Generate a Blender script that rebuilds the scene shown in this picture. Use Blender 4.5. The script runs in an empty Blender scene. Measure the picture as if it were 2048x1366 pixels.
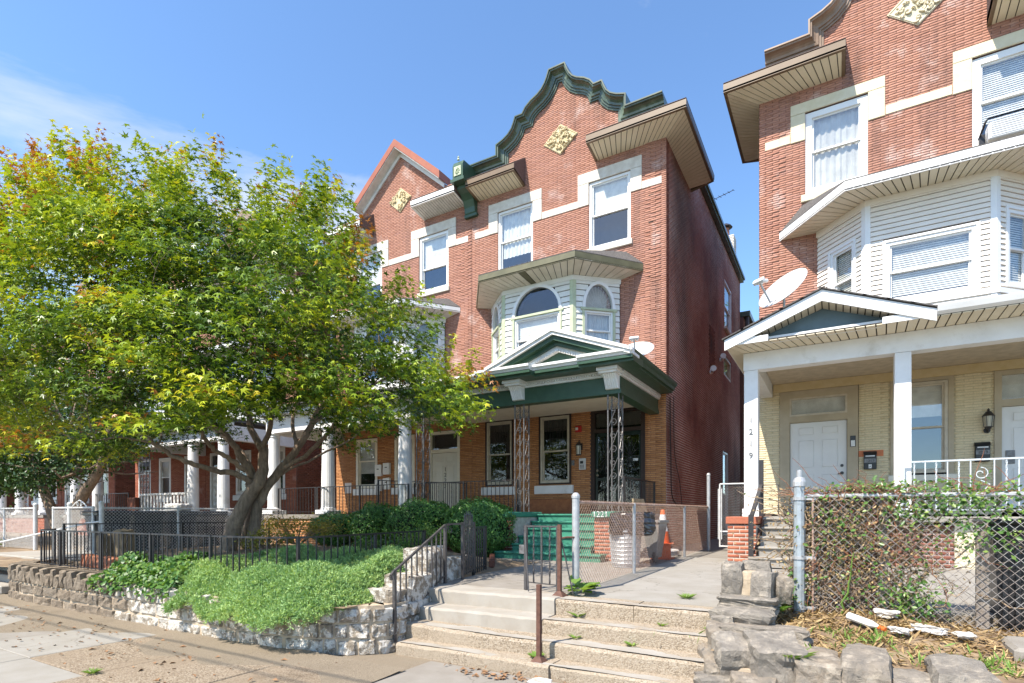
import bpy, math, random
import numpy as np
from mathutils import Matrix, Vector
R = math.radians
SC = bpy.context.scene
COL = SC.collection
rng = random.Random(7)
nr = np.random.RandomState(11)

# ------------------------------------------------------------------ camera
cam = bpy.data.cameras.new('camera')
cam.sensor_width = 36.0
cam.lens = 1105.0 / 2048.0 * 36.0
cam.shift_y = (1028 - 683) / 2048.0
cam.clip_start = 0.1
cam.clip_end = 2500
camo = bpy.data.objects.new('camera', cam)
COL.objects.link(camo)
camo.location = (0, 0, 1.65)
camo.rotation_euler = (R(90), 0, R(30.45))
SC.camera = camo

# ------------------------------------------------------------------ light
SUN = Vector((0.235, 0.71, -1.0)).normalized()
EL = math.asin(-SUN.z)
ROT = math.atan2(-SUN.x, -SUN.y)
w = bpy.data.worlds.new('World')
SC.world = w
w.use_nodes = True
nt = w.node_tree
nt.nodes.clear()
wo = nt.nodes.new('ShaderNodeOutputWorld')
bg = nt.nodes.new('ShaderNodeBackground')
bg.inputs['Strength'].default_value = 0.15
sky = nt.nodes.new('ShaderNodeTexSky')
sky.sky_type = 'NISHITA'
sky.sun_disc = False
sky.sun_elevation = EL
sky.sun_rotation = ROT
sky.air_density = 1.0
sky.dust_density = 0.3
sky.ozone_density = 4.0
tc = nt.nodes.new('ShaderNodeTexCoord')
mp = nt.nodes.new('ShaderNodeMapping')
mp.inputs['Scale'].default_value = (1.0, 1.0, 2.6)
mp.inputs['Rotation'].default_value = (0, R(12), R(25))
n1 = nt.nodes.new('ShaderNodeTexNoise')
n1.noise_dimensions = '4D'
n1.inputs['W'].default_value = 23.29
n1.inputs['Scale'].default_value = 1.5
n1.inputs['Detail'].default_value = 9
n1.inputs['Roughness'].default_value = 0.58
n1.inputs['Distortion'].default_value = 0.5
cr = nt.nodes.new('ShaderNodeValToRGB')
cr.color_ramp.elements[0].position = 0.51
cr.color_ramp.elements[0].color = (0, 0, 0, 1)
cr.color_ramp.elements[1].position = 0.74
cr.color_ramp.elements[1].color = (0.9, 0.9, 0.9, 1)
mx = nt.nodes.new('ShaderNodeMix')
mx.data_type = 'RGBA'
mx.inputs[7].default_value = (4.2, 4.0, 3.7, 1)
L = nt.links.new
L(tc.outputs['Generated'], mp.inputs['Vector'])
L(mp.outputs[0], n1.inputs['Vector'])
L(n1.outputs[0], cr.inputs[0])
L(cr.outputs[0], mx.inputs[0])
tn = nt.nodes.new('ShaderNodeMix')
tn.data_type = 'RGBA'
tn.blend_type = 'MULTIPLY'
tn.inputs[0].default_value = 1
tn.inputs[7].default_value = (.83, .93, .98, 1)
L(sky.outputs[0], tn.inputs[6])
L(tn.outputs[2], mx.inputs[6])
L(mx.outputs[2], bg.inputs['Color'])
L(bg.outputs[0], wo.inputs[0])

sl = bpy.data.lights.new('sun', 'SUN')
sl.energy = 4.4
sl.angle = R(0.5)
sl.color = (1.0, 0.92, 0.81)
slo = bpy.data.objects.new('sun', sl)
COL.objects.link(slo)
slo.rotation_euler = SUN.to_track_quat('-Z', 'Y').to_euler()
slo.location = (-10, -20, 40)

vs = SC.view_settings
vs.view_transform = 'Standard'
vs.look = 'None'
vs.exposure = 1.1
vs.gamma = 1
vs.use_curve_mapping = False
SC.cycles.max_bounces = 8
SC.cycles.diffuse_bounces = 6
SC.cycles.glossy_bounces = 3
SC.cycles.transparent_max_bounces = 12
SC.cycles.transmission_bounces = 4

# ------------------------------------------------------------------ materials
MATS = {}


def nodes_of(name):
    m = bpy.data.materials.new(name)
    m.use_nodes = True
    MATS[name] = m
    t = m.node_tree
    return m, t, t.nodes['Principled BSDF']


def mixc(t, fac, a, b, mode='MIX'):
    n = t.nodes.new('ShaderNodeMix')
    n.data_type = 'RGBA'
    n.blend_type = mode
    n.clamp_factor = True
    for k, v in ((0, fac), (6, a), (7, b)):
        if hasattr(v, 'is_linked') or isinstance(v, bpy.types.NodeSocket):
            t.links.new(v, n.inputs[k])
        elif isinstance(v, (int, float)):
            n.inputs[k].default_value = v
        else:
            n.inputs[k].default_value = (*v, 1)
    return n.outputs[2]


def noise(t, scale, detail=4, rough=0.55, lo=0.35, hi=0.65, stretch=None, coord='pos', dist=0.0):
    if coord == 'pos':
        g = t.nodes.new('ShaderNodeNewGeometry').outputs['Position']
    else:
        g = t.nodes.new('ShaderNodeTexCoord').outputs['Object']
    if stretch:
        m = t.nodes.new('ShaderNodeMapping')
        m.inputs['Scale'].default_value = stretch
        t.links.new(g, m.inputs[0])
        g = m.outputs[0]
    n = t.nodes.new('ShaderNodeTexNoise')
    n.inputs['Scale'].default_value = scale
    n.inputs['Detail'].default_value = detail
    n.inputs['Roughness'].default_value = rough
    n.inputs['Distortion'].default_value = dist
    t.links.new(g, n.inputs['Vector'])
    r = t.nodes.new('ShaderNodeMapRange')
    r.inputs[1].default_value = lo
    r.inputs[2].default_value = hi
    t.links.new(n.outputs[0], r.inputs[0])
    return r.outputs[0]


def bump(t, bs, h, strength=0.3, dist=0.01):
    b = t.nodes.new('ShaderNodeBump')
    b.inputs['Strength'].default_value = strength
    b.inputs['Distance'].default_value = dist
    t.links.new(h, b.inputs['Height'])
    t.links.new(b.outputs[0], bs.inputs['Normal'])


def rand_piece(t):
    g = t.nodes.new('ShaderNodeNewGeometry').outputs['Random Per Island']
    o = t.nodes.new('ShaderNodeObjectInfo').outputs['Random']
    a = t.nodes.new('ShaderNodeMath')
    a.operation = 'ADD'
    t.links.new(g, a.inputs[0])
    t.links.new(o, a.inputs[1])
    f = t.nodes.new('ShaderNodeMath')
    f.operation = 'FRACT'
    t.links.new(a.outputs[0], f.inputs[0])
    return f.outputs[0]


def ramp(t, fac, stops):
    r = t.nodes.new('ShaderNodeValToRGB')
    e = r.color_ramp.elements
    while len(e) < len(stops):
        e.new(0.5)
    for i, (p, c) in enumerate(stops):
        e[i].position = p
        e[i].color = (*c, 1)
    t.links.new(fac, r.inputs[0])
    return r.outputs[0]


def worn(t, col, k):
    """hairline cracks, gum spots and grey scuffs of old paving"""
    g = t.nodes.new('ShaderNodeNewGeometry').outputs['Position']
    n = t.nodes.new('ShaderNodeTexNoise')
    n.inputs['Scale'].default_value = 2.2
    n.inputs['Detail'].default_value = 6
    t.links.new(g, n.inputs['Vector'])
    a = t.nodes.new('ShaderNodeVectorMath')
    a.operation = 'MULTIPLY_ADD'
    a.inputs[1].default_value = (.9, .9, .9)
    t.links.new(n.outputs['Color'], a.inputs[0])
    t.links.new(g, a.inputs[2])
    v = t.nodes.new('ShaderNodeTexVoronoi')
    v.feature = 'DISTANCE_TO_EDGE'
    v.inputs['Scale'].default_value = .62
    t.links.new(a.outputs[0], v.inputs['Vector'])
    r = t.nodes.new('ShaderNodeMapRange')
    r.inputs[1].default_value = .003
    r.inputs[2].default_value = .009
    r.inputs[3].default_value = k
    r.inputs[4].default_value = 0
    t.links.new(v.outputs['Distance'], r.inputs[0])
    col = mixc(t, r.outputs[0], col, (.07, .055, .04))
    v2 = t.nodes.new('ShaderNodeTexVoronoi')
    v2.inputs['Scale'].default_value = 3.4
    t.links.new(g, v2.inputs['Vector'])
    r2 = t.nodes.new('ShaderNodeMapRange')
    r2.inputs[1].default_value = .045
    r2.inputs[2].default_value = .085
    r2.inputs[3].default_value = .55 * k
    r2.inputs[4].default_value = 0
    t.links.new(v2.outputs['Distance'], r2.inputs[0])
    col = mixc(t, r2.outputs[0], col, (.12, .105, .09))
    return col


def mat(name, c, rough=0.6, c2=None, scale=6.0, spec=0.4, metal=0.0, bmp=0.0, bscale=60, dirt=None, dscale=1.2, dlo=0.5, dhi=0.75, dst=None, coord='pos', crack=0):
    m, t, b = nodes_of(name)
    b.inputs['Roughness'].default_value = rough
    b.inputs['Specular IOR Level'].default_value = spec
    b.inputs['Metallic'].default_value = metal
    c2 = c2 or tuple(x * 0.8 for x in c)
    col = mixc(t, noise(t, scale, coord=coord), c2, c)
    if dirt:
        col = mixc(t, noise(t, dscale, 8, 0.65, dlo, dhi, stretch=dst), col, dirt)
    if crack:
        col = worn(t, col, crack)
    t.links.new(col, b.inputs['Base Color'])
    if bmp:
        bump(t, b, noise(t, bscale, 5, 0.6, 0.2, 0.8), bmp)
    return m


def brickmat(name, stops, stain=None, slo=0.55, shi=0.72, sscale=0.9, sst=None, stain2=None, rough=0.85):
    m, t, b = nodes_of(name)
    b.inputs['Roughness'].default_value = rough
    b.inputs['Specular IOR Level'].default_value = 0.25
    col = ramp(t, rand_piece(t), stops)
    col = mixc(t, noise(t, 35, 5, 0.6, 0.3, 0.8), col, tuple(x * 0.72 for x in stops[len(stops) // 2][1]))
    if stain:
        col = mixc(t, noise(t, sscale, 7, 0.62, slo, shi, stretch=sst), col, stain)
    if stain2:
        col = mixc(t, noise(t, 1.3, 6, 0.6, 0.58, 0.78), col, stain2)
    t.links.new(col, b.inputs['Base Color'])
    bump(t, b, noise(t, 90, 4, 0.6, 0.2, 0.8), 0.25, 0.004)
    return m


brickmat('brick_red', [(0, (.34, .155, .105)), (.3, (.42, .205, .145)), (.7, (.48, .245, .175)), (1, (.38, .195, .155))], stain=(.13, .08, .068), slo=.54, shi=.82, sscale=1.5, sst=(1, 1, .22), stain2=(.62, .47, .42))
brickmat('brick_orange', [(0, (0.390, 0.169, 0.065)), (.4, (0.520, 0.240, 0.098)), (1, (0.611, 0.305, 0.130))], stain=(0.260, 0.130, 0.078), slo=.6, shi=.8)
brickmat('brick_maroon', [(0, (.28, .095, .065)), (.5, (.37, .135, .092)), (1, (.45, .18, .125))], stain=(.055, .035, .028), slo=.49, shi=.66, sscale=.22, sst=(1, 1, .55))
brickmat('brick_brown', [(0, (.16, .06, .035)), (.5, (.24, .09, .055)), (1, (.32, .13, .08))], stain=(.09, .05, .04))
brickmat('brick_cream', [(0, (.69, .585, .375)), (1, (.75, .64, .425))], stain=(.52, .42, .26), slo=.6, shi=.85, rough=.6)
brickmat('brick_pier', [(0, (.30, .085, .05)), (.5, (.40, .13, .075)), (1, (.47, .19, .11))], stain=(.56, .42, .36), slo=.62, shi=.8)
mat('mortar_dark', (.19, .105, .08), .95, (.14, .075, .058), 20)
mat('mortar_maroon', (.68, .56, .48), .95, (.16, .085, .065), .45)
mat('mortar_light', (.55, .48, .41), .95, (.42, .34, .28), 15, bmp=.4)
mat('mortar_cream', (0.500, 0.438, 0.300), .9)
mat('stone_white', (.66, .62, .55), .85, (.55, .50, .43), 5, bmp=.3, dirt=(.36, .31, .26), dlo=.6, dhi=.85)
mat('stone_cream', (.66, .595, .44), .85, (.60, .53, .37), 5, bmp=.25, dirt=(.48, .36, .2), dlo=.66, dhi=.85)
mat('terracotta_cream', (.62, .52, .33), .8, (.50, .40, .22), 9, bmp=.3)
mat('white_paint', (.79, .785, .77), .5, (.72, .71, .69), 3, dirt=(.46, .43, .37), dscale=2.2, dlo=.56, dhi=.88, bmp=.12, bscale=40)
mat('white_vinyl', (.78, .775, .765), .38, (.72, .715, .70), 2)
mat('cream_paint', (0.770, 0.721, 0.600), .5, (0.693, 0.638, 0.517), 3)
mat('tan_soffit', (.76, .68, .52), .5, (.70, .62, .46), 2)
mat('grey_soffit', (.70, .66, .56), .55, (.60, .56, .46), 2.5, dirt=(.36, .34, .26), dlo=.6, dhi=.85)
mat('white_soffit', (.72, .70, .66), .5)
mat('gap_dark', (.05, .04, .03), .9)
mat('brown_fascia', (.19, .13, .078), .38, (.155, .105, .062), 2)
mat('olive_fascia', (.145, .135, .075), .5, (.105, .10, .055), 3)
mat('green_paint', (.044, .092, .056), .36, (.034, .074, .046), 4, bmp=.15, dirt=(.08, .125, .088), dlo=.6, dhi=.9)
mat('green_step', (.055, .225, .15), .35, (.042, .18, .12), 4, bmp=.15, dirt=(.14, .26, .2), dlo=.58, dhi=.85)
mat('green_coping', (.085, .115, .072), .25, (.045, .068, .045), 3, dirt=(.26, .32, .24), dlo=.6, dhi=.85, spec=.6)
mat('brown_coping', (.30, .21, .15), .45, (.22, .15, .10), 3, dirt=(.50, .41, .33), dlo=.58, dhi=.8)
mat('red_metal', (.34, .115, .062), .45, (.29, .09, .05), 3)
mat('pale_green_trim', (.47, .52, .36), .5, (.40, .44, .29), 5)
mat('beige_siding', (.80, .735, .655), .5, (.75, .685, .605), 3, dirt=(.56, .50, .43), dscale=3, dlo=.62, dhi=.9)
mat('white_siding', (.74, .73, .69), .5, (.66, .65, .60), 3, dirt=(.46, .44, .38), dscale=3, dlo=.6, dhi=.85)
mat('blue_grey_board', (.125, .185, .215), .6, (.105, .155, .18), 4, bmp=.2)
mat('taupe_trim', (0.444, 0.372, 0.258), .5, (0.384, 0.318, 0.216), 3)
mat('ceiling_tan', (0.552, 0.456, 0.330), .7)
mat('header_yellow', (.60, .475, .27), .7, (.55, .42, .215), 6, bmp=.3, dirt=(.42, .29, .13), dscale=9, dlo=.64, dhi=.8)
mat('shingle', (.17, .115, .095), .95, (.085, .06, .055), 25, bmp=.6, bscale=40)
mat('shingle_grey', (.13, .12, .115), .95, (.07, .065, .06), 25, bmp=.6, bscale=40)
mat('roof_tar', (.10, .095, .09), .9)
mat('iron_black', (.022, .022, .024), .42, (.035, .028, .026), 25, spec=.5, bmp=.2)
mat('iron_grey', (.075, .07, .068), .45, (.045, .04, .04), 20, spec=.5, dirt=(.13, .075, .05), dlo=.66, dhi=.8)
mat('iron_silver', (.20, .195, .195), .36, (.12, .115, .115), 20, metal=.35, dirt=(.08, .06, .05), dscale=9, dlo=.55, dhi=.7)
mat('pale_blue_iron', (.52, .57, .60), .5, (.40, .44, .46), 20, dirt=(.30, .19, .12), dscale=8, dlo=.66, dhi=.8)
mat('rust_brown', (.125, .06, .04), .75, (.085, .038, .026), 20, bmp=.3)
mat('rusty_wire', (.44, .32, .26), .6, (.28, .17, .12), 12, metal=.2)
mat('galvanized', (.47, .475, .475), .42, (.36, .365, .37), 12, metal=.35, dirt=(.25, .20, .16), dscale=6, dlo=.64, dhi=.82)
mat('galvanized_blue', (.36, .405, .43), .42, (.28, .315, .34), 14, metal=.3, bmp=.1, dirt=(.52, .53, .52), dscale=12, dlo=.62, dhi=.8)
mat('silver_paint', (.66, .66, .65), .45, (.55, .55, .54), 10, dirt=(.40, .33, .27), dscale=5, dlo=.66, dhi=.85)
mat('wire_grey', (.36, .34, .32), .5, (.22, .17, .14), 5, metal=.4)
mat('wire_white', (.66, .64, .61), .5, (.52, .49, .45), 9)
mat('concrete', (0.259, 0.236, 0.205), .9, (0.218, 0.195, 0.164), 3, bmp=.25, bscale=120, dirt=(0.171, 0.143, 0.109), dscale=.8, dlo=.56, dhi=.8, crack=.35)
mat('concrete_white', (0.349, 0.323, 0.281), .88, (0.302, 0.270, 0.225), 3, bmp=.3, bscale=90, dirt=(0.244, 0.188, 0.128), dscale=1.6, dlo=.56, dhi=.8)
mat('concrete_pale', (0.294, 0.275, 0.243), .9, (0.256, 0.235, 0.200), 2.5, bmp=.25, bscale=140, dirt=(0.207, 0.175, 0.137), dscale=.9, dlo=.58, dhi=.82, crack=.35)


def aggregate(name, stops, sc=85, worn_col=None):
    m, t, b = nodes_of(name)
    b.inputs['Roughness'].default_value = .92
    b.inputs['Specular IOR Level'].default_value = .25
    g = t.nodes.new('ShaderNodeNewGeometry').outputs['Position']
    v = t.nodes.new('ShaderNodeTexVoronoi')
    v.inputs['Scale'].default_value = sc
    t.links.new(g, v.inputs['Vector'])
    s = t.nodes.new('ShaderNodeSeparateColor')
    t.links.new(v.outputs['Color'], s.inputs[0])
    col = ramp(t, s.outputs[0], stops)
    col = mixc(t, noise(t, 1.3, 7, .6, .4, .75), col, worn_col or stops[-1][1])
    if 'slab' in name:
        col = worn(t, col, .5)
    col = mixc(t, noise(t, .9, 8, .65, .55, .8), col, tuple(x * .62 for x in stops[1][1]))
    t.links.new(col, b.inputs['Base Color'])
    iv = t.nodes.new('ShaderNodeMath')
    iv.operation = 'SUBTRACT'
    iv.inputs[0].default_value = 1
    t.links.new(v.outputs['Distance'], iv.inputs[1])
    bump(t, b, iv.outputs[0], .55, .008)
    return m


aggregate('aggregate_slab', [(0, (0.113, 0.083, 0.056)), (.25, (0.199, 0.149, 0.100)), (.6, (0.271, 0.216, 0.153)), (1, (0.332, 0.279, 0.213))], 70, (0.239, 0.186, 0.130))
aggregate('aggregate_step', [(0, (0.153, 0.119, 0.083)), (.3, (0.260, 0.206, 0.145)), (.6, (0.337, 0.275, 0.203)), (1, (0.397, 0.343, 0.275))], 80, (0.337, 0.280, 0.210))
aggregate('sandy_dirt', [(0, (0.150, 0.121, 0.085)), (.5, (0.212, 0.172, 0.123)), (1, (0.247, 0.204, 0.153))], 120, (0.221, 0.182, 0.132))


def stonemat(name, stops, mottle, lo, hi, sc=6, bst=.9):
    m, t, b = nodes_of(name)
    b.inputs['Roughness'].default_value = .9
    b.inputs['Specular IOR Level'].default_value = .3
    col = ramp(t, rand_piece(t), stops)
    col = mixc(t, noise(t, 7, 8, .7, .35, .7), tuple(x * .55 for x in stops[1][1]), col)
    col = mixc(t, noise(t, sc, 9, .72, lo, hi), col, mottle)
    t.links.new(col, b.inputs['Base Color'])
    bump(t, b, noise(t, 14, 10, .72, .2, .8, dist=.6), bst, .035)
    return m


stonemat('stone_brown', [(0, (.27, .21, .15)), (.5, (.33, .265, .195)), (1, (.22, .185, .145))], (.42, .355, .27), .55, .75)
stonemat('stone_flaked', [(0, (.31, .255, .19)), (.5, (.40, .335, .255)), (1, (.25, .215, .17))], (.64, .60, .53), .46, .54, 9)
stonemat('stone_grey', [(0, (.25, .225, .19)), (.5, (.33, .295, .25)), (1, (.30, .24, .175))], (.46, .40, .32), .50, .72, 8, .7)
stonemat('stone_tan', [(0, (.34, .25, .15)), (1, (.42, .32, .2))], (.26, .19, .12), .5, .7)
mat('stone_mortar', (.47, .385, .28), .95, (.36, .285, .20), 9, bmp=.5, bscale=30)
mat('soil', (.25, .18, .11), .95, (.16, .11, .07), 6, bmp=.7, bscale=30, dirt=(.36, .27, .17), dlo=.5, dhi=.7)
mat('asphalt', (.055, .055, .055), .9)
mat('ground_far', (.12, .12, .08), .95)
mat('orange_wood', (.36, .13, .045), .45, (.26, .085, .03), 9)
mat('door_white', (.73, .725, .70), .42, (.68, .67, .645), 2)
mat('door_cream', (.66, .62, .525), .45, (.60, .56, .47), 2)
mat('door_dark', (.010, .022, .019), .25, (.007, .014, .012), 5)
mat('frame_dark', (.035, .018, .014), .5)
mat('frame_cream', (.55, .49, .385), .45)
mat('black_plastic', (.018, .018, .02), .35, (.026, .026, .028), 6)
mat('bag_plastic', (.03, .027, .026), .16, (.02, .018, .018), 4, spec=.7)
mat('grey_plastic', (.30, .285, .265), .55, (.24, .225, .21), 6)
mat('cone_orange', (.78, .13, .02), .5, (.66, .10, .015), 6)
mat('reflective_white', (.74, .74, .72), .35)
mat('dish_grey', (.62, .61, .59), .4, (.56, .55, .53), 3)
mat('red_plastic', (.5, .02, .015), .35)
mat('number_black', (.02, .02, .02), .4)
mat('number_white', (.8, .8, .78), .5)
mat('number_grey', (.16, .16, .16), .35, metal=.2)
mat('brass_dark', (.20, .17, .13), .35, metal=.7)
mat('blind_white', (.76, .755, .735), .7)
mat('curtain', (.62, .61, .60), .9, (.5, .49, .48), 4)
mat('room_dark', (.075, .08, .085), .9)
mat('lamp_glass', (.55, .52, .42), .25)
mat('paper_sign', (.72, .66, .62), .8)
mat('pink_sign', (.62, .24, .24), .7)
mat('orange_sticker', (.62, .20, .08), .6)
mat('blue_litter', (.30, .50, .62), .5)
mat('white_litter', (.66, .645, .62), .7, (.48, .45, .41), 14, dirt=(.33, .27, .20), dscale=6, dlo=.5, dhi=.7, bmp=.5, bscale=40)
mat('dry_leaf', (.30, .17, .085), .8, (.20, .11, .055), 20)
mat('terracotta', (.36, .155, .09), .8, (.28, .11, .06), 8)
mat('wood_grey', (.27, .235, .195), .9, (.19, .16, .135), 8, bmp=.6)


def barkmat(name, c, c2, st=(1, 1, .25)):
    m, t, b = nodes_of(name)
    b.inputs['Roughness'].default_value = .92
    h = noise(t, 22, 8, .65, .3, .7, stretch=st)
    col = mixc(t, h, c2, c)
    col = mixc(t, noise(t, 3, 5, .6, .5, .75), col, tuple(x * 1.35 for x in c))
    t.links.new(col, b.inputs['Base Color'])
    bump(t, b, h, .8, .02)


barkmat('bark', (0.312, 0.227, 0.160), (0.126, 0.088, 0.061))
barkmat('vine_bark', (.34, .255, .175), (.19, .135, .085))
barkmat('vine_red', (.30, .125, .065), (.19, .08, .045))


def leafmat(name, stops, trans=.35, rough=.5, attr=None):
    m, t, b = nodes_of(name)
    b.inputs['Roughness'].default_value = rough
    b.inputs['Specular IOR Level'].default_value = .35
    if attr:
        a = t.nodes.new('ShaderNodeAttribute')
        a.attribute_name = attr
        f = a.outputs['Fac']
    else:
        f = rand_piece(t)
    col = ramp(t, f, stops)
    t.links.new(col, b.inputs['Base Color'])
    tr = t.nodes.new('ShaderNodeBsdfTranslucent')
    tcol = mixc(t, 1.0, col, (1.25, 1.2, .55), 'MULTIPLY')
    t.links.new(tcol, tr.inputs[0])
    ms = t.nodes.new('ShaderNodeMixShader')
    ms.inputs[0].default_value = trans
    t.links.new(b.outputs[0], ms.inputs[1])
    t.links.new(tr.outputs[0], ms.inputs[2])
    t.links.new(ms.outputs[0], t.nodes['Material Output'].inputs[0])
    return m


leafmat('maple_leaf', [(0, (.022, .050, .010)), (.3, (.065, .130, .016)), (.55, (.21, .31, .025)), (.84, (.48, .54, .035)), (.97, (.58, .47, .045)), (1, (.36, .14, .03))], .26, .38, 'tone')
leafmat('dark_leaf', [(0, (0.024, 0.054, 0.017)), (.6, (0.042, 0.090, 0.024)), (1, (0.084, 0.144, 0.036))], .25, .35)
leafmat('boxwood_leaf', [(0, (0.046, 0.131, 0.034)), (.6, (0.095, 0.223, 0.051)), (1, (0.180, 0.340, 0.075))], .25, .35)
leafmat('juniper_leaf', [(0, (0.140, 0.266, 0.105)), (.4, (0.280, 0.434, 0.161)), (.8, (0.462, 0.588, 0.210)), (1, (0.616, 0.588, 0.238))], .3, .6, 'tone')
leafmat('ivy_leaf', [(0, (0.042, 0.114, 0.026)), (.6, (0.090, 0.198, 0.042)), (1, (0.192, 0.300, 0.060))], .3, .4)
leafmat('yellow_leaf', [(0, (.13, .135, .025)), (.6, (.26, .24, .035)), (1, (.36, .26, .06))], .3, .5)
leafmat('vine_leaf', [(0, (.06, .145, .035)), (.6, (.125, .24, .055)), (1, (.24, .33, .085))], .35, .3)
leafmat('weed_leaf', [(0, (.13, .24, .045)), (1, (.24, .36, .08))], .35, .45)
leafmat('dry_grass', [(0, (.24, .155, .075)), (.6, (.36, .25, .12)), (1, (.46, .35, .18))], .15, .8)


def glassmat(name, tint, refl=1.75, rough=.015, base=(.5, .55, .6)):
    m, t, b = nodes_of(name)
    t.nodes.remove(b)
    tr = t.nodes.new('ShaderNodeBsdfTransparent')
    tr.inputs[0].default_value = (*tint, 1)
    gl = t.nodes.new('ShaderNodeBsdfGlossy')
    gl.inputs['Roughness'].default_value = rough
    gl.inputs['Color'].default_value = (.95, .97, 1, 1)
    fr = t.nodes.new('ShaderNodeFresnel')
    fr.inputs['IOR'].default_value = refl
    gb = t.nodes.new('ShaderNodeNewGeometry')
    om = t.nodes.new('ShaderNodeMath')
    om.operation = 'SUBTRACT'
    om.inputs[0].default_value = 1
    t.links.new(gb.outputs['Backfacing'], om.inputs[1])
    fm = t.nodes.new('ShaderNodeMath')
    fm.operation = 'MULTIPLY'
    t.links.new(fr.outputs[0], fm.inputs[0])
    t.links.new(om.outputs[0], fm.inputs[1])
    bp = t.nodes.new('ShaderNodeBump')
    bp.inputs['Strength'].default_value = .02
    bp.inputs['Distance'].default_value = .02
    t.links.new(noise(t, .9, 1, .5, .2, .8), bp.inputs['Height'])
    t.links.new(bp.outputs[0], gl.inputs['Normal'])
    ms = t.nodes.new('ShaderNodeMixShader')
    t.links.new(fm.outputs[0], ms.inputs[0])
    t.links.new(tr.outputs[0], ms.inputs[1])
    t.links.new(gl.outputs[0], ms.inputs[2])
    t.links.new(ms.outputs[0], t.nodes['Material Output'].inputs[0])


glassmat('glass', (.93, .94, .93), 2.25)
glassmat('glass_sky', (.6, .65, .7), 3.4)
glassmat('glass_dark', (.62, .64, .62), 1.8)
# ------------------------------------------------------------------ helpers
WORLD = {}


class MB:
    """collects geometry of one mesh"""

    def __init__(s):
        s.v = []
        s.f = []

    def add(s, v, f):
        b = len(s.v)
        s.v.extend([tuple(p) for p in v])
        s.f.extend([tuple(i + b for i in q) for q in f])
        return s

    def box(s, x0, x1, y0, y1, z0, z1):
        v = [(x0, y0, z0), (x1, y0, z0), (x1, y1, z0), (x0, y1, z0), (x0, y0, z1), (x1, y0, z1), (x1, y1, z1), (x0, y1, z1)]
        return s.add(v, [(0, 3, 2, 1), (4, 5, 6, 7), (0, 1, 5, 4), (1, 2, 6, 5), (2, 3, 7, 6), (3, 0, 4, 7)])

    def bbox(s, x0, x1, y0, y1, z0, z1, c=.01):
        """box with its front/top/side edges chamfered"""
        v = []
        f = []
        lv = [(z0, c), (z0 + c, 0), (z1 - c, 0), (z1, c)]
        for z, i in lv:
            a, b_, d, e = x0 + i, x1 - i, y0 + i, y1 - i
            k = 0 if i else c
            v += [(a + k, d, z), (b_ - k, d, z), (b_, d + k, z), (b_, e - k, z), (b_ - k, e, z), (a + k, e, z), (a, e - k, z), (a, d + k, z)] if not i else \
                 [(a, d, z), (b_, d, z), (b_, d, z), (b_, e, z), (b_, e, z), (a, e, z), (a, e, z), (a, d, z)]
        for r in range(3):
            for i in range(8):
                j = (i + 1) % 8
                f.append((r * 8 + i, r * 8 + j, r * 8 + 8 + j, r * 8 + 8 + i))
        f.append(tuple(range(7, -1, -1)))
        f.append(tuple(range(24, 32)))
        return s.add(v, f)

    def quadslab(s, p, th):
        """p: 4 points (quad), thickness vector th"""
        p = [Vector(q) for q in p]
        t = Vector(th)
        v = p + [q + t for q in p]
        return s.add(v, [(0, 1, 2, 3), (7, 6, 5, 4), (0, 4, 5, 1), (1, 5, 6, 2), (2, 6, 7, 3), (3, 7, 4, 0)])

    def prism(s, pts, axis, a, b):
        """polygon pts (2D) extruded along axis from a to b. axis 'y': pts=(x,z); 'x': pts=(y,z); 'z': pts=(x,y)"""
        def P(q, t):
            return {'y': (q[0], t, q[1]), 'x': (t, q[0], q[1]), 'z': (q[0], q[1], t)}[axis]
        n = len(pts)
        v = [P(q, a) for q in pts] + [P(q, b) for q in pts]
        f = [tuple(range(n)), tuple(range(2 * n - 1, n - 1, -1))]
        for i in range(n):
            j = (i + 1) % n
            f.append((i, i + n, j + n, j))
        return s.add(v, f)

    def tube(s, pts, r, n=6, caps=True, flat=None):
        """tube along pts; r number or list"""
        P = [Vector(p) for p in pts]
        m = len(P)
        rs = r if isinstance(r, (list, tuple)) else [r] * m
        v = []
        up = Vector((0, 0, 1))
        last = None
        for i in range(m):
            if i == 0:
                d = P[1] - P[0]
            elif i == m - 1:
                d = P[-1] - P[-2]
            else:
                d = (P[i + 1] - P[i]).normalized() + (P[i] - P[i - 1]).normalized()
            if d.length < 1e-9:
                d = Vector((0, 0, 1))
            d.normalize()
            if last is None:
                a = d.cross(up if abs(d.z) < .95 else Vector((1, 0, 0))).normalized()
            else:
                a = (last - d * last.dot(d))
                a = a.normalized() if a.length > 1e-6 else d.orthogonal().normalized()
            last = a
            b = d.cross(a)
            for k in range(n):
                t = 2 * math.pi * (k + .5) / n
                v.append(P[i] + (a * math.cos(t) + b * math.sin(t)) * rs[i])
        f = []
        for i in range(m - 1):
            for k in range(n):
                l = (k + 1) % n
                f.append((i * n + k, i * n + l, i * n + n + l, i * n + n + k))
        if caps:
            f.append(tuple(range(n - 1, -1, -1)))
            f.append(tuple(range((m - 1) * n, m * n)))
        return s.add(v, f)

    def lathe(s, prof, cx, cy, n=16, z0=0.0):
        """prof list (r,z)"""
        v = []
        for r, z in prof:
            for k in range(n):
                t = 2 * math.pi * k / n
                v.append((cx + r * math.cos(t), cy + r * math.sin(t), z0 + z))
        f = []
        for i in range(len(prof) - 1):
            for k in range(n):
                l = (k + 1) % n
                f.append((i * n + k, i * n + l, i * n + n + l, i * n + n + k))
        f.append(tuple(range(n - 1, -1, -1)))
        f.append(tuple(range((len(prof) - 1) * n, len(prof) * n)))
        return s.add(v, f)

    def xf(s, M):
        s.v = [tuple(M @ Vector(p)) for p in s.v]
        return s


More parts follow.
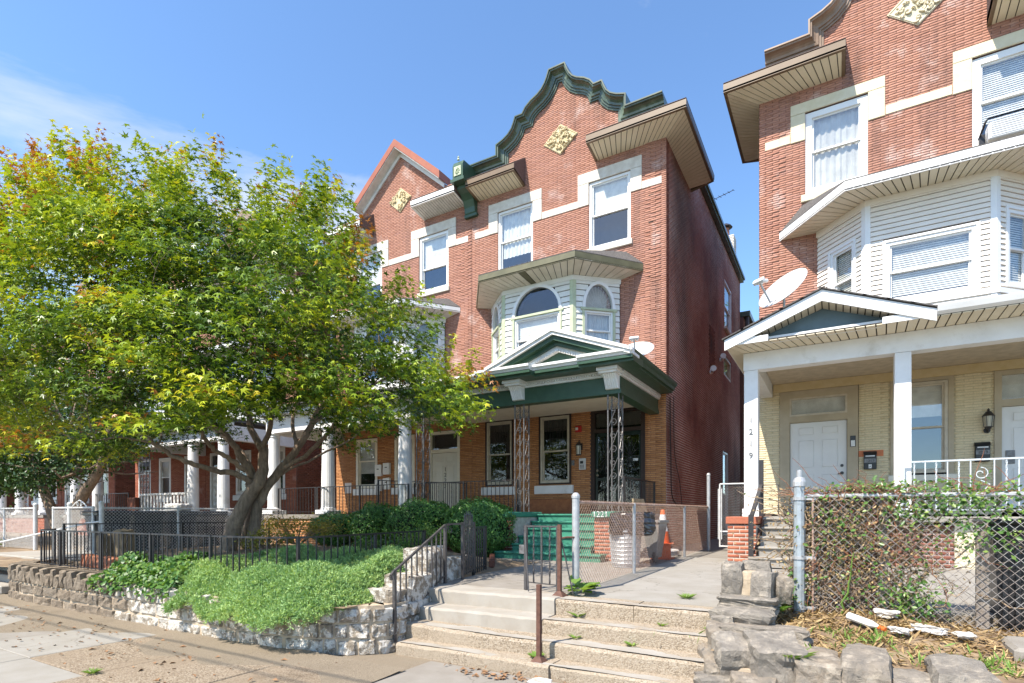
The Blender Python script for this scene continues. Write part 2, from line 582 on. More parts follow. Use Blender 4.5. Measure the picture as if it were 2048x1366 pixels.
def mesh_np(name, v, f, mat=None, tone=None, smooth=False):
    """v (n,3) array, f (m,k) array of equal sized faces"""
    me = bpy.data.meshes.new(name)
    v = np.asarray(v, dtype=np.float32)
    f = np.asarray(f, dtype=np.int32)
    k = f.shape[1]
    me.vertices.add(len(v))
    me.vertices.foreach_set('co', v.ravel())
    me.loops.add(f.size)
    me.loops.foreach_set('vertex_index', f.ravel())
    me.polygons.add(len(f))
    me.polygons.foreach_set('loop_start', np.arange(0, f.size, k, dtype=np.int32))
    if smooth:
        me.polygons.foreach_set('use_smooth', np.ones(len(f), dtype=bool))
    me.update(calc_edges=True)
    if tone is not None:
        a = me.attributes.new('tone', 'FLOAT', 'FACE')
        a.data.foreach_set('value', np.asarray(tone, dtype=np.float32))
    if mat:
        me.materials.append(MATS[mat])
    return me


def place(o, parent, M, local):
    if parent is not None:
        o.parent = parent
        if local:
            o.matrix_basis = M
            WORLD[o] = WORLD[parent] @ M
        else:
            o.matrix_parent_inverse = WORLD[parent].inverted()
            o.matrix_basis = M
            WORLD[o] = M
    else:
        o.matrix_basis = M
        WORLD[o] = M


def put(name, me, parent=None, M=None, local=False):
    o = bpy.data.objects.new(name, me)
    COL.objects.link(o)
    place(o, parent, M or Matrix(), local)
    return o


def obj(name, mb, m, parent=None, local=False, M=None, smooth=False, recenter=True):
    """link mesh builder as one object. Without M the geometry is in world coordinates."""
    me = bpy.data.meshes.new(name)
    v = mb.v
    if M is None and recenter and not local and v:
        xs = [p[0] for p in v]
        ys = [p[1] for p in v]
        c = ((min(xs) + max(xs)) / 2, (min(ys) + max(ys)) / 2, min(p[2] for p in v))
        v = [(p[0] - c[0], p[1] - c[1], p[2] - c[2]) for p in v]
        M = Matrix.Translation(c)
    me.from_pydata(v, [], mb.f)
    if smooth:
        me.polygons.foreach_set('use_smooth', [True] * len(me.polygons))
    me.materials.append(MATS[m])
    me.update()
    return put(name, me, parent, M, local)


def tag(o, label=None, cat=None, group=None, kind=None):
    if label:
        o['label'] = label
    if cat:
        o['category'] = cat
    if group:
        o['group'] = group
    if kind:
        o['kind'] = kind
    return o


def thing(name, label, cat, loc=(0, 0, 0), rz=0, group=None):
    o = bpy.data.objects.new(name, None)
    o.empty_display_size = .2
    COL.objects.link(o)
    M = Matrix.Translation(loc) @ Matrix.Rotation(rz, 4, 'Z')
    place(o, None, M, False)
    return tag(o, label, cat, group)


def part_copy(src, parent, M, local=False):
    o = src.copy()
    COL.objects.link(o)
    place(o, parent, M, local)
    return o


def copy_tree(src, M, parent=None):
    """copy a thing with its parts and their sub-parts to world matrix M"""
    D = M @ WORLD[src].inverted()

    def rec(s, p):
        o = s.copy()
        COL.objects.link(o)
        o.parent = None
        o.matrix_parent_inverse = Matrix()
        W = D @ WORLD[s]
        if p is not None:
            o.parent = p
            o.matrix_parent_inverse = WORLD[p].inverted()
        o.matrix_basis = W
        WORLD[o] = W
        for ch in s.children:
            rec(ch, o)
        return o
    return rec(src, parent)


def text(name, body, size, m, parent, M, depth=.004, align='CENTER', local=False):
    cu = bpy.data.curves.new(name, 'FONT')
    cu.body = body
    cu.size = size
    cu.align_x = align
    cu.extrude = depth
    cu.resolution_u = 3
    o = bpy.data.objects.new(name, cu)
    me = bpy.data.meshes.new_from_object(o)
    bpy.data.objects.remove(o)
    me.materials.append(MATS[m])
    return put(name, me, parent, M, local)


FRONT = Matrix.Rotation(R(90), 4, 'X')   # text lying in XY -> facing -Y


def T(x, y, z):
    return Matrix.Translation((x, y, z))


def RZ(a):
    return Matrix.Rotation(a, 4, 'Z')


# ---- brick walls -------------------------------------------------------------
def sub_iv(iv, a, b):
    out = []
    for x0, x1 in iv:
        if b <= x0 or a >= x1:
            out.append((x0, x1))
            continue
        if a > x0:
            out.append((x0, a))
        if b < x1:
            out.append((b, x1))
    return out


def brick_wall(parent, name, frame, x0, x1, z0, z1, holes=(), clip=None, bl=.30, ch=.056, jt=.009, proud=.007, th=.28,
               bm='brick_red', mm='mortar_dark', single=300, jitter=.0015, quoin=None, jv=None, eye=(0, 0, 1.65), label=None):
    """wall in local frame: x along the wall, outer face y=0 (bricks stand out to -y), z up.  holes: (xa,xb,za,zb)"""
    jv = jt * .6 if jv is None else jv
    wall = MB()
    rows = []
    n = int(round((z1 - z0) / ch))
    prev = None
    for r in range(n):
        za, zb = z0 + r * ch, z0 + (r + 1) * ch
        zm = (za + zb) / 2
        iv = [(x0, x1)]
        if clip:
            iv = clip(zm)
        for h in holes:
            if h[2] <= zm < h[3]:
                iv = sub_iv(iv, h[0], h[1])
        iv = [i for i in iv if i[1] - i[0] > .02]
        rows.append((za, zb, iv))
        key = tuple(iv)
        if prev and prev[2] == key:
            prev[1] = zb
        else:
            if prev:
                for a, b in prev[2]:
                    wall.box(a, b, 0, th, prev[0], prev[1])
            prev = [za, zb, key]
    if prev:
        for a, b in prev[2]:
            wall.box(a, b, 0, th, prev[0], prev[1])
    wo = obj(name, wall, mm, parent, M=frame)
    if label:
        wo['label'] = label
    full = []
    odd = []
    for r, (za, zb, iv) in enumerate(rows):
        off = (r % 2) * bl * .5
        for a, b in iv:
            k = math.floor((a - x0 - off) / bl)
            x = x0 + off + k * bl
            while x < b:
                xa, xb = max(x, a), min(x + bl, b)
                x += bl
                if xb - xa < .035:
                    continue
                xa2, xb2 = xa + jv / 2, xb - jv / 2
                if xa == a:
                    xa2 = xa
                if xb == b:
                    xb2 = xb
                pr = proud + rng.uniform(-jitter, jitter)
                if quoin and quoin(xa, xb, za):
                    pr += .012
                (full if xa2 - xa > 0 and abs(xb - xa - bl) < 1e-6 and xb2 < xb else odd).append((xa2, xb2, za + jt / 2, zb - jt / 2, pr))
    ev = frame.inverted() @ Vector(eye)
    full.sort(key=lambda q: (q[0] - ev.x) ** 2 + (q[2] - ev.z) ** 2)
    ind, rest = full[:single], full[single:] + odd
    if ind:
        mb = MB()
        w_, h_ = bl - jv, ch - jt
        c = .003
        v = [(-w_ / 2, .002, 0), (w_ / 2, .002, 0), (w_ / 2, .002, h_), (-w_ / 2, .002, h_),
             (-w_ / 2, -1 + c, 0), (w_ / 2, -1 + c, 0), (w_ / 2, -1 + c, h_), (-w_ / 2, -1 + c, h_)]
        v = [(-w_ / 2, .003, 0), (w_ / 2, .003, 0), (w_ / 2, .003, h_), (-w_ / 2, .003, h_),
             (-w_ / 2 + c, -proud, c), (w_ / 2 - c, -proud, c), (w_ / 2 - c, -proud, h_ - c), (-w_ / 2 + c, -proud, h_ - c)]
        mb.add(v, [(4, 5, 6, 7), (0, 1, 5, 4), (1, 2, 6, 5), (2, 3, 7, 6), (3, 0, 4, 7)])
        me = bpy.data.meshes.new('brick')
        me.from_pydata(mb.v, [], mb.f)
        me.materials.append(MATS[bm])
        for q in ind:
            o = bpy.data.objects.new('brick', me)
            COL.objects.link(o)
            o.parent = wo
            o.location = ((q[0] + q[1]) / 2, -(q[4] - proud), q[2])
    if rest:
        a = np.array(rest)
        N = len(a)
        c = .003
        V = np.zeros((N, 8, 3))
        for i, (sx, sz) in enumerate(((0, 0), (1, 0), (1, 1), (0, 1))):
            V[:, i, 0] = a[:, sx]
            V[:, i, 1] = .003
            V[:, i, 2] = a[:, 2 + sz]
            V[:, 4 + i, 0] = a[:, sx] + (c if sx == 0 else -c)
            V[:, 4 + i, 1] = -a[:, 4]
            V[:, 4 + i, 2] = a[:, 2 + sz] + (c if sz == 0 else -c)
        F = np.array([(4, 5, 6, 7), (0, 1, 5, 4), (1, 2, 6, 5), (2, 3, 7, 6), (3, 0, 4, 7)])
        F = (F[None] + (np.arange(N) * 8)[:, None, None]).reshape(-1, 4)
        me = mesh_np('brick_courses', V.reshape(-1, 3), F, bm)
        o = put('brick_courses', me, wo, Matrix(), True)
        o['kind'] = 'stuff'
    return wo


# ---- windows ---------------------------------------------------------------
def window(parent, M, w, h, fm='white_vinyl', fw=.06, depth=.10, recess=.08, blind=None, glass='glass', split=.5, sash=True, arch=False, room='room_dark', extra=None):
    """double hung window, local frame: x -w/2..w/2, z 0..h, outer plane y=0, looking to -y"""
    def rect(mb, x0, x1, z0, z1, t, ya, yb):
        mb.box(x0, x0 + t, ya, yb, z0, z1)
        mb.box(x1 - t, x1, ya, yb, z0, z1)
        mb.box(x0 + t, x1 - t, ya, yb, z1 - t, z1)
        mb.box(x0 + t, x1 - t, ya, yb, z0, z0 + t)
    fr = MB()
    y0 = recess
    rect(fr, -w / 2, w / 2, 0, h, fw, y0 - .03, y0 + depth)
    fo = obj('window', fr, fm, parent, M=M)
    a = fw - .004
    if sash:
        zm = h * split
        up = MB()
        rect(up, -w / 2 + a, w / 2 - a, zm - .02, h - a, .042, y0 + .012, y0 + .045)
        obj('sash', up, fm, fo, local=True)
        lo = MB()
        rect(lo, -w / 2 + a, w / 2 - a, a, zm + .022, .045, y0 + .05, y0 + .085)
        obj('sash', lo, fm, fo, local=True)
        p = MB().box(-w / 2 + a + .03, w / 2 - a - .03, y0 + .026, y0 + .030, zm + .005, h - a - .03)
        obj('pane', p, glass, fo, local=True)
        p = MB().box(-w / 2 + a + .03, w / 2 - a - .03, y0 + .066, y0 + .070, a + .03, zm - .005)
        obj('pane', p, glass, fo, local=True)
    else:
        p = MB().box(-w / 2 + a, w / 2 - a, y0 + .04, y0 + .044, a, h - a)
        obj('pane', p, glass, fo, local=True)
    if blind:
        kind, lo_, bm = blind
        b = MB()
        zb, zt = h * lo_, h - .03
        xx = w / 2 - .05
        if kind == 'slats':
            n = int((zt - zb) / .045)
            for i in range(n):
                z = zb + i * (zt - zb) / n
                b.add([(-xx, y0 + .095, z), (xx, y0 + .095, z), (xx, y0 + .108, z + .040), (-xx, y0 + .108, z + .040)], [(0, 1, 2, 3)])
        elif kind == 'curtain':
            n = 28
            v = []
            for i in range(n + 1):
                x = -xx + 2 * xx * i / n
                yy = y0 + .115 + .02 * math.sin(i * 1.9)
                v += [(x, yy, zb), (x, yy, zt)]
            b.add(v, [(2 * i, 2 * i + 2, 2 * i + 3, 2 * i + 1) for i in range(n)])
        else:
            b.box(-xx, xx, y0 + .095, y0 + .10, zb, zt)
        obj('blind', b, bm, fo, local=True)
    rm = MB()
    d = .75
    x0, x1 = -w / 2 - .02, w / 2 + .02
    rm.add([(x0, y0 + .09, -.02), (x1, y0 + .09, -.02), (x1, y0 + .09, h + .02), (x0, y0 + .09, h + .02), (x0, d, -.02), (x1, d, -.02), (x1, d, h + .02), (x0, d, h + .02)],
           [(4, 5, 6, 7), (0, 1, 5, 4), (1, 2, 6, 5), (2, 3, 7, 6), (3, 0, 4, 7)])
    obj('room_lining', rm, room, fo, local=True)
    return fo


def soffit(parent, inner, outer, n, sm, name='soffit_panel', gap=.02, th=.012):
    """panels between two 3D edges; inner/outer lists of points, n panels per segment"""
    back = MB()
    made = []
    for i in range(len(inner) - 1):
        a0, a1, b0, b1 = (Vector(p) for p in (inner[i], inner[i + 1], outer[i], outer[i + 1]))
        k = n[i]
        for j in range(k):
            t0, t1 = j / k, (j + 1) / k
            p = [a0.lerp(a1, t0), a0.lerp(a1, t1), b0.lerp(b1, t1), b0.lerp(b1, t0)]
            e0 = (p[1] - p[0])
            e1 = (p[2] - p[3])
            l0, l1 = e0.length, e1.length
            g0 = min(gap / 2, l0 * .2)
            g1 = min(gap / 2, l1 * .2)
            if l0 > 1e-6:
                p[0] = p[0] + e0 / l0 * g0
                p[1] = p[1] - e0 / l0 * g0
            if l1 > 1e-6:
                p[3] = p[3] + e1 / l1 * g1
                p[2] = p[2] - e1 / l1 * g1
            made.append(obj(name, MB().quadslab(p, (0, 0, th)), sm, parent))
        back.quadslab([a0 + Vector((0, 0, th + .003)), a1 + Vector((0, 0, th + .003)), b1 + Vector((0, 0, th + .003)), b0 + Vector((0, 0, th + .003))], (0, 0, .02))
    obj('soffit_backing', back, 'gap_dark', parent)
    return made


def band(mb, pts, h, t):
    """vertical fascia board along 3D polyline pts (bottom edge), height h, thickness t (inwards to the left of travel)"""
    P = [Vector(p) for p in pts]
    n = len(P)
    off = []
    for i in range(n):
        ds = []
        if i > 0:
            ds.append((P[i] - P[i - 1]).to_2d().normalized())
        if i < n - 1:
            ds.append((P[i + 1] - P[i]).to_2d().normalized())
        nn = [Vector((-d.y, d.x)) for d in ds]
        m = nn[0] if len(nn) == 1 else (nn[0] + nn[1])
        m.normalize()
        k = t / max(.35, m.dot(nn[0]))
        off.append(Vector((m.x * k, m.y * k, 0)))
    up = Vector((0, 0, h))
    v = []
    for i in range(n):
        v += [P[i], P[i] + up, P[i] + off[i] + up, P[i] + off[i]]
    f = []
    for i in range(n - 1):
        a, b = 4 * i, 4 * i + 4
        f += [(a, b, b + 1, a + 1), (a + 1, b + 1, b + 2, a + 2), (a + 2, b + 2, b + 3, a + 3), (a + 3, b + 3, b, a)]
    f += [(0, 1, 2, 3), (4 * n - 1, 4 * n - 2, 4 * n - 3, 4 * n - 4)]
    return mb.add(v, f)


def sweep_xz(mb, path, prof, yface, close=False):
    """moulding along a path in the XZ plane at facade yface. prof: (n outward, y)"""
    P = [Vector((p[0], p[1])) for p in path]
    n = len(P)
    v = []
    for i in range(n):
        ds = []
        if i > 0:
            ds.append((P[i] - P[i - 1]).normalized())
        if i < n - 1:
            ds.append((P[i + 1] - P[i]).normalized())
        nn = [Vector((-d.y, d.x)) for d in ds]
        m = nn[0] if len(nn) == 1 else (nn[0] + nn[1])
        if m.length < 1e-6:
            m = nn[0].copy()
        m.normalize()
        k = 1 / max(.45, m.dot(nn[0]))
        for a, y in prof:
            q = P[i] + m * (a * k)
            v.append((q.x, yface + y, q.y))
    k = len(prof)
    f = []
    for i in range(n - 1):
        for j in range(k):
            l = (j + 1) % k
            f.append((i * k + j, i * k + l, (i + 1) * k + l, (i + 1) * k + j))
    f.append(tuple(range(k)))
    f.append(tuple(range(n * k - 1, (n - 1) * k - 1, -1)))
    return mb.add(v, f)


def smooth_path(pts, n=4):
    """Catmull-Rom through 2D/3D points"""
    P = [Vector(p) for p in pts]
    out = []
    for i in range(len(P) - 1):
        a = P[max(i - 1, 0)]
        b, c = P[i], P[i + 1]
        d = P[min(i + 2, len(P) - 1)]
        for k in range(n):
            t = k / n
            out.append(.5 * ((2 * b) + (c - a) * t + (2 * a - 5 * b + 4 * c - d) * t * t + (3 * b - a - 3 * c + d) * t ** 3))
    out.append(P[-1])
    return out
# ------------------------------------------------------------------ houses
F = 15.2


def coping_path(hw, zl, ext_l, ext_r):
    """hw: list (halfwidth, z) from shoulder to apex"""
    left = [(-a, z) for a, z in hw]
    right = [(a, z) for a, z in reversed(hw)]
    return [(-ext_l, zl), (-hw[0][0], zl)] + left + right + [(hw[0][0], zl), (ext_r, zl)]


CURVE = [(1.97, 13.28), (1.80, 13.34), (1.59, 13.46), (1.43, 13.63), (1.35, 13.80), (1.32, 13.88), (1.06, 13.88), (1.03, 13.98), (.95, 14.09),
         (.80, 14.20), (.58, 14.30), (.40, 14.43), (.27, 14.60), (.19, 14.76), (.15, 14.87)]
PROF = [(-.14, -.012), (-.14, -.045), (-.095, -.05), (-.09, -.08), (-.045, -.085), (-.035, -.12), (.02, -.135), (.065, -.17), (.09, -.22), (.10, -.28), (.13, -.285), (.14, -.32), (.175, -.32), (.18, .30), (-.14, .30)]


def curve_clip(C, xl, xr, zs):
    hw = sorted([(z, a) for a, z in CURVE])
    zz = [q[0] for q in hw]
    aa = [q[1] for q in hw]

    def clip(z):
        if z < zs:
            return [(xl, xr)]
        if z > zz[-1]:
            return []
        a = float(np.interp(z, zz, aa)) if z > zz[0] else 1.97
        return [(C - a, C + a)]
    return clip


def gable_clip(C, xl, xr, zs, apex, slope):
    def clip(z):
        if z < zs:
            return [(xl, xr)]
        a = (apex - z) / slope
        return [(C - a, C + a)] if a > .03 else []
    return clip


def lintel(parent, xa, xb, wa, wb, m, zt=11.72, zw=11.40, zb=10.76, y=F):
    d = y - .035
    mb = MB().bbox(xa, xb, d, y + .05, zw + .004, zt, .008)
    obj('lintel', mb, m, parent)
    obj('lintel_block', MB().bbox(xa, wa - .004, d + .002, y + .05, zb, zw, .008), m, parent)
    obj('lintel_block', MB().bbox(wb + .004, xb, d + .002, y + .05, zb, zw, .008), m, parent)


def belt(parent, xa, xb, m, z0=10.76, z1=10.965):
    n = max(1, round((xb - xa) / 1.0))
    for i in range(n):
        a = xa + (xb - xa) * i / n
        b = xa + (xb - xa) * (i + 1) / n
        obj('belt_stone', MB().bbox(a + .004, b - .004, F - .022, F + .05, z0, z1, .006), m, parent)


def diamond(parent, C, z, m, hw=.57, hh=.46):
    y = F - .012
    pl = obj('ornament_panel', MB().prism([(C - hw, z), (C, z - hh), (C + hw, z), (C, z + hh)], 'y', y - .02, y + .05), m, parent)
    rs = random.Random(int(C * 10))
    leaf = MB()
    for i in range(110):
        u, v = rs.uniform(-1, 1), rs.uniform(-1, 1)
        if abs(u) + abs(v) > .86:
            continue
        x, zz = C + u * hw, z + v * hh
        t = rs.uniform(0, 6.28)
        r = rs.uniform(.03, .075)
        arc = [(x + r * math.cos(t + k * .8) * (1 - k * .09), y - .035 - .02 * math.sin(k * .7), zz + r * math.sin(t + k * .8) * (1 - k * .09)) for k in range(6)]
        leaf.tube(arc, [.012, .02, .024, .022, .016, .008], 5)
        if i % 5 == 0:
            leaf.tube([(x, y - .02, zz), (x, y - .06, zz)], [.05, .028], 7)
    rim = [(C - hw * .93, z), (C, z - hh * .93), (C + hw * .93, z), (C, z + hh * .93), (C - hw * .93, z)]
    leaf.tube([(a, y - .024, b) for a, b in rim], .014, 4)
    obj('relief_scrolls', leaf, m, pl)


def pent(parent, path_in, path_out, zin, zout, zroof, sm, fm, n, fh=.19, roof_in=None):
    """bracketless eave: soffit panels, fascia and a shingled slope up to the wall"""
    pi = [(x, y, zin) for x, y in path_in]
    po = [(x, y, zout) for x, y in path_out]
    soffit(parent, pi, po, n, sm)
    fb = MB()
    ends = [(path_in[0][0] if path_in[0][0] == path_out[0][0] else path_out[0][0], path_in[0][1], zin)] + po + [(path_out[-1][0] if path_in[-1][1] > F + .5 else path_in[-1][0], path_in[-1][1], zin)]
    if path_in[-1][1] > F + .5:   # returns along a side wall
        ends[-1] = (path_in[-1][0], path_out[-1][1], zin)
    if path_in[0][1] > F + .5:
        ends[0] = (path_in[0][0], path_out[0][1], zin)
    band(fb, ends, fh, .03)
    obj('fascia', fb, fm, parent)
    fb2 = MB()
    band(fb2, [(p[0], p[1], p[2] - .015) for p in ends], .06, .075)
    obj('fascia_trim', fb2, fm, parent)
    rb = MB()
    zt = zout + fh + .012
    for i in range(len(path_in) - 1):
        a0, a1, b0, b1 = path_in[i], path_in[i + 1], path_out[i], path_out[i + 1]
        rows = 6
        for k in range(rows):
            t0, t1 = k / rows, (k + 1) / rows + .03

            def P(a, b, t, e):
                return (b[0] + (a[0] - b[0]) * t, b[1] + (a[1] - b[1]) * t, zt + (zroof - zt) * t + e)
            rb.quadslab([P(a0, b0, t0, .012), P(a1, b1, t0, .012), P(a1, b1, t1, .004), P(a0, b0, t1, .004)], (0, 0, .012))
    obj('shingle_slope', rb, 'shingle', parent)
    # end gussets
    g = MB()
    for a, b in ((path_in[0], path_out[0]), (path_in[-1], path_out[-1])):
        g.quadslab([(a[0], a[1], zin + .02), (b[0], b[1], zout + .05), (b[0], b[1], zt), (a[0], a[1], zroof)], (.01, .01, 0))
    obj('end_gusset', g, 'shingle', parent)


def arch_pts(cx, zs, rw, rh, n=18, y=0):
    return [(cx + rw * math.cos(math.pi * (1 - i / n)), y, zs + rh * math.sin(math.pi * i / n)) for i in range(n + 1)]


def arch_window(parent, M, cx, w, z0, zs, rh, trim, glass='glass', blind=None, fan=False):
    """double hung window under a half round light, on a bay face with frame M"""
    W = M @ T(cx, 0, z0)
    wo = window(parent, W, w - .14, zs - z0 - .05, 'white_vinyl', .055, recess=.02, blind=blind, glass=glass, split=.42)
    tr = MB()
    h = zs - z0
    tr.box(-w / 2, -w / 2 + .068, -.05, .08, 0, h)
    tr.box(w / 2 - .068, w / 2, -.05, .08, 0, h)
    tr.box(-w / 2 - .05, w / 2 + .05, -.06, .08, h - .045, h + .02)
    tr.box(-w / 2 - .04, w / 2 + .04, -.07, .08, -.06, -.004)
    obj('window_casing', tr, trim, wo, local=True)
    a = MB()
    n = 18
    o = arch_pts(0, h + .02, w / 2, rh, n)
    i_ = arch_pts(0, h + .02, w / 2 - .085, rh - .085, n)
    v = []
    for p, q in zip(o, i_):
        v += [(p[0], -.05, p[2]), (q[0], -.05, q[2]), (q[0], .08, q[2]), (p[0], .08, p[2])]
    f = []
    for k in range(n):
        b = 4 * k
        for j in range(4):
            l = (j + 1) % 4
            f.append((b + j, b + l, b + 4 + l, b + 4 + j))
    a.add(v, f)
    obj('arch_frame', a, 'white_vinyl', wo, local=True)
    e = MB()
    i2 = arch_pts(0, h + .02, w / 2 - .08, rh - .08, n)
    e.prism([(p[0], p[2]) for p in i2], 'y', .028, .033)
    obj('arch_pane', e, 'glass_sky' if not fan else glass, wo, local=True)
    e = MB()
    e.prism([(p[0], p[2]) for p in arch_pts(0, h + .02, w / 2 - .04, rh - .04, n)], 'y', .30, .31)
    obj('arch_lining', e, 'room_dark' if not fan else 'curtain', wo, local=True)
    if fan:
        b = MB()
        for k in range(1, 12):
            t = math.pi * k / 12
            b.tube([(.10 * math.cos(t), .022, h + .05 + .10 * math.sin(t)), ((w / 2 - .13) * math.cos(t), .022, h + .05 + (rh - .13) * math.sin(t))], .004, 4)
        b.tube([(p[0] * .45, .022, h + .05 + (p[2] - h - .02) * .45) for p in i2], .004, 4)
        obj('leaded_fan', b, 'silver_paint', wo, local=True)
    return wo


def face_siding(parent, M, length, z0, z1, bh, m, hole, post=.06):
    z = z0
    while z < z1 - .02:
        zt = min(z + bh, z1)
        iv = [(post, length - post)]
        h = hole((z + zt) / 2)
        if h:
            iv = sub_iv(iv, h[0], h[1])
        for a, b in iv:
            if b - a < .03:
                continue
            mb = MB()
            g_ = bh * .09  # gap below each board bares the dark core, painting its shadow line
            v = [(a, -.028, z + g_), (b, -.028, z + g_), (b, -.004, zt), (a, -.004, zt), (a, .018, z + g_), (b, .018, z + g_), (b, .018, zt), (a, .018, zt)]
            mb.add(v, [(0, 1, 2, 3), (0, 4, 5, 1), (3, 2, 6, 7), (0, 3, 7, 4), (1, 5, 6, 2)])
            obj('siding_board', mb, m, parent, M=M)
        z = zt


def oriel(parent, J1, Lc, Rc, J2, z0, z1, siding, trim, bh, kind, soff, fasc, hood_out, hood_in_z, fz, fh, roofz, npan, rooflines='shingle_grey', stub=None):
    pts = [J1, Lc, Rc, J2]
    core = MB().prism([J1, Lc, Rc, J2], 'z', z0, z0 + .02)
    core.prism([J1, Lc, Rc, J2], 'z', z1 - .02, z1)
    for i in range(3):
        (xa, ya), (xb, yb) = pts[i], pts[i + 1]
        ang = math.atan2(yb - ya, xb - xa)
        ln = math.hypot(xb - xa, yb - ya)
        M = T(xa, ya, 0) @ RZ(ang)
        if kind == 'arch':
            if i == 1:
                cx, w, zb, zs, rh = 1.15, 1.62, 6.30, 7.46, .82
            else:
                cx, w, zb, zs, rh = (.765 if i == 2 else ln - .765), .99, 6.45, 7.44, .76

            def hole(z, cx=cx, w=w, zb=zb, zs=zs, rh=rh):
                if z < zb - .06:
                    return None
                if z < zs + .05:
                    return (cx - w / 2, cx + w / 2)
                q = (z - zs - .02) / rh
                if q >= .97:
                    return None
                a = (w / 2 - .03) * math.sqrt(1 - q * q)
                return (cx - a, cx + a)
            face_siding(parent, M, ln, z0, z1, bh, siding, hole)
            arch_window(parent, M, cx, w, zb, zs, rh, trim, blind=('curtain', .18, 'curtain') if i != 1 else ('flat', .45, 'blind_white'), fan=i != 1)
            back = [(0, ln, z0, zb), (0, cx - w / 2, zb, z1), (cx + w / 2, ln, zb, z1)]
        else:
            if i == 1:
                cx, w, zb, h = ln / 2 + .03, 1.50, 6.14, 1.28
            else:
                cx, w, zb, h = (.78 if i == 0 else ln - .78), .66, 6.2, 1.5

            def hole(z, cx=cx, w=w, zb=zb, h=h):
                return (cx - w / 2 - .05, cx + w / 2 + .05) if zb - .05 < z < zb + h + .05 else None
            face_siding(parent, M, ln, z0, z1, bh, siding, hole)
            wo = window(parent, M @ T(cx, 0, zb), w, h, 'white_vinyl', .07, recess=.015, blind=('slats', .12 if i == 1 else 0.0, 'blind_white'), split=.5)
            c = MB()
            c.box(-w / 2 - .055, -w / 2, -.04, .06, -.05, h + .05)
            c.box(w / 2, w / 2 + .055, -.04, .06, -.05, h + .05)
            c.box(-w / 2, w / 2, -.04, .06, h, h + .05)
            c.box(-w / 2, w / 2, -.04, .06, -.05, 0)
            obj('window_casing', c, 'white_vinyl', wo, local=True)
            back = [(0, ln, z0, zb), (0, cx - w / 2, zb, z1), (cx + w / 2, ln, zb, z1), (cx - w / 2, cx + w / 2, zb + h, z1)]
        for a, b, c_, d in back:
            q = MB().box(a, b, .02, .05, c_, d)
            q.xf(M)
            core.add(q.v, q.f)
    obj('bay_core', core, 'gap_dark', parent)
    for p, first in ((Lc, 0), (Rc, 1)):
        c = MB()
        (xa, ya), (xb, yb), (xc, yc) = (pts[0], pts[1], pts[2]) if not first else (pts[1], pts[2], pts[3])
        d1 = Vector((xa - xb, ya - yb)).normalized() * .085
        d2 = Vector((xc - xb, yc - yb)).normalized() * .085
        n1 = Vector((d1.y, -d1.x)).normalized()
        n2 = Vector((-d2.y, d2.x)).normalized()
        if n1.y > 0:
            n1 = -n1
        if n2.y > 0:
            n2 = -n2
        mid = (n1 + n2).normalized() * .034
        b0 = Vector((xb, yb))
        poly = [b0 + d1 + n1 * .03, b0 + mid, b0 + d2 + n2 * .03, b0 + d2 - n2 * .03, b0 - mid, b0 + d1 - n1 * .03]
        c.prism([(q.x, q.y) for q in poly], 'z', z0, z1)
        obj('corner_post', c, trim, parent)
    e = MB()
    band(e, [(J1[0], J1[1] - .03, z1 - .13), (Lc[0] - .015, Lc[1] - .035, z1 - .13), (Rc[0] + .015, Rc[1] - .035, z1 - .13), (J2[0], J2[1] - .03, z1 - .13)], .13, .03)
    obj('frieze_board', e, siding, parent)
    ho = hood_out
    pan = soffit(parent, [(p[0], p[1], z1 + .0) for p in pts], [(p[0], p[1], fz) for p in ho], npan, soff)
    if fasc == 'olive_fascia':
        pan[npan[0] + 6].data.materials[0] = MATS[fasc]
    fb = MB()
    band(fb, [(p[0], p[1], fz - .01) for p in ho], fh, .03)
    obj('fascia', fb, fasc, parent)
    rb = MB()
    wl = [(ho[0][0] + .05, F), (ho[0][0] + .5, F), (ho[3][0] - .5, F), (ho[3][0] - .05, F)]
    zt = fz + fh - .005
    for i in range(3):
        a0, a1 = ho[i], ho[i + 1]
        b0 = (wl[i][0], F) if i else (ho[0][0] + .02, F)
        b1 = (wl[i + 1][0], F) if i < 2 else (ho[3][0] - .02, F)
        za = zt if True else 0
        q = [(a0[0], a0[1], zt), (a1[0], a1[1], zt), (b1[0], F, zt + .02 if i == 2 else roofz), (b0[0], F, zt + .02 if i == 0 else roofz)]
        rb.quadslab(q, (0, 0, .02))
    obj('hood_roof', rb, rooflines, parent)


def house_body(h, xl, xr, zroof=12.75, side=None):
    b = MB()
    b.box(xl + .3, xr - .32, F + .25, 28.4, zroof - .2, zroof)
    obj('flat_roof', b, 'roof_tar', h)
    obj('rear_wall', MB().box(xl + .01, xr - .33, 28.4, 28.6, .3, 12.9), 'brick_maroon', h)
    obj('party_wall', MB().box(xl, xl + .26, F + .285, 28.4, .3, 12.95), 'mortar_dark', h)


def chevron(cx, za, hw, drop, th, y0, y1, flat=0.0):
    """raking strip: apex at za, ends at cx+-hw, vertical thickness th"""
    mb = MB()
    for s in (-1, 1):
        pts = [(cx, za), (cx + s * hw, za - drop), (cx + s * hw, za - drop - th), (cx, za - th)]
        if s < 0:
            pts = pts[::-1]
        mb.prism(pts, 'y', y0, y1)
    return mb
# ------------------------------------------------------------------ the middle house
H21 = thing('row_house', 'red brick row house with green curved gable coping and number 1221 on its green steps', 'house', (-7.25, F, .6))
FR = T(0, F, 0)


def quoin(C, xl, xr):
    def q(xa, xb, z):
        k = int((z - .6) / .45) % 2
        w_ = .62 if k else .48
        return (xa > xr - w_ - .02) and xb < xr - .0 or (xb < xl + w_ and False)
    return q


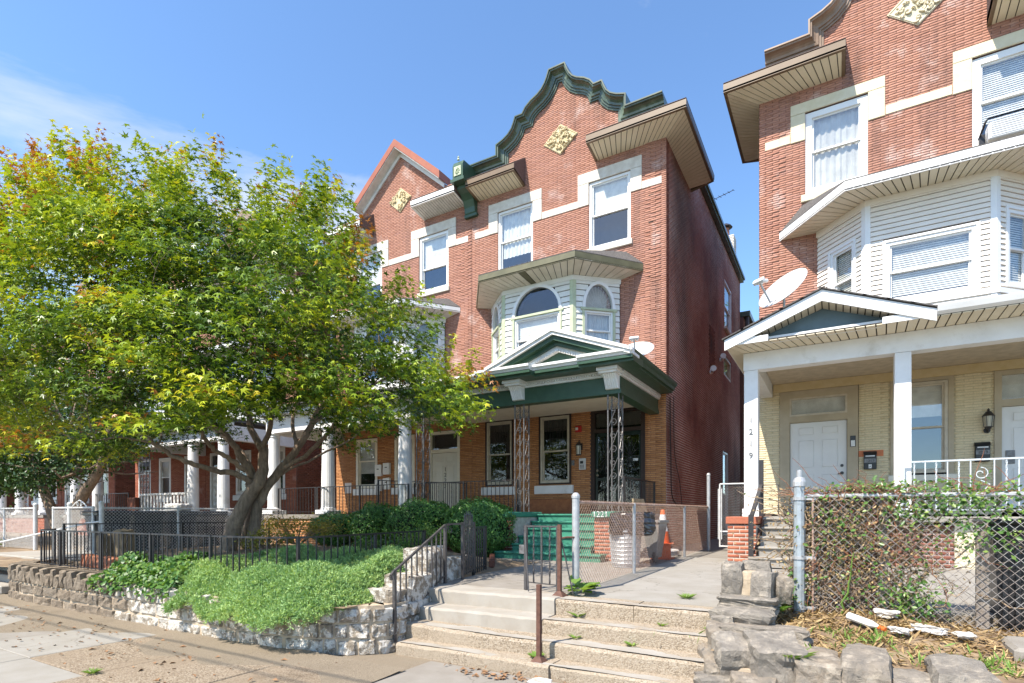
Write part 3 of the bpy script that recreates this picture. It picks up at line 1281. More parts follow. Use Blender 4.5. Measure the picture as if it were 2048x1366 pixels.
def red_front(h, C, xl, xr, clip, z_top, wins, single=300, lint='stone_white'):
    holes = [(a, b, z0, z1) for a, b, z0, z1 in wins]
    brick_wall(h, 'facade_wall', FR, xl, xr - .006, 4.96, z_top, holes, clip, bm='brick_red', mm='mortar_dark', single=single, quoin=quoin(C, xl, xr), jt=.006, jv=.009)


W21 = [(-6.30, -5.04, 9.44, 11.42), (-9.46, -8.18, 9.44, 11.42)]
red_front(H21, -7.25, -10.47, -4.03, curve_clip(-7.22, -10.47, -4.03, 12.88), 14.9, W21)
brick_wall(H21, 'porch_wall', FR, -10.47, -4.036, 1.66, 4.96, [(-9.95, -8.88, 2.55, 4.69), (-7.97, -6.87, 2.55, 4.72), (-6.24, -4.62, 1.6, 4.72)], bm='brick_orange', mm='mortar_dark', single=300)
# side wall
SW = T(-4.03, F, 0) @ RZ(R(90))
brick_wall(H21, 'side_wall', SW, .012, 13.4, .15, 12.78, [(9.1, 10.9, 9.44, 11.5), (8.95, 10.75, 7.42, 8.30), (8.75, 10.1, .7, 4.3)], bm='brick_maroon', mm='mortar_maroon', bl=.215, ch=.0735, jt=.019, jv=.013, single=300, proud=.002, jitter=.001)
window(H21, SW @ T(10.0, 0, 9.44), 1.78, 2.03, 'white_vinyl', .08, recess=.04, blind=None)
window(H21, SW @ T(9.85, 0, 7.44), 1.78, .84, 'frame_cream', .08, recess=.04, sash=False, blind=('flat', 0, 'blind_white'))
window(H21, SW @ T(9.42, 0, .75), 1.33, 3.5, 'white_vinyl', .08, recess=.05, blind=('slats', 0.1, 'blind_white'))
obj('window_sill', MB().bbox(-4.05, -3.93, 24.15, 26.25, 9.33, 9.44, .01), 'stone_white', H21)
# bricked up opening
bp = MB()
for r in range(22):
    for k in range(5):
        y = 21.0 + k * .215 + (r % 2) * .1
        z = 7.0 + r * .0735
        bp.box(-4.022, -4.012, y + .005, y + .205, z + .005, z + .066)
o = obj('bricked_patch', bp, 'brick_brown', H21)
o['kind'] = 'stuff'
house_body(H21, -10.47, -4.03)
cap = MB()
cap.box(-4.42, -3.86, 17.9, 28.6, 12.79, 12.90)
cap.box(-4.46, -3.80, 17.9, 28.62, 12.90, 13.02)
obj('side_coping', cap, 'green_coping', H21)
cp = MB()
sweep_xz(cp, [(x - 7.22, z) for x, z in coping_path(CURVE, 12.9, 3.22, 3.16)], PROF, F)
obj('gable_coping', cp, 'green_coping', H21)
diamond(H21, -7.22, 13.0, 'terracotta_cream')
for (wa, wb, z0, z1), (la, lb) in zip(W21, ((-6.65, -4.71), (-9.81, -7.86))):
    lintel(H21, la, lb, wa, wb, 'stone_white')
    obj('window_sill', MB().bbox(wa - .06, wb + .06, F - .07, F + .1, z0 - .16, z0 - .004, .012), 'stone_white', H21)
    window(H21, T((wa + wb) / 2, F, z0), wb - wa, 1.96, 'white_vinyl', .075, recess=.05, blind=('flat', .52, 'blind_white') if wa > -7 else ('curtain', .25, 'blind_white'), split=.5)
belt(H21, -7.856, -6.654, 'stone_white')
belt(H21, -4.706, -4.15, 'stone_white')
belt(H21, -10.36, -9.815, 'stone_white')
# pent eaves
pent(H21, [(-6.1, F), (-4.03, F), (-4.03, 18.0)], [(-6.1, 14.48), (-3.33, 14.48), (-3.33, 18.2)], 11.98, 12.12, 12.86, 'tan_soffit', 'brown_fascia', [16, 20])
pent(H21, [(-10.25, F), (-8.45, F)], [(-10.25, 14.48), (-8.45, 14.48)], 11.98, 12.12, 12.86, 'tan_soffit', 'brown_fascia', [13])
# small dark header slots down the right pier
for z in (10.5, 9.75, 9.0, 8.25, 7.5):
    obj('header_slot', MB().box(-4.52, -4.38, F - .0085, F + .01, z, z + .035), 'gap_dark', H21)
# scroll bracket at the party line
cb = MB()
prof = [(F, 11.55), (F - .10, 11.55), (F - .16, 11.62), (F - .18, 11.78), (F - .26, 11.98), (F - .42, 12.12), (F - .60, 12.2), (F - .62, 12.32), (F - .80, 12.36), (F - .84, 12.42), (F - .84, 12.82), (F - .78, 12.95), (F, 12.98)]
cb.prism(prof, 'x', -10.66, -10.26)
cb.box(-10.72, -10.20, F - .88, F - .05, 12.30, 12.39)
cb.box(-10.70, -10.22, F - .13, F, 11.50, 11.60)
br_ = obj('scroll_bracket', cb, 'green_paint', H21)
pq = MB()
pq.bbox(-10.60, -10.32, F - .865, F - .83, 12.47, 12.78, .01)
for k in range(9):
    t = k * .7
    pq.tube([(-10.46 + .09 * math.cos(t), F - .87, 12.62 + .1 * math.sin(t)), (-10.46 + .03 * math.cos(t + .8), F - .885, 12.62 + .04 * math.sin(t + .8))], [.02, .012], 5)
pq.lathe([(.0, .0), (.045, .03), (.02, .09), (.035, .12), (.0, .17)], -10.46, F - .8, 10, 12.97)
obj('bracket_plaque', pq, 'pale_green_trim', br_)

# oriel
oriel(H21, (-9.70, F), (-8.66, 14.2), (-6.37, 14.2), (-5.31, F), 5.3, 8.34, 'white_siding', 'pale_green_trim', .165, 'arch', 'grey_soffit', 'olive_fascia',
      [(-10.30, F - .02), (-9.08, 13.5), (-6.0, 13.5), (-4.67, F - .02)], 8.34, 8.46, .20, 9.1, [7, 14, 8])

# ---------------- porch
PX0, PX1 = -10.46, -4.25
obj('porch_floor', MB().box(PX0, PX1 + .2, 12.0, F - .01, 1.50, 1.64), 'concrete', H21)
brick_wall(H21, 'porch_base', T(0, 12.06, 0), PX0, -6.65, .6, 1.5, bm='brick_brown', mm='mortar_light', bl=.215, ch=.075, single=0)
bm_ = MB()
bm_.box(PX0, PX1, 12.1, 12.36, 4.41, 4.80)
bm_.box(PX1 - .26, PX1, 12.365, F - .01, 4.41, 4.80)
bm_.box(PX0, PX1 + .025, 12.075, 12.1, 4.405, 4.50)
bm_.box(PX1, PX1 + .025, 12.1, F - .02, 4.405, 4.50)
obj('porch_beam', bm_, 'green_paint', H21)
obj('porch_ceiling', MB().box(PX0, PX1 - .27, 12.37, F - .04, 4.66, 4.70), 'cream_paint', H21)
obj('wall_board', MB().box(PX0 + .05, -6.3, F - .05, F - .012, 4.72, 4.98), 'cream_paint', H21)
fz_ = MB()
fz_.box(PX0, PX1 + .045, 12.05, 12.34, 4.803, 4.90)
fz_.box(PX0, PX1 + .075, 12.02, 12.34, 4.90, 4.94)
fz_.box(PX1 - .2, PX1 + .045, 12.34, F - .02, 4.803, 4.90)
fz_.box(PX1 - .2, PX1 + .075, 12.34, F - .02, 4.90, 4.94)
obj('frieze', fz_, 'white_paint', H21)
dn = MB()
x = PX0 + .05
while x < PX1 + .05:
    dn.box(x, x + .035, 12.0, 12.05, 4.845, 4.895)
    x += .065
y = 12.08
while y < F - .1:
    dn.box(PX1 + .045, PX1 + .095, y, y + .035, 4.845, 4.895)
    y += .065
o = obj('dentils', dn, 'white_paint', H21)
o['kind'] = 'stuff'
cs = MB()
# projecting end blocks and the recessed run between them
XR = -3.75
for a, b, yf in ((-5.02, XR, 11.36), (-7.75, -6.24, 11.36), (-6.24, -5.02, 11.56), (PX0, -7.75, 11.56)):
    cs.box(a, b, yf + .14, 12.2, 4.945, 5.0)
    cs.box(a, b, yf + .06, 12.2, 5.0, 5.06)
    cs.box(a, b, yf + .10, 12.2, 5.06, 5.14)
cs.box(-4.4, XR - .10, 12.2, F - .02, 4.945, 5.0)
cs.box(-4.4, XR - .05, 12.2, F - .02, 5.0, 5.06)
# moulded green gutter down the open side
g = [(XR - .12, 5.0), (XR - .05, 5.02), (XR - .03, 5.08), (XR + .02, 5.12), (XR + .03, 5.19), (XR - .3, 5.19), (XR - .3, 5.0)]
cs.prism(g, 'y', 11.52, F - .02)
obj('cornice', cs, 'green_paint', H21)
wc = MB()
cr_ = [(.10, 5.06), (.06, 5.075), (.04, 5.11), (.0, 5.14), (.0, 5.195), (.5, 5.195), (.5, 5.06)]
for a, b, yf in ((-5.02, XR + .02, 11.36), (-7.77, -6.24, 11.36), (-6.238, -5.022, 11.56), (PX0, -7.772, 11.56)):
    wc.prism([(yf + p, q) for p, q in cr_], 'x', a, b)
obj('crown_moulding', wc, 'white_paint', H21)
obj('porch_roof', MB().box(PX0, XR - .31, 11.9, F - .02, 5.10, 5.22), 'roof_tar', H21)
CX = -5.63
pd = chevron(CX, 5.92, 1.84, .70, .075, 11.33, 12.6)
q = chevron(CX, 5.845, 1.84, .70, .075, 11.37, 12.5)
pd.add(q.v, q.f)
obj('raking_crown', pd, 'white_paint', H21)
q = chevron(CX, 5.77, 1.70, .645, .11, 11.44, 12.5)
q2 = chevron(CX, 5.66, 1.45, .55, .09, 11.56, 12.5)
q.add(q2.v, q2.f)
obj('raking_fascia', q, 'green_paint', H21)
q = chevron(CX, 5.575, 1.05, .40, .13, 11.64, 12.3)
n_ = 13
for s in (-1, 1):
    for k in range(n_):
        t = (k + .5) / n_
        xx = CX + s * t * .8
        zz = 5.445 - t * .8 * .38
        q.box(xx - .02, xx + .02, 11.60, 11.64, zz, zz + .05)
obj('raking_dentils', q, 'white_paint', H21)
obj('tympanum', MB().prism([(CX - 1.35, 5.15), (CX + 1.35, 5.15), (CX, 5.66)], 'y', 11.74, 11.80), 'green_paint', H21)
rf = MB()
for s in (-1, 1):
    rf.quadslab([(CX, 11.5, 5.93), (CX + s * 1.84, 11.5, 5.23), (CX + s * 1.84, F - 1.01, 5.23), (CX, F - 1.01, 5.93)], (0, 0, .02))
obj('pediment_roof', rf, 'roof_tar', H21)
for cx in (-4.42, -6.90):
    c = MB()
    w_ = .155
    pf = [(12.1, 4.50), (12.02, 4.51), (11.98, 4.58), (11.90, 4.72), (11.80, 4.80), (11.80, 4.815), (12.1, 4.815)]
    c.prism(pf, 'x', cx - w_, cx + w_)
    for k in range(6):
        xx = cx - w_ + .03 + k * .05
        c.tube([(xx, 12.01, 4.52), (xx, 11.97, 4.59), (xx, 11.89, 4.725), (xx, 11.795, 4.805)], .014, 5)
    c.box(cx - w_ - .06, cx + w_ + .06, 11.72, 12.1, 4.82, 4.87)
    c.box(cx - w_ - .09, cx + w_ + .09, 11.66, 12.1, 4.87, 4.94)
    obj('console', c, 'white_paint', H21)

# iron posts
def scroll(cx, cz, r, a0, turns, sgn, n=14):
    return [(cx + sgn * r * (1 - .75 * k / n) * math.cos(a0 + turns * 2 * math.pi * k / n), cz + r * (1 - .75 * k / n) * math.sin(a0 + turns * 2 * math.pi * k / n)) for k in range(n + 1)]


def iron_post(parent, cx, cy, z0, z1, w_=.26, d_=.26):
    p = MB()
    for sx in (-1, 1):
        for sy in (-1, 1):
            p.box(cx + sx * w_ / 2 - .013, cx + sx * w_ / 2 + .013, cy + sy * d_ / 2 - .013, cy + sy * d_ / 2 + .013, z0, z1)
    po = obj('porch_post', p, 'iron_silver', parent)
    s = MB()
    for face in range(2):
        z = z0 + .12
        while z < z1 - .5:
            hh = .62
            for sg, zc in ((1, z + .16), (-1, z + hh - .16)):
                pts = scroll(0, 0, .085, -1.57 if sg > 0 else 1.57, 1.15 * sg, sg)
                if face == 0:
                    s.tube([(cx + a, cy - d_ / 2, zc + b) for a, b in pts], .007, 4)
                else:
                    s.tube([(cx + w_ / 2, cy + a, zc + b) for a, b in pts], .007, 4)
            a, b = (-w_ / 2 + .02, w_ / 2 - .02)
            if face == 0:
                s.tube([(cx + a, cy - d_ / 2, z + .05), (cx, cy - d_ / 2, z + hh / 2), (cx + b, cy - d_ / 2, z + hh - .05)], .007, 4)
            else:
                s.tube([(cx + w_ / 2, cy + a, z + .05), (cx + w_ / 2, cy, z + hh / 2), (cx + w_ / 2, cy + b, z + hh - .05)], .007, 4)
            z += hh
        for sg in (-1, 1):
            pts = scroll(0, 0, .055, 1.57, 1.1, sg)
            if face == 0:
                s.tube([(cx + sg * .06 + a, cy - d_ / 2, z1 - .16 + b) for a, b in pts], .006, 4)
            else:
                s.tube([(cx + w_ / 2, cy + sg * .06 + a, z1 - .16 + b) for a, b in pts], .006, 4)
    obj('post_scrollwork', s, 'iron_silver', po)
    return po


for cx in (-4.42, -6.90, -10.12):
    iron_post(H21, cx, 12.24, 1.64, 4.41)

# windows and door under the porch
for a, b in ((-9.91, -8.92), (-7.93, -6.91)):
    f = MB()
    f.box(a - .035, a + .02, F - .02, F + .12, 2.555, 4.70)
    f.box(b - .02, b + .035, F - .02, F + .12, 2.555, 4.70)
    f.box(a + .02, b - .02, F - .02, F + .12, 4.63, 4.70)
    f.box(a + .02, b - .02, F - .02, F + .12, 2.555, 2.60)
    fo = obj('window_surround', f, 'frame_dark', H21)
    window(H21, T((a + b) / 2, F + .02, 2.60), b - a - .04, 2.03, 'frame_cream', .055, recess=.0, glass='glass_dark', blind=('curtain', .5, 'room_dark'), split=.48)
    obj('window_sill', MB().bbox(a - .16, b + .12, F - .09, F + .1, 2.26, 2.52, .012), 'white_paint', H21)
    cx = (a + b) / 2 + .14
    ld = MB()
    for dx in (-.3, -.22, -.08, .02, .1):
        ld.tube([(cx + dx, F + .028, 3.75), (cx + dx, F + .028, 4.3)], .004, 4)
    ld.tube([(cx - .42, F + .028, 4.3), (cx + .2, F + .028, 4.3)], .004, 4)
    ld.tube([(cx - .42, F + .028, 3.75), (cx + .2, F + .028, 3.75)], .004, 4)
    for dx in (-.05, .08):
        ld.tube([(cx + dx + u, F + .028, 4.15 + v) for u, v in scroll(0, 0, .05, 0, 1.0, 1 if dx > 0 else -1)], .004, 4)
    obj('leaded_lines', ld, 'iron_black', H21)
dr = MB()
dr.box(-6.24, -6.12, F - .01, F + .2, 1.64, 4.7)
dr.box(-4.74, -4.62, F - .01, F + .2, 1.64, 4.7)
dr.box(-6.12, -4.74, F - .01, F + .2, 4.6, 4.7)
dr.box(-6.12, -4.74, F - .005, F + .2, 4.02, 4.12)
df = obj('door_frame', dr, 'frame_dark', H21)
obj('transom_pane', MB().box(-6.12, -4.74, F + .06, F + .065, 4.12, 4.6), 'glass_dark', df)
d = MB()
for k in range(2):
    xa = -6.11 + k * .69
    d.box(xa, xa + .06, F + .03, F + .08, 1.65, 4.01)
    d.box(xa + .62, xa + .68, F + .03, F + .08, 1.65, 4.01)
    d.box(xa + .06, xa + .62, F + .03, F + .08, 3.9, 4.01)
    d.box(xa + .06, xa + .62, F + .03, F + .08, 1.65, 1.78)
    d.box(xa + .06, xa + .62, F + .03, F + .08, 2.62, 2.70)
do = obj('security_door', d, 'door_dark', H21)
obj('pane', MB().box(-6.10, -4.74, F + .06, F + .064, 1.7, 3.98), 'glass_dark', do)
gr = MB()
for cx in (-5.76, -5.07):
    for k in range(14):
        t = 2 * math.pi * k / 14
        gr.tube([(cx + .03 * math.cos(t), F + .045, 3.3 + .05 * math.sin(t)), (cx + .27 * math.cos(t), F + .045, 3.3 + .5 * math.sin(t))], .006, 4)
        gr.tube([(cx + .03 * math.cos(t), F + .045, 2.2 + .05 * math.sin(t)), (cx + .27 * math.cos(t), F + .045, 2.2 + .38 * math.sin(t))], .006, 4)
obj('door_grille', gr, 'iron_black', do)
obj('inner_door', MB().box(-6.1, -4.74, F + .25, F + .3, 1.65, 4.6), 'door_dark', H21)
kb = MB()
for z in (2.78, 2.90):
    kb.lathe([(.0, 0), (.03, .005), (.035, .03), (.02, .05), (.0, .055)], 0, 0, 10)
kn = MB()
for z in (2.78, 2.92):
    kn.tube([(-6.03, F + .03, z), (-6.03, F - .02, z)], [.028, .036], 10)
obj('door_knob', kn, 'brass_dark', do)
obj('door_sticker', MB().box(-4.98, -4.84, F + .052, F + .056, 3.16, 3.23), 'number_white', do)
# bench-like timber panel on the porch
obj('porch_panel', MB().bbox(-8.3, -6.8, 15.02, 15.08, 1.66, 2.10, .01), 'orange_wood', H21)

# green steps
st = MB()
for k in range(6):
    zt = .68 + (k + 1) * .162
    y0 = 10.25 + k * .30
    a, b = (-6.55, -4.0) if k < 1 else (-6.22, -4.32)
    tr = MB()
    tr.bbox(a, b, y0 - .02, 12.05 if k == 5 else y0 + .34, zt - .045, zt, .012)
    tr.box(a + .02, b - .02, y0 + .015, y0 + .3, zt - .165, zt - .046)
    obj('step', tr, 'green_step', H21)
for a, b in ((-6.72, -6.24), (-4.30, -3.86)):
    brick_wall(H21, 'cheek_wall', T(0, 10.66, 0), a, b, .6, 1.58, bm='brick_pier' if a > -5 else 'brick_brown', mm='mortar_light', bl=.215, ch=.075, jt=.012, single=0, th=1.4)
    c = MB().bbox(a - .04, b + .04, 10.58, 12.0, 1.58, 1.70, .02)
    co = obj('cheek_cap', c, 'green_step', H21)
    if a > -5:
        text('house_number', '1221', .17, 'number_white', co, T((a + b) / 2 - .06, 10.575, 1.59) @ FRONT)
# ------------------------------------------------------------------ house to the left with the pointed gable
def round_column(parent, cx, cy, z0, z1, r=.21, plinth=True, m='white_paint'):
    c = MB()
    c.lathe([(r * 1.15, 0), (r * 1.15, .05), (r, .09), (r * .99, (z1 - z0) * .35), (r * .84, z1 - z0 - .16), (r * .95, z1 - z0 - .12), (r * .86, z1 - z0 - .09), (r * 1.1, z1 - z0 - .02), (r * 1.1, z1 - z0)], cx, cy, 20, z0)
    co = obj('porch_column', c, m, parent, smooth=False)
    if plinth:
        obj('plinth', MB().bbox(cx - r * 1.35, cx + r * 1.35, cy - r * 1.35, cy + r * 1.35, z0 - .14, z0 - .002, .012), m, co)
    return co


def pointed_house(h, C, xl, xr, full=True, col='red_metal', sgl=300):
    wins = [(C + .96, C + 2.24, 9.44, 11.42), (C - 2.1, C - .82, 9.44, 11.42)]
    red_front(h, C, xl, xr, gable_clip(C + .1, xl, xr, 12.9, 14.68, .86), 14.68, wins, single=sgl)
    house_body(h, xl, xr)
    for a, b, z0, z1 in wins:
        lintel(h, a - .36, b + .33, a, b, 'stone_white')
        obj('window_sill', MB().bbox(a - .06, b + .06, F - .07, F + .1, z0 - .16, z0 - .004, .012), 'stone_white', h)
        window(h, T((a + b) / 2, F, z0), b - a, 1.96, 'white_vinyl', .10, recess=.05, blind=('flat', .45, 'blind_white'), split=.42)
    belt(h, wins[0][1] + .335, xr - .15, 'stone_white')
    belt(h, wins[1][1] + .335, wins[0][0] - .365, 'stone_white')
    belt(h, xl + .15, wins[1][0] - .365, 'stone_white')
    q = chevron(C + .1, 15.02, 2.02, 1.74, .27, F - .36, F + .3)
    obj('gable_cap', q, col, h)
    q = chevron(C + .1, 14.745, 1.98, 1.705, .03, F - .34, F - .002)
    obj('gable_soffit', q, 'white_soffit', h)
    q = chevron(C + .1, 14.71, 1.98, 1.705, .15, F - .045, F - .002)
    obj('gable_trim', q, 'white_paint', h)
    diamond(h, C + .1, 13.0, 'terracotta_cream', .52, .45)
    pent(h, [(xr - 2.05, F), (xr - .22, F)], [(xr - 2.05, 14.48), (xr - .22, 14.48)], 11.98, 12.12, 12.86, 'white_soffit', 'white_paint', [18])
    pent(h, [(xl, F), (xl + 2.0, F)], [(xl, 14.48), (xl + 2.0, 14.48)], 11.98, 12.12, 12.86, 'white_soffit', 'white_paint', [12])
    oriel(h, (C - 2.2, F), (C - 1.15, 14.2), (C + 1.1, 14.2), (C + 2.15, F), 5.3, 8.34, 'white_siding', 'white_paint', .165, 'arch', 'white_soffit', 'white_paint',
          [(C - 2.8, F - .02), (C - 1.6, 13.5), (C + 1.5, 13.5), (C + 2.75, F - .02)], 8.34, 8.46, .16, 9.0, [5, 10, 5])


H23 = thing('row_house', 'brick row house with pointed red-brown metal gable and cream door numbered 1223', 'house', (-13.7, F, .6))
C = -13.7
pointed_house(H23, C, -16.93, -10.474)
brick_wall(H23, 'porch_wall', FR, -16.93, -10.474, 1.66, 4.96, [(-15.85, -14.75, 2.6, 4.5), (-13.9, -12.95, 2.6, 4.5), (-12.30, -10.98, 1.6, 4.5)], bm='brick_orange', mm='mortar_dark', single=300)
for a, b in ((-15.85, -14.75), (-13.9, -12.95)):
    window(H23, T((a + b) / 2, F, 2.62), b - a, 1.86, 'cream_paint', .11, recess=.02, blind=('flat', .3, 'curtain'), split=.55)
    obj('window_sill', MB().bbox(a - .12, b + .12, F - .09, F + .1, 2.36, 2.60, .012), 'white_paint', H23)
f = MB()
f.box(-12.30, -12.20, F - .01, F + .2, 1.64, 4.5)
f.box(-11.08, -10.98, F - .01, F + .2, 1.64, 4.5)
f.box(-12.2, -11.08, F - .01, F + .2, 4.4, 4.5)
f.box(-12.2, -11.08, F - .01, F + .2, 3.76, 3.88)
df = obj('door_frame', f, 'cream_paint', H23)
obj('transom_pane', MB().box(-12.2, -11.08, F + .06, F + .065, 3.88, 4.4), 'glass_dark', df)
obj('room_lining', MB().box(-12.2, -11.08, F + .3, F + .31, 3.8, 4.45), 'room_dark', df)


def panel_door(parent, xa, xb, z0, z1, y, m):
    d = MB().box(xa, xb, y, y + .05, z0, z1)
    do = obj('door', d, m, parent)
    w_, h_ = xb - xa, z1 - z0
    for (ra, rb) in ((.06, .40), (.47, .80), (.85, .95)):
        for (ca, cb) in ((.14, .44), (.56, .86)):
            p = MB()
            a, b, c_, e = xa + ca * w_, xa + cb * w_, z0 + ra * h_, z0 + rb * h_
            p.bbox(a + .02, b - .02, y - .012, y + .01, c_ + .02, e - .02, .009)
            t = .012
            p.box(a, b, y - .008, y, c_, c_ + t)
            p.box(a, b, y - .008, y, e - t, e)
            p.box(a, a + t, y - .008, y, c_ + t, e - t)
            p.box(b - t, b, y - .008, y, c_ + t, e - t)
            obj('door_panel', p, m, do)
    return do


dd = panel_door(H23, -12.19, -11.09, 1.66, 3.75, F + .04, 'door_cream')
for i, ch in enumerate('1223'):
    text('door_number', ch, .2, 'number_black', dd, T(-11.62, F + .035, 3.12 - i * .19) @ FRONT)
obj('porch_floor', MB().box(-16.9, -10.47, 12.0, F - .01, 1.50, 1.636), 'concrete', H23)
brick_wall(H23, 'porch_base', T(0, 12.05, 0), -16.93, -10.47, .6, 1.5, bm='brick_orange', mm='mortar_light', bl=.215, ch=.075, single=0)
b = MB()
b.box(-16.93, -10.47, 12.1, 12.4, 4.40, 4.94)
b.box(-16.95, -10.47, 11.8, 12.45, 4.945, 5.08)
b.box(-16.93, -16.65, 12.4, F - .01, 4.40, 4.94)
obj('porch_beam', b, 'white_paint', H23)
obj('porch_ceiling', MB().box(-16.6, -10.5, 12.41, F - .02, 4.80, 4.84), 'cream_paint', H23)
obj('porch_roof', MB().box(-16.93, -10.47, 11.7, F - .02, 5.085, 5.2), 'roof_tar', H23)
for cx in (-10.80, -14.02, -16.7):
    round_column(H23, cx, 12.25, 1.78, 4.40)
# side wall of the twin seen past the column is the next house; neighbours further left
def twin_house(name_label, C, xl, xr, side, mirrored, doors, cols, colm):
    h = thing('row_house', name_label, 'house', (C, F, .6))
    pointed_house(h, C, xl, xr, sgl=0, col='brown_coping')
    holes = [(C - 2.9, C - 1.7, 1.6, 4.5), (C - .9, C + .2, 2.5, 4.5), (C + 1.4, C + 2.5, 2.5, 4.5)]
    brick_wall(h, 'porch_wall', FR, xl, xr - .006, 1.66, 4.96, holes, bm='brick_pier', mm='mortar_dark', single=60)
    for a, b, z0, z1 in holes[1:]:
        window(h, T((a + b) / 2, F, 2.52), b - a, 1.96, 'white_paint', .14, recess=.02, blind=('flat', .5, 'curtain'))
        obj('window_sill', MB().bbox(a - .12, b + .12, F - .09, F + .1, 2.26, 2.50, .012), 'white_paint', h)
    a, b = holes[0][0], holes[0][1]
    f = MB()
    f.box(a, a + .12, F - .01, F + .2, 1.64, 4.5)
    f.box(b - .12, b, F - .01, F + .2, 1.64, 4.5)
    f.box(a + .12, b - .12, F - .01, F + .2, 4.38, 4.5)
    f.box(a + .12, b - .12, F - .01, F + .2, 3.72, 3.86)
    obj('door_frame', f, 'white_paint', h)
    obj('transom_pane', MB().box(a + .12, b - .12, F + .06, F + .07, 3.86, 4.38), 'glass_dark', h)
    d = MB().box(a + .125, b - .125, F + .04, F + .09, 1.66, 3.715)
    do = obj('door', d, doors, h)
    s = MB()
    for r in range(6):
        for k in range(3):
            s.tube([(a + .3 + k * .28 + u, F + .02, 1.95 + r * .3 + v) for u, v in scroll(0, 0, .12, 0, 1.2, 1 if k % 2 else -1, 9)], .012, 4)
    obj('door_scrollwork', s, 'white_paint', do)
    obj('porch_floor', MB().box(xl, xr, 12.0, F - .01, 1.46, 1.60), 'concrete', h)
    brick_wall(h, 'porch_base', T(0, 12.05, 0), xl, xr, .5, 1.46, bm='brick_pier', mm='mortar_light', bl=.215, ch=.075, single=0)
    b_ = MB()
    b_.box(xl, xr, 12.1, 12.4, 4.40, 4.94)
    b_.box(xl, xr + .02, 11.8, 12.45, 4.945, 5.08)
    b_.box(xr - .28, xr, 12.4, F - .01, 4.40, 4.94)
    obj('porch_beam', b_, 'white_paint', h)
    obj('porch_roof', MB().box(xl, xr, 11.7, F - .02, 5.085, 5.2), 'roof_tar', h)
    for cx in cols:
        round_column(h, cx, 12.25, 1.74, 4.40, m=colm)
    if side:
        S = T(xr, F, 0) @ RZ(R(90))
        brick_wall(h, 'side_wall', S, .012, 13.2, .3, 12.8, [], bm='brick_brown', mm='mortar_dark', bl=.215, ch=.0735, jt=.011, single=80, proud=.005)
    return h


H25 = twin_house('red brick row house with two white round porch columns beyond the maple trunk', -22.5, -25.72, -19.3, True, True, 'door_white', (-19.62, -21.6), 'white_paint')
# white balustrade and posts on its porch
bal = MB().box(-25.4, -21.9, 12.14, 12.24, 2.42, 2.5)
bal.box(-25.4, -21.9, 12.14, 12.24, 1.72, 1.80)
bo = obj('balustrade', bal, 'white_paint', H25)
bl_ = MB().bbox(-.06, .06, -.02, .02, 0, .62, .006)
me = bpy.data.meshes.new('baluster')
me.from_pydata(bl_.v, [], bl_.f)
me.materials.append(MATS['white_paint'])
for k in range(14):
    put('baluster', me, bo, T(-25.3 + k * .25, 12.19, 1.8))
iron_post(H25, -25.3, 12.3, 1.6, 4.4)
obj('brick_pier', MB().bbox(-26.1, -25.45, 12.0, 12.6, 1.0, 2.35, .01), 'brick_brown', H25)
H27 = twin_house('red brick row house with grey and white porch columns left of the brick pier', -28.95, -32.2, -25.726, False, False, 'red_metal', (-29.3, -31.5), 'white_paint')
H29 = twin_house('brick row house at the far left mostly hidden behind the dark tree', -37.6, -40.9, -34.4, True, True, 'door_white', (-35.0, -38.0, -40.5), 'white_paint')
H31 = twin_house('dim brick row house behind the dark tree at the left picture edge', -44.1, -47.4, -40.95, False, False, 'red_metal', (-42.0, -46.5), 'brown_coping')
H33 = twin_house('farthest brick row house up the street at the left picture edge', -53.0, -56.2, -49.7, True, False, 'red_metal', (-50.2, -54.0), 'brown_coping')
dsp = MB().tube([(-19.24, 17.0, .6), (-19.24, 17.0, 12.5)], .06, 8)
dso = obj('downspout', dsp, 'white_paint', H25)

# ------------------------------------------------------------------ right house
H19 = thing('row_house', 'red brick row house with beige sided bay window above a white columned porch', 'house', (1.56, F, .6))
C = 1.56
W19 = [(-.66, .62, 9.40, 11.40), (2.50, 3.78, 9.40, 11.40)]
xl, xr = -1.69, 4.85


def q19(xa, xb, z):
    k = int((z - .6) / .45) % 2
    return xb < xl + (.62 if k else .48) + .02 and xa > xl - .01


def clip19(z):
    return curve_clip(C, xl, xr, 12.88)(z)


brick_wall(H19, 'facade_wall', FR, xl + .006, xr, 4.96, 14.9, W19, clip19, bm='brick_red', mm='mortar_dark', single=300, quoin=q19, jt=.006, jv=.009)
brick_wall(H19, 'porch_wall', FR, xl + .006, xr, 1.64, 4.96, [(-1.22, .44, 1.6, 4.66), (1.05, 2.19, 2.5, 4.68), (2.86, 4.3, 1.6, 4.66)], bm='brick_cream', mm='mortar_cream', proud=.004, jt=.007, single=300)
S = T(xl, 28.4, 0) @ RZ(R(-90))
brick_wall(H19, 'side_wall', S, 0, 28.4 - F - .012, .15, 12.8, [], bm='brick_brown', mm='mortar_dark', bl=.215, ch=.0735, jt=.011, single=0, proud=.005)
obj('flat_roof', MB().box(xl + .3, xr, F + .25, 28.4, 12.55, 12.75), 'roof_tar', H19)
obj('rear_wall', MB().box(xl + .01, xr, 28.41, 28.6, .3, 12.9), 'brick_maroon', H19)
obj('party_wall', MB().box(xr - .2, xr + .05, F + .29, 28.4, .3, 12.9), 'mortar_dark', H19)
cp = MB()
sweep_xz(cp, [(x + C, z) for x, z in coping_path(CURVE, 12.9, 3.1, 3.2)], PROF, F)
obj('gable_coping', cp, 'brown_coping', H19)
diamond(H19, C, 13.0, 'stone_cream', .58, .48)
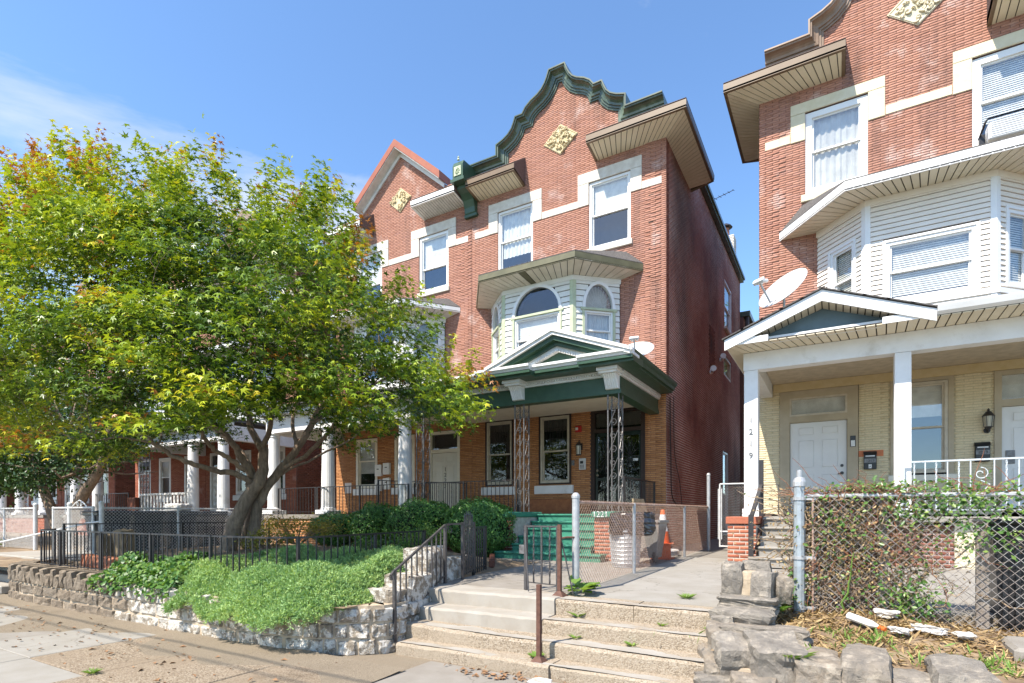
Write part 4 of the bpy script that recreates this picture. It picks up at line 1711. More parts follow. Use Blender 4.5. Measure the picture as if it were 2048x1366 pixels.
for (wa, wb, z0, z1), (la, lb) in zip(W19, ((-.98, .95), (2.17, 4.10))):
    lintel(H19, la, lb, wa, wb, 'stone_cream', 11.66, 11.40, 10.74)
    obj('window_sill', MB().bbox(wa - .09, wb + .06, F - .07, F + .1, z0 - .18, z0 - .004, .012), 'stone_cream', H19)
    wo = window(H19, T((wa + wb) / 2, F, z0), wb - wa, 1.98, 'white_vinyl', .14, recess=.05, blind=('curtain', 0, 'curtain') if wa < 0 else ('slats', .3, 'blind_white'), split=.52)
belt(H19, .955, 2.165, 'stone_cream')
belt(H19, -1.56, -.985, 'stone_cream')
belt(H19, 4.11, 4.8, 'stone_cream')
pent(H19, [(xl, 17.5), (xl, F), (.17, F)], [(-2.43, 17.7), (-2.43, 14.48), (.17, 14.48)], 11.98, 12.12, 12.86, 'tan_soffit', 'brown_fascia', [20, 15])
pent(H19, [(2.74, F), (4.85, F)], [(2.74, 14.48), (4.85, 14.48)], 11.98, 12.12, 12.86, 'tan_soffit', 'brown_fascia', [14])
oriel(H19, (-.43, F), (.54, 14.2), (2.70, 14.2), (3.68, F), 5.3, 8.42, 'beige_siding', 'white_vinyl', .105, 'rect', 'tan_soffit', 'white_vinyl',
      [(-1.23, F - .02), (.14, 13.5), (3.0, 13.5), (4.35, F - .02)], 8.42, 8.42, .20, 9.15, [11, 18, 9])
sk = MB()
band(sk, [(-.46, F - .02, 6.0), (.50, 14.15, 6.0), (2.74, 14.15, 6.0), (3.72, F - .02, 6.0)], .10, .04)
obj('bay_skirt', sk, 'white_vinyl', H19)
lead = MB().tube([(2.45, 14.15, 6.0), (2.45, 14.15, 8.35)], .03, 8)

# porch of the right house
PL, PR = -1.64, 4.85
obj('porch_floor', MB().bbox(PL, PR, 11.95, F - .01, 1.50, 1.60, .012), 'concrete_pale', H19)
obj('porch_base', MB().box(PL + .05, .5, 12.08, 12.3, .5, 1.498), 'stone_cream', H19)
brick_wall(H19, 'base_panel', T(0, 12.1, 0), .5, 1.75, .55, 1.46, bm='brick_maroon', mm='mortar_maroon', bl=.215, ch=.075, single=0)
obj('stucco_panel', MB().box(1.752, PR, 12.08, 12.3, .5, 1.498), 'stone_cream', H19)
b = MB()
b.box(PL, PR, 12.1, 12.38, 4.56, 4.91)
obj('porch_beam', b, 'white_paint', H19)
b = MB().box(PL, PL + .26, 12.385, F - .02, 4.56, 4.91)
obj('side_beam', b, 'white_paint', H19)
obj('porch_ceiling', MB().box(PL + .265, PR, 12.385, F - .02, 4.86, 4.90), 'ceiling_tan', H19)
obj('header_board', MB().box(PL + .28, PR, F - .07, F - .012, 4.66, 4.855), 'header_yellow', H19)
for a, b in ((-1.63, -1.37), (.90, 1.15)):
    p = MB().bbox(a, b, 12.11, 12.37, 1.76, 4.557, .008)
    p.box(a - .03, b + .03, 12.08, 12.40, 1.602, 1.757)
    po = obj('porch_post', p, 'white_paint', H19)
    if a < 0:
        for i, ch in enumerate('1219'):
            text('house_number', ch, .17, 'number_grey', po, T(-1.50, 12.105, 3.50 - i * .24) @ FRONT, .008)
# eave with soffit panels
soffit(H19, [(PL, F - .1, 4.915), (PL, 12.1, 4.915), (1.20, 12.1, 4.915), (PR, 12.1, 4.915)], [(-1.88, F - .1, 4.93), (-1.88, 11.47, 4.93), (1.20, 11.47, 4.93), (PR, 11.47, 4.93)], [26, 20, 26], 'tan_soffit')
fa = MB()
band(fa, [(-1.89, F - .1, 4.93), (-1.89, 11.45, 4.93), (-1.12, 11.45, 4.93), (-1.12, 11.62, 4.93)], .115, .03)
band(fa, [(.68, 11.62, 4.93), (.68, 11.45, 4.93), (1.40, 11.45, 4.93), (1.40, 11.7, 4.93)], .115, .03)
fa.box(-1.12, .68, 11.62, 11.65, 4.925, 5.05)
obj('fascia', fa, 'white_vinyl', H19)
gt = MB()
gt.prism([(11.45, 4.95), (11.39, 4.99), (11.36, 5.06), (11.35, 5.085), (11.36, 5.09), (11.47, 5.08), (11.47, 4.95)], 'x', 1.43, PR)
obj('gutter', gt, 'white_vinyl', H19)
GX = -.235
q = chevron(GX, 5.70, 1.66, .655, .20, 11.42, 11.46)
obj('rake_board', q, 'white_vinyl', H19)
inn = [(GX - 1.45, 11.80, 4.95), (GX, 11.80, 5.475), (GX + 1.45, 11.80, 4.95)]
out = [(GX - 1.45, 11.46, 4.945), (GX, 11.46, 5.495), (GX + 1.45, 11.46, 4.945)]
soffit(H19, inn, out, [13, 13], 'tan_soffit')
obj('tympanum', MB().prism([(GX - 1.44, 4.96), (GX + 1.44, 4.96), (GX, 5.475)], 'y', 11.80, 11.85), 'blue_grey_board', H19)
rf = MB()
for s in (-1, 1):
    for k in range(5):
        t0, t1 = k / 5, (k + 1) / 5 + .03
        p = [(GX + s * 1.70 * (1 - t0), 11.38, 5.05 + .66 * t0), (GX + s * 1.70 * (1 - t1), 11.38, 5.05 + .66 * t1), (GX + s * 1.70 * (1 - t1), F - .02, 5.05 + .66 * t1), (GX + s * 1.70 * (1 - t0), F - .02, 5.05 + .66 * t0)]
        if s > 0:
            p = p[::-1]
        rf.quadslab(p, (0, 0, .02))
rf.quadslab([(1.44, 11.46, 5.06), (PR, 11.46, 5.06), (PR, F - .03, 5.62), (1.44, F - .03, 5.62)], (0, 0, .02))
obj('porch_roof', rf, 'shingle_grey', H19)
# door 1219
f = MB()
f.box(-1.22, -1.0, F - .03, F + .15, 1.64, 4.655)
f.box(.21, .43, F - .03, F + .15, 1.64, 4.655)
f.box(-1.0, .21, F - .03, F + .15, 4.48, 4.655)
f.box(-1.0, .21, F - .02, F + .15, 3.88, 4.04)
f.box(-1.04, .25, F - .035, F + .0, 3.9, 4.0)
df = obj('door_frame', f, 'taupe_trim', H19)
f = MB()
f.box(-1.0, -.96, F - .02, F + .1, 4.04, 4.48)
f.box(.17, .21, F - .02, F + .1, 4.04, 4.48)
f.box(-.96, .17, F - .02, F + .1, 4.44, 4.48)
f.box(-.96, .17, F - .02, F + .1, 4.04, 4.08)
obj('transom_frame', f, 'frame_cream', df)
obj('transom_pane', MB().box(-.96, .17, F + .04, F + .045, 4.08, 4.44), 'glass', df)
obj('transom_blind', MB().box(-.96, .17, F + .07, F + .075, 4.08, 4.44), 'blind_white', df)
d1 = panel_door(H19, -.99, .20, 1.78, 3.875, F + .045, 'door_white')
obj('threshold', MB().bbox(-1.05, .26, F - .12, F + .1, 1.602, 1.775, .015), 'concrete_pale', H19)
kn = MB()
kn.tube([(.105, F + .045, 2.62), (.105, F + .0, 2.62)], [.03, .04], 10)
kn.tube([(.105, F + .01, 2.62), (.02, F + .0, 2.60)], .012, 6)
kn.tube([(.105, F + .045, 2.80), (.105, F + .02, 2.80)], [.035, .035], 10)
obj('door_handle', kn, 'black_plastic', d1)
# right door
f = MB()
f.box(2.86, 2.98, F - .03, F + .15, 1.64, 4.655)
f.box(4.18, 4.3, F - .03, F + .15, 1.64, 4.655)
f.box(2.98, 4.18, F - .03, F + .15, 4.56, 4.655)
f.box(2.98, 4.18, F - .02, F + .15, 3.9, 4.05)
df2 = obj('door_frame', f, 'taupe_trim', H19)
obj('transom_pane', MB().box(2.98, 4.18, F + .04, F + .045, 4.05, 4.56), 'glass', df2)
obj('transom_blind', MB().box(2.98, 4.18, F + .07, F + .075, 4.05, 4.56), 'blind_white', df2)
d2 = panel_door(H19, 2.99, 4.17, 1.78, 3.895, F + .045, 'door_white')
kp = MB().bbox(3.05, 3.2, F + .02, F + .044, 2.7, 2.98, .006)
kp.tube([(3.125, F + .03, 2.88), (3.125, F + .0, 2.88)], .03, 10)
obj('door_lock', kp, 'iron_silver', d2)
# porch window
f = MB()
f.box(1.05, 1.12, F - .03, F + .12, 2.5, 4.66)
f.box(2.09, 2.19, F - .03, F + .12, 2.5, 4.66)
f.box(1.12, 2.09, F - .03, F + .12, 4.59, 4.66)
obj('window_surround', f, 'taupe_trim', H19)
window(H19, T(1.605, F, 2.56), .96, 2.02, 'frame_cream', .06, recess=.0, blind=('flat', .62, 'blind_white'), split=.5)
obj('window_sill', MB().bbox(1.0, 2.24, F - .08, F + .1, 2.38, 2.52, .01), 'cream_paint', H19)
# steps of 1219
for k in range(5):
    zt = .72 + (k + 1) * .172
    y0 = 10.55 + k * .29
    s_ = MB()
    s_.bbox(-1.24 if k else -1.36, .55, y0 - .03, y0 + .33, zt - .05, zt, .018)
    s_.box(-1.22 if k else -1.3, .53, y0 + .01, y0 + .29, zt - .175, zt - .052)
    obj('step', s_, 'concrete_pale', H19)
pr_ = brick_wall(H19, 'pier_wall', T(0, 11.2, 0), -1.80, -1.30, .5, 1.46, bm='brick_pier', mm='mortar_light', bl=.215, ch=.078, jt=.018, single=0, th=.8, proud=.004)
obj('pier_cap', MB().bbox(-1.83, -1.27, 11.16, 12.04, 1.46, 1.60, .012), 'brick_pier', H19)

AC = thing('air_conditioner', 'white window air conditioner in a black bracket at the upper right window', 'air conditioner', (3.0, F - .1, 9.4))
obj('cabinet', MB().bbox(2.72, 3.40, F - .30, F + .05, 9.43, 9.80, .02), 'white_vinyl', AC)
g_ = MB()
for k in range(7):
    g_.box(2.76, 3.36, F - .308, F - .301, 9.47 + k * .045, 9.49 + k * .045)
obj('grille', g_, 'galvanized', AC)
g_ = MB()
g_.tube([(2.60, F - .05, 9.60), (2.66, F - .33, 9.78), (2.70, F - .33, 9.84), (3.44, F - .33, 9.84)], .022, 4)
g_.box(2.60, 2.70, F - .1, F - .02, 9.42, 9.66)
obj('bracket', g_, 'black_plastic', AC)
# ------------------------------------------------------------------ ground
def smooth01(t):
    t = np.clip(t, 0, 1)
    return t * t * (3 - 2 * t)


tag(obj('ground', MB().box(-420, 420, -60, 620, -.5, -.16), 'ground_far'), kind='structure')
tag(obj('street', MB().box(-120, 60, -11, .55, -.158, -.13), 'asphalt'), kind='structure')
kerb = tag(obj('kerb', MB().bbox(-120, 60, .555, .72, -.155, .0, .012), 'concrete_pale'), kind='structure')
walk = tag(obj('sidewalk', MB().box(-120, 60, .725, 5.05, -.155, -.022), 'sandy_dirt'), kind='structure')


def slab(x0, x1, y0, y1, m, dz=0.0, tilt=0.0):
    g = .006
    mb = MB().bbox(x0 + g, x1 - g, y0 + g, y1 - g, -.10, dz, .008)
    if tilt:
        mb.v = [(x, y, z + tilt * (x - x0)) if z > -.05 else (x, y, z) for x, y, z in mb.v]
    return obj('slab', mb, m, walk)


xs = [-36, -33.6, -31.2, -28.8, -26.4, -24, -21.8, -19.7, -17.7, -15.8, -13.9, -12.1, -10.7, -9.35, -8.0, -6.62, -5.28, -3.94, -2.6, -1.26, .1, 1.45, 2.8, 4.2, 5.6]
for i in range(len(xs) - 1):
    a, b = xs[i], xs[i + 1]
    for r, (ya, yb) in enumerate(((.74, 2.66), (2.66, 4.06))):
        if a >= -8.01 and b < -3.9 and r == 1:
            m = 'aggregate_slab'
        elif a >= -6.63 and b < -5.2 and r == 0:
            m = 'aggregate_slab'
        elif i % 5 == 2:
            m = 'concrete'
        else:
            m = 'concrete_pale'
        slab(a, b, ya, yb + (.0 if r == 0 or a < -4 else .84), m, rng.uniform(-.006, .004), rng.uniform(-.003, .003))
# sand washed against the wall, an uneven sheet
nx, ny = 160, 10
X = np.linspace(-14.5, -3.9, nx)
V = []
for j in range(ny):
    for i in range(nx):
        t = j / (ny - 1)
        y = 4.42 - t * (1.0 + .35 * math.sin(X[i] * 1.7) + .2 * math.sin(X[i] * 4.1))
        V.append((X[i], y, .032 * (1 - t) ** 1.3 + .004 * math.sin(X[i] * 9 + j) * (1 - t) - .007 * t))
Fq = [(j * nx + i, j * nx + i + 1, (j + 1) * nx + i + 1, (j + 1) * nx + i) for j in range(ny - 1) for i in range(nx - 1)]
o = put('sand', mesh_np('sand', V, [q[::-1] for q in Fq], 'sandy_dirt', smooth=True))
tag(o, kind='stuff')


# ---- front yards
def bed_z(x, y):
    """height of the planted bed and yards left of the walk"""
    h = .56 + .10 * smooth01((y - 4.6) / 6.0)
    m = smooth01((x + 12.6) / 1.6) * (1 - smooth01((x + 6.3) / .9)) * smooth01((y - 4.35) / 1.7) * (1 - smooth01((y - 7.6) / 3.0))
    return h + .36 * m


gx = np.linspace(-46, -4.9, 150)
gy = np.linspace(4.5, 12.1, 50)
GX_, GY_ = np.meshgrid(gx, gy)
GZ = bed_z(GX_, GY_) + .012 * np.sin(GX_ * 5.1) * np.sin(GY_ * 4.3)
V = np.stack([GX_.ravel(), GY_.ravel(), GZ.ravel()], 1)
n0 = len(gx)
Fq = [(j * n0 + i, j * n0 + i + 1, (j + 1) * n0 + i + 1, (j + 1) * n0 + i) for j in range(len(gy) - 1) for i in range(n0 - 1)]
o = put('garden_soil', mesh_np('garden_soil', V, Fq, 'soil', smooth=True))
tag(o, kind='structure')
tag(obj('alley', MB().box(-4.03, -1.7, 12.3, 40, .3, .70), 'concrete'), kind='structure')
# concrete front walk, four big flags
fw = tag(obj('front_walk', MB().prism([(5.98, .2), (12.25, .2), (12.25, .70), (5.98, .608)], 'x', -5.15, -1.06).prism([(7.05, .2), (12.25, .2), (12.25, .70), (7.05, .624)], 'x', -1.055, 5.6), 'sandy_dirt'), kind='structure')


def flag(x0, x1, y0, y1, m):
    def z(y):
        return .628 + (y - 5.96) * .0146
    mb = MB()
    g = .006
    mb.add([(x0 + g, y0 + g, .3), (x1 - g, y0 + g, .3), (x1 - g, y1 - g, .3), (x0 + g, y1 - g, .3), (x0 + g, y0 + g, z(y0)), (x1 - g, y0 + g, z(y0)), (x1 - g, y1 - g, z(y1)), (x0 + g, y1 - g, z(y1))],
           [(0, 3, 2, 1), (4, 5, 6, 7), (0, 1, 5, 4), (1, 2, 6, 5), (2, 3, 7, 6), (3, 0, 4, 7)])
    obj('slab', mb, m, fw)


for a, b, c_, d, m in ((-5.1, -2.93, 6.42, 8.0, 'concrete'), (-5.1, -2.93, 8.0, 10.0, 'concrete'), (-6.6, -2.93, 10.0, 12.05, 'concrete'), (-2.93, -1.12, 6.36, 9.2, 'concrete_pale'), (-2.93, -1.12, 9.2, 12.2, 'concrete_pale'),
                       (-1.12, 1.4, 7.1, 9.2, 'concrete_pale'), (-1.12, 1.4, 9.2, 12.0, 'concrete_pale'), (1.4, 4.2, 7.1, 9.2, 'concrete_pale'), (1.4, 4.2, 9.2, 12.0, 'concrete_pale')):
    flag(a, b, c_, d, m)

# ---- street steps
ST = thing('street_steps', 'worn concrete steps from the sidewalk up to the front walks, left part painted pale', 'steps', (-2.8, 5.0, 0))


def rough_step(x0, x1, yf, yb, z0, z1, m, seed, nose=.0):
    rs = random.Random(seed)
    n = max(4, int((x1 - x0) / .09))
    v = []
    for i in range(n + 1):
        x = x0 + (x1 - x0) * i / n
        w_ = .012 * math.sin(x * 3.1 + seed) + rs.uniform(-.005, .005)
        dz = .006 * math.sin(x * 2.3 + seed * 2) + rs.uniform(-.003, .003)
        c = .022 + rs.uniform(0, .012)
        v += [(x, yf + w_ + .008, z0 - .02), (x, yf + w_, z1 - c + dz), (x, yf + w_ + c * .35, z1 - c * .3 + dz), (x, yf + w_ + c * 1.2, z1 + dz), (x, yb, z1 + dz * .5), (x, yb, z0 - .02)]
    k = 6
    f = []
    for i in range(n):
        for j in range(k):
            l = (j + 1) % k
            f.append((i * k + j, (i + 1) * k + j, (i + 1) * k + l, i * k + l))
    f.append(tuple(range(k)))
    f.append(tuple(range((n + 1) * k - 1, n * k - 1, -1)))
    return obj('step', MB().add(v, f), m, ST)


SX = -2.90
rough_step(-4.52, -2.5, 4.97, 5.3, -.02, .122, 'aggregate_step', 1)
rough_step(-2.495, -.80, 4.99, 5.3, -.02, .122, 'aggregate_step', 2)
rough_step(-4.66, -2.72, 5.24, 5.62, .10, .285, 'aggregate_step', 3)
rough_step(-2.715, -.86, 5.25, 5.62, .10, .282, 'aggregate_step', 4)
rough_step(-4.80, SX, 5.58, 6.0, .26, .452, 'concrete_white', 5)
rough_step(SX + .006, -.9, 5.60, 6.0, .26, .445, 'aggregate_step', 6)
rough_step(-5.02, SX, 5.93, 6.43, .43, .642, 'concrete_white', 7)
rough_step(SX + .006, -1.95, 5.96, 6.37, .43, .632, 'aggregate_step', 8)
rough_step(-1.94, -.95, 5.965, 6.37, .43, .622, 'aggregate_step', 9)
# worn white paint on the treads, also painting in their stronger light; ragged back
for (x0, x1, yf, z, dep, sd) in ((-4.50, -.84, 4.995, .127, .17, 1), (-4.6, -.9, 5.27, .291, .26, 2), (SX, -.93, 5.625, .452, .22, 3), (SX, -.98, 5.985, .637, .25, 4)):
    n = 70
    v = []
    for i in range(n + 1):
        x = x0 + (x1 - x0) * i / n
        d_ = dep * (.62 + .22 * math.sin(x * 3.3 + sd) + .12 * math.sin(x * 9.1 + sd * 2) + rng.uniform(-.08, .08))
        v += [(x, yf + .012 * math.sin(x * 3.1 + sd) + rng.uniform(.004, .014), z), (x, yf + d_, z + .001)]
    me = MB().add(v, [(2 * i, 2 * i + 2, 2 * i + 3, 2 * i + 1) for i in range(n)])
    obj('worn_lit_wash', me, 'concrete_white', ST)


# ---- rough stone walls
def rock_face(A, B, z0, z1, depth, bulge, seed, na=5, nz=4, top_in=.0):
    """one rock faced stone; A,B base points of its face, outward normal to the right of A->B"""
    rs = random.Random(seed)
    A, B = Vector(A), Vector(B)
    d = B - A
    nrm = Vector((d.y, -d.x)).normalized()
    v = []
    for j in range(nz + 1):
        for i in range(na + 1):
            u = i / na if 0 < i < na else float(i == na)
            u = .07 if i == 1 else (.93 if i == na - 1 else u)
            t = j / nz
            t = .09 if j == 1 else (.91 if j == nz - 1 else t)
            e = min(u, 1 - u, .5) * 2
            g = min(t, 1 - t) * 2
            prof = min(1, e * 7) * min(1, g * 6)
            o = bulge * prof * (.45 + .75 * rs.random())
            uu = u + (rs.uniform(-.035, .035) if 0 < i < na else rs.uniform(-.012, .012))
            tt = t + (rs.uniform(-.04, .04) if 0 < j < nz else rs.uniform(-.02, .02))
            p = A + d * uu + nrm * o
            v.append((p.x, p.y, z0 + (z1 - z0) * tt))
    f = []
    w_ = na + 1
    for j in range(nz):
        for i in range(na):
            f.append((j * w_ + i, j * w_ + i + 1, (j + 1) * w_ + i + 1, (j + 1) * w_ + i))
    base = len(v)
    bk = []
    for j in (0, nz):
        for i in range(na + 1):
            p = A + d * (i / na) - nrm * depth
            v.append((p.x, p.y, z0 + (z1 - z0) * (j / nz) + (rs.uniform(-.01, .01))))
    for i in range(na):
        f.append((nz * w_ + i, nz * w_ + i + 1, base + w_ + i + 1, base + w_ + i))
        f.append((i + 1, i, base + i, base + i + 1))
        f.append((base + i + 1, base + i, base + w_ + i, base + w_ + i + 1))
    for i, s in ((0, 1), (na, -1)):
        loop = [j * w_ + i for j in range(nz + 1)] + [base + w_ + i, base + i]
        f.append(tuple(loop if s < 0 else loop[::-1]))
    return MB().add(v, f)


class Path:
    def __init__(s, pts):
        s.p = [Vector(q) for q in pts]
        s.l = [0]
        for a, b in zip(s.p, s.p[1:]):
            s.l.append(s.l[-1] + (b - a).length)

    def at(s, t):
        for i in range(len(s.l) - 1):
            if t <= s.l[i + 1] or i == len(s.l) - 2:
                return s.p[i].lerp(s.p[i + 1], (t - s.l[i]) / (s.l[i + 1] - s.l[i]))


WP = Path([tuple(q) for q in smooth_path([(-14.75, 5.6), (-14.62, 4.95), (-14.25, 4.5), (-13.6, 4.33), (-11.5, 4.30), (-9.9, 4.31), (-8, 4.31), (-6.4, 4.32), (-5.6, 4.42), (-4.98, 4.68), (-4.64, 5.0), (-4.72, 5.6), (-4.98, 6.5)], 5)])
RW = thing('retaining_wall', 'low curved wall of rough stones holding the garden beside the steps, partly flaked white', 'stone wall', (-9.5, 4.4, 0))
LT = WP.l[-1]
flk = LT * .46   # white flakes from about here on
core = MB()
n = 70
for i in range(n):
    a, b = WP.at(LT * i / n), WP.at(LT * (i + 1) / n)
    d = (b - a).normalized()
    m_ = Vector((d.y, -d.x))
    q = [a + m_ * .008, b + m_ * .008, b - m_ * .42, a - m_ * .42]
    if i >= n - 7:
        continue
    core.prism([(p.x, p.y) for p in q], 'z', -.1, .56)
obj('mortar_core', core, 'stone_mortar', RW)
seed = 100
for zc, zd, lo, hi, bul in ((-.03, .155, .35, .85, .05), (.175, .345, .32, .62, .05)):
    t = .0
    while t < LT - .15:
        l = min(rng.uniform(lo, hi) * (.42 if WP.at(t).x > -5.7 or WP.at(t).x < -13.4 else 1), LT - t)
        seed += 1
        m_ = 'stone_flaked' if t > flk else 'stone_brown'
        jt = rng.uniform(-.012, .012)
        obj('stone', rock_face(WP.at(t + .013), WP.at(t + l - .013), zc, zd + jt, .16, bul * rng.uniform(.7, 1.1), seed), m_, RW)
        t += l
t = 0
k = 0
while t < LT - .1:
    right = t > LT * .66
    l = min(rng.uniform(.15, .21) if not right else rng.uniform(.3, .7) * (.45 if WP.at(t).x > -5.7 else 1), LT - t)
    seed += 1
    m_ = 'stone_flaked' if t > flk else 'stone_brown'
    top = (.585 + (.095 if k % 2 else 0) if t < flk else .585 + rng.uniform(-.012, .02)) if not right else .53
    o = obj('coping_stone' if not right else 'stone', rock_face(WP.at(t + .010), WP.at(t + l - .010), .36, top, .32 if k % 2 else .24, .06, seed, 4, 4), m_, RW)
    t += l
    k += 1
# tall white stones beside the upper steps
for (A, B, z0, z1) in (((-4.72, 5.42), (-4.90, 6.05), .45, .86), ((-4.86, 5.95), (-5.10, 6.62), .55, 1.17), ((-5.10, 6.63), (-5.14, 7.15), .6, .98), ((-4.72, 5.05), (-4.74, 5.45), .50, .72)):
    seed += 1
    obj('stone', rock_face(A, B, z0, z1, .34, .07, seed), 'stone_flaked', RW)


def boulder(c, s, rz, tilt, seed, n=4, rough=.09):
    rs = random.Random(seed)
    ph = [rs.uniform(0, 6) for _ in range(6)]
    v = []
    f = []
    idx = {}

    def vert(p):
        k = tuple(round(x, 4) for x in p)
        if k not in idx:
            q = Vector(p)
            r = q.copy()
            e = 1 + rough * (math.sin(q.x * 3.1 + ph[0] + q.y * 2) + math.sin(q.y * 3.7 + ph[1] + q.z * 2.2) + math.sin(q.z * 3.3 + ph[2])) / 2
            L4 = (abs(q.x) ** 11 + abs(q.y) ** 11 + abs(q.z) ** 11) ** (1 / 11)
            r = q / max(L4, 1e-6) * 1.0 * e
            r += Vector((rs.uniform(-1, 1), rs.uniform(-1, 1), rs.uniform(-1, 1))) * rough * .6
            idx[k] = len(v)
            v.append(r)
        return idx[k]
    for ax in range(3):
        for sg in (-1, 1):
            for i in range(n):
                for j in range(n):
                    q = []
                    for (a, b) in ((i, j), (i + 1, j), (i + 1, j + 1), (i, j + 1)):
                        p = [0, 0, 0]
                        p[ax] = sg
                        p[(ax + 1) % 3] = -1 + 2 * a / n
                        p[(ax + 2) % 3] = -1 + 2 * b / n
                        q.append(vert(p))
                    f.append(tuple(q if sg > 0 else q[::-1]))
    M = T(*c) @ RZ(R(rz)) @ Matrix.Rotation(R(tilt), 4, 'X') @ Matrix.Diagonal((s[0] / 2, s[1] / 2, s[2] / 2, 1))
    return MB().add([M @ p for p in v], f)


RR = thing('stone_edging', 'wall of big loose grey stones at the right of the street steps', 'stone wall', (.3, 5.4, 0))
blocks = [(-.98, 6.42, .93, .22, .30, .40, 5, 4), (-.66, 6.36, .90, .22, .30, .30, -8, -3), (-.78, 6.74, 1.0, .3, .22, .26, 10, 0), (-.52, 6.5, .86, .16, .34, .3, 20, 5),
          (-.80, 6.30, .735, .58, .42, .11, 0, 0), (-.82, 6.06, .61, .58, .46, .18, -4, 3), (-.60, 5.74, .505, .74, .46, .15, 6, -4),
          (-1.00, 5.98, .50, .22, .42, .26, 4, 0), (-.97, 5.66, .42, .26, .36, .30, 12, 6), (-.80, 5.34, .36, .34, .38, .32, 24, 14), (-.47, 5.30, .37, .42, .52, .36, 20, 10),
          (-.98, 5.44, .20, .26, .58, .30, 20, 10), (-.86, 5.18, .10, .50, .30, .24, 28, 0), (-.60, 5.04, .16, .36, .26, .26, 8, 6),
          (-.14, 5.26, .32, .34, .54, .30, 4, 4), (.20, 5.32, .36, .34, .54, .36, -3, 6), (.50, 5.20, .27, .30, .44, .26, 6, 5), (.80, 5.30, .35, .36, .56, .34, 2, 5),
          (1.10, 5.18, .24, .30, .40, .24, -4, 4), (1.40, 5.30, .34, .36, .54, .32, 4, 3), (1.72, 5.22, .26, .32, .44, .26, 0, 3), (2.05, 5.30, .34, .36, .52, .32, 3, 3),
          (2.4, 5.22, .27, .34, .44, .28, -2, 3), (2.75, 5.3, .34, .36, .52, .32, 3, 3), (-.25, 5.04, .12, .42, .30, .26, 0, 0), (.2, 5.05, .11, .46, .3, .25, 3, 0), (.68, 5.04, .10, .46, .3, .24, -2, 0), (1.18, 5.05, .11, .5, .3, .24, 0, 0), (1.7, 5.05, .1, .5, .3, .24, 2, 0), (2.2, 5.05, .1, .5, .3, .24, 0, 0), (2.7, 5.05, .1, .5, .3, .24, 0, 0)]
for i, b in enumerate(blocks):
    obj('stone', boulder(b[:3], (b[3], b[4], b[5]), b[6], b[7], 40 + i, 6, .085), 'stone_grey', RR)
obj('mortar_core', MB().prism([(-1.02, 6.9), (-1.02, 5.7), (-.8, 5.2), (-.3, 5.1), (3.0, 5.1), (3.0, 5.6), (-.4, 5.7), (-.55, 6.9)], 'z', -.1, .30), 'stone_mortar', RR)
obj('mortar_joint', boulder((-.82, 6.4, .86), (.24, .2, .34), 0, 0, 5), 'stone_mortar', RR)
# soil strip behind it
gx = np.linspace(-1.0, 4.6, 90)
gy = np.linspace(5.3, 7.3, 40)
GX_, GY_ = np.meshgrid(gx, gy)
GZ = .40 + .12 * smooth01((GY_ - 5.4) / 1.2) + .09 * np.exp(-((GX_ - .25) ** 2 / .5 + (GY_ - 6.75) ** 2 / .12)) + .02 * np.sin(GX_ * 7 + GY_ * 3) * np.sin(GY_ * 9) - .16 * smooth01((GY_ - 7.0) / .3) * smooth01((GX_ - .9) / .3)
V = np.stack([GX_.ravel(), GY_.ravel(), GZ.ravel()], 1)
n0 = len(gx)
Fq = [(j * n0 + i, j * n0 + i + 1, (j + 1) * n0 + i + 1, (j + 1) * n0 + i) for j in range(len(gy) - 1) for i in range(n0 - 1)]
o = put('soil_strip', mesh_np('soil_strip', V, Fq, 'soil', smooth=True))
tag(o, kind='structure')
tag(obj('kerb', MB().bbox(1.25, 4.6, 5.95, 6.55, .2, .56, .03), 'concrete'), kind='structure')

# neighbour's steps at the far left and stones edging the brick bed
NS = thing('neighbour_steps', 'pale concrete steps at the far left edge of the stone wall', 'steps', (-16.2, 4.8, 0))
for k in range(4):
    obj('step', MB().bbox(-19.5, -14.95, 4.5 + k * .36, 4.9 + k * .36 + (1.5 if k == 3 else 0), -.02 + k * .15, .15 + k * .155, .02), 'concrete_white', NS)
for i, (x, y) in enumerate(((-19.6, 4.6), (-19.9, 4.5), (-20.5, 4.45), (-21.2, 4.42), (-22, 4.42))):
    pass
RW2 = thing('retaining_wall', 'low rough stone wall beyond the neighbour steps at the far left edge', 'stone wall', (-23, 4.4, 0))
x = -19.6
while x > -30:
    l = rng.uniform(.4, .8)
    for z0, z1 in ((0, .26), (.27, .5), (.51, .66)):
        seed += 1
        obj('stone', rock_face((x - l + .01, 4.4), (x - .01, 4.4), z0, z1, .3, .05, seed, 4, 3), 'stone_brown', RW2)
    x -= l
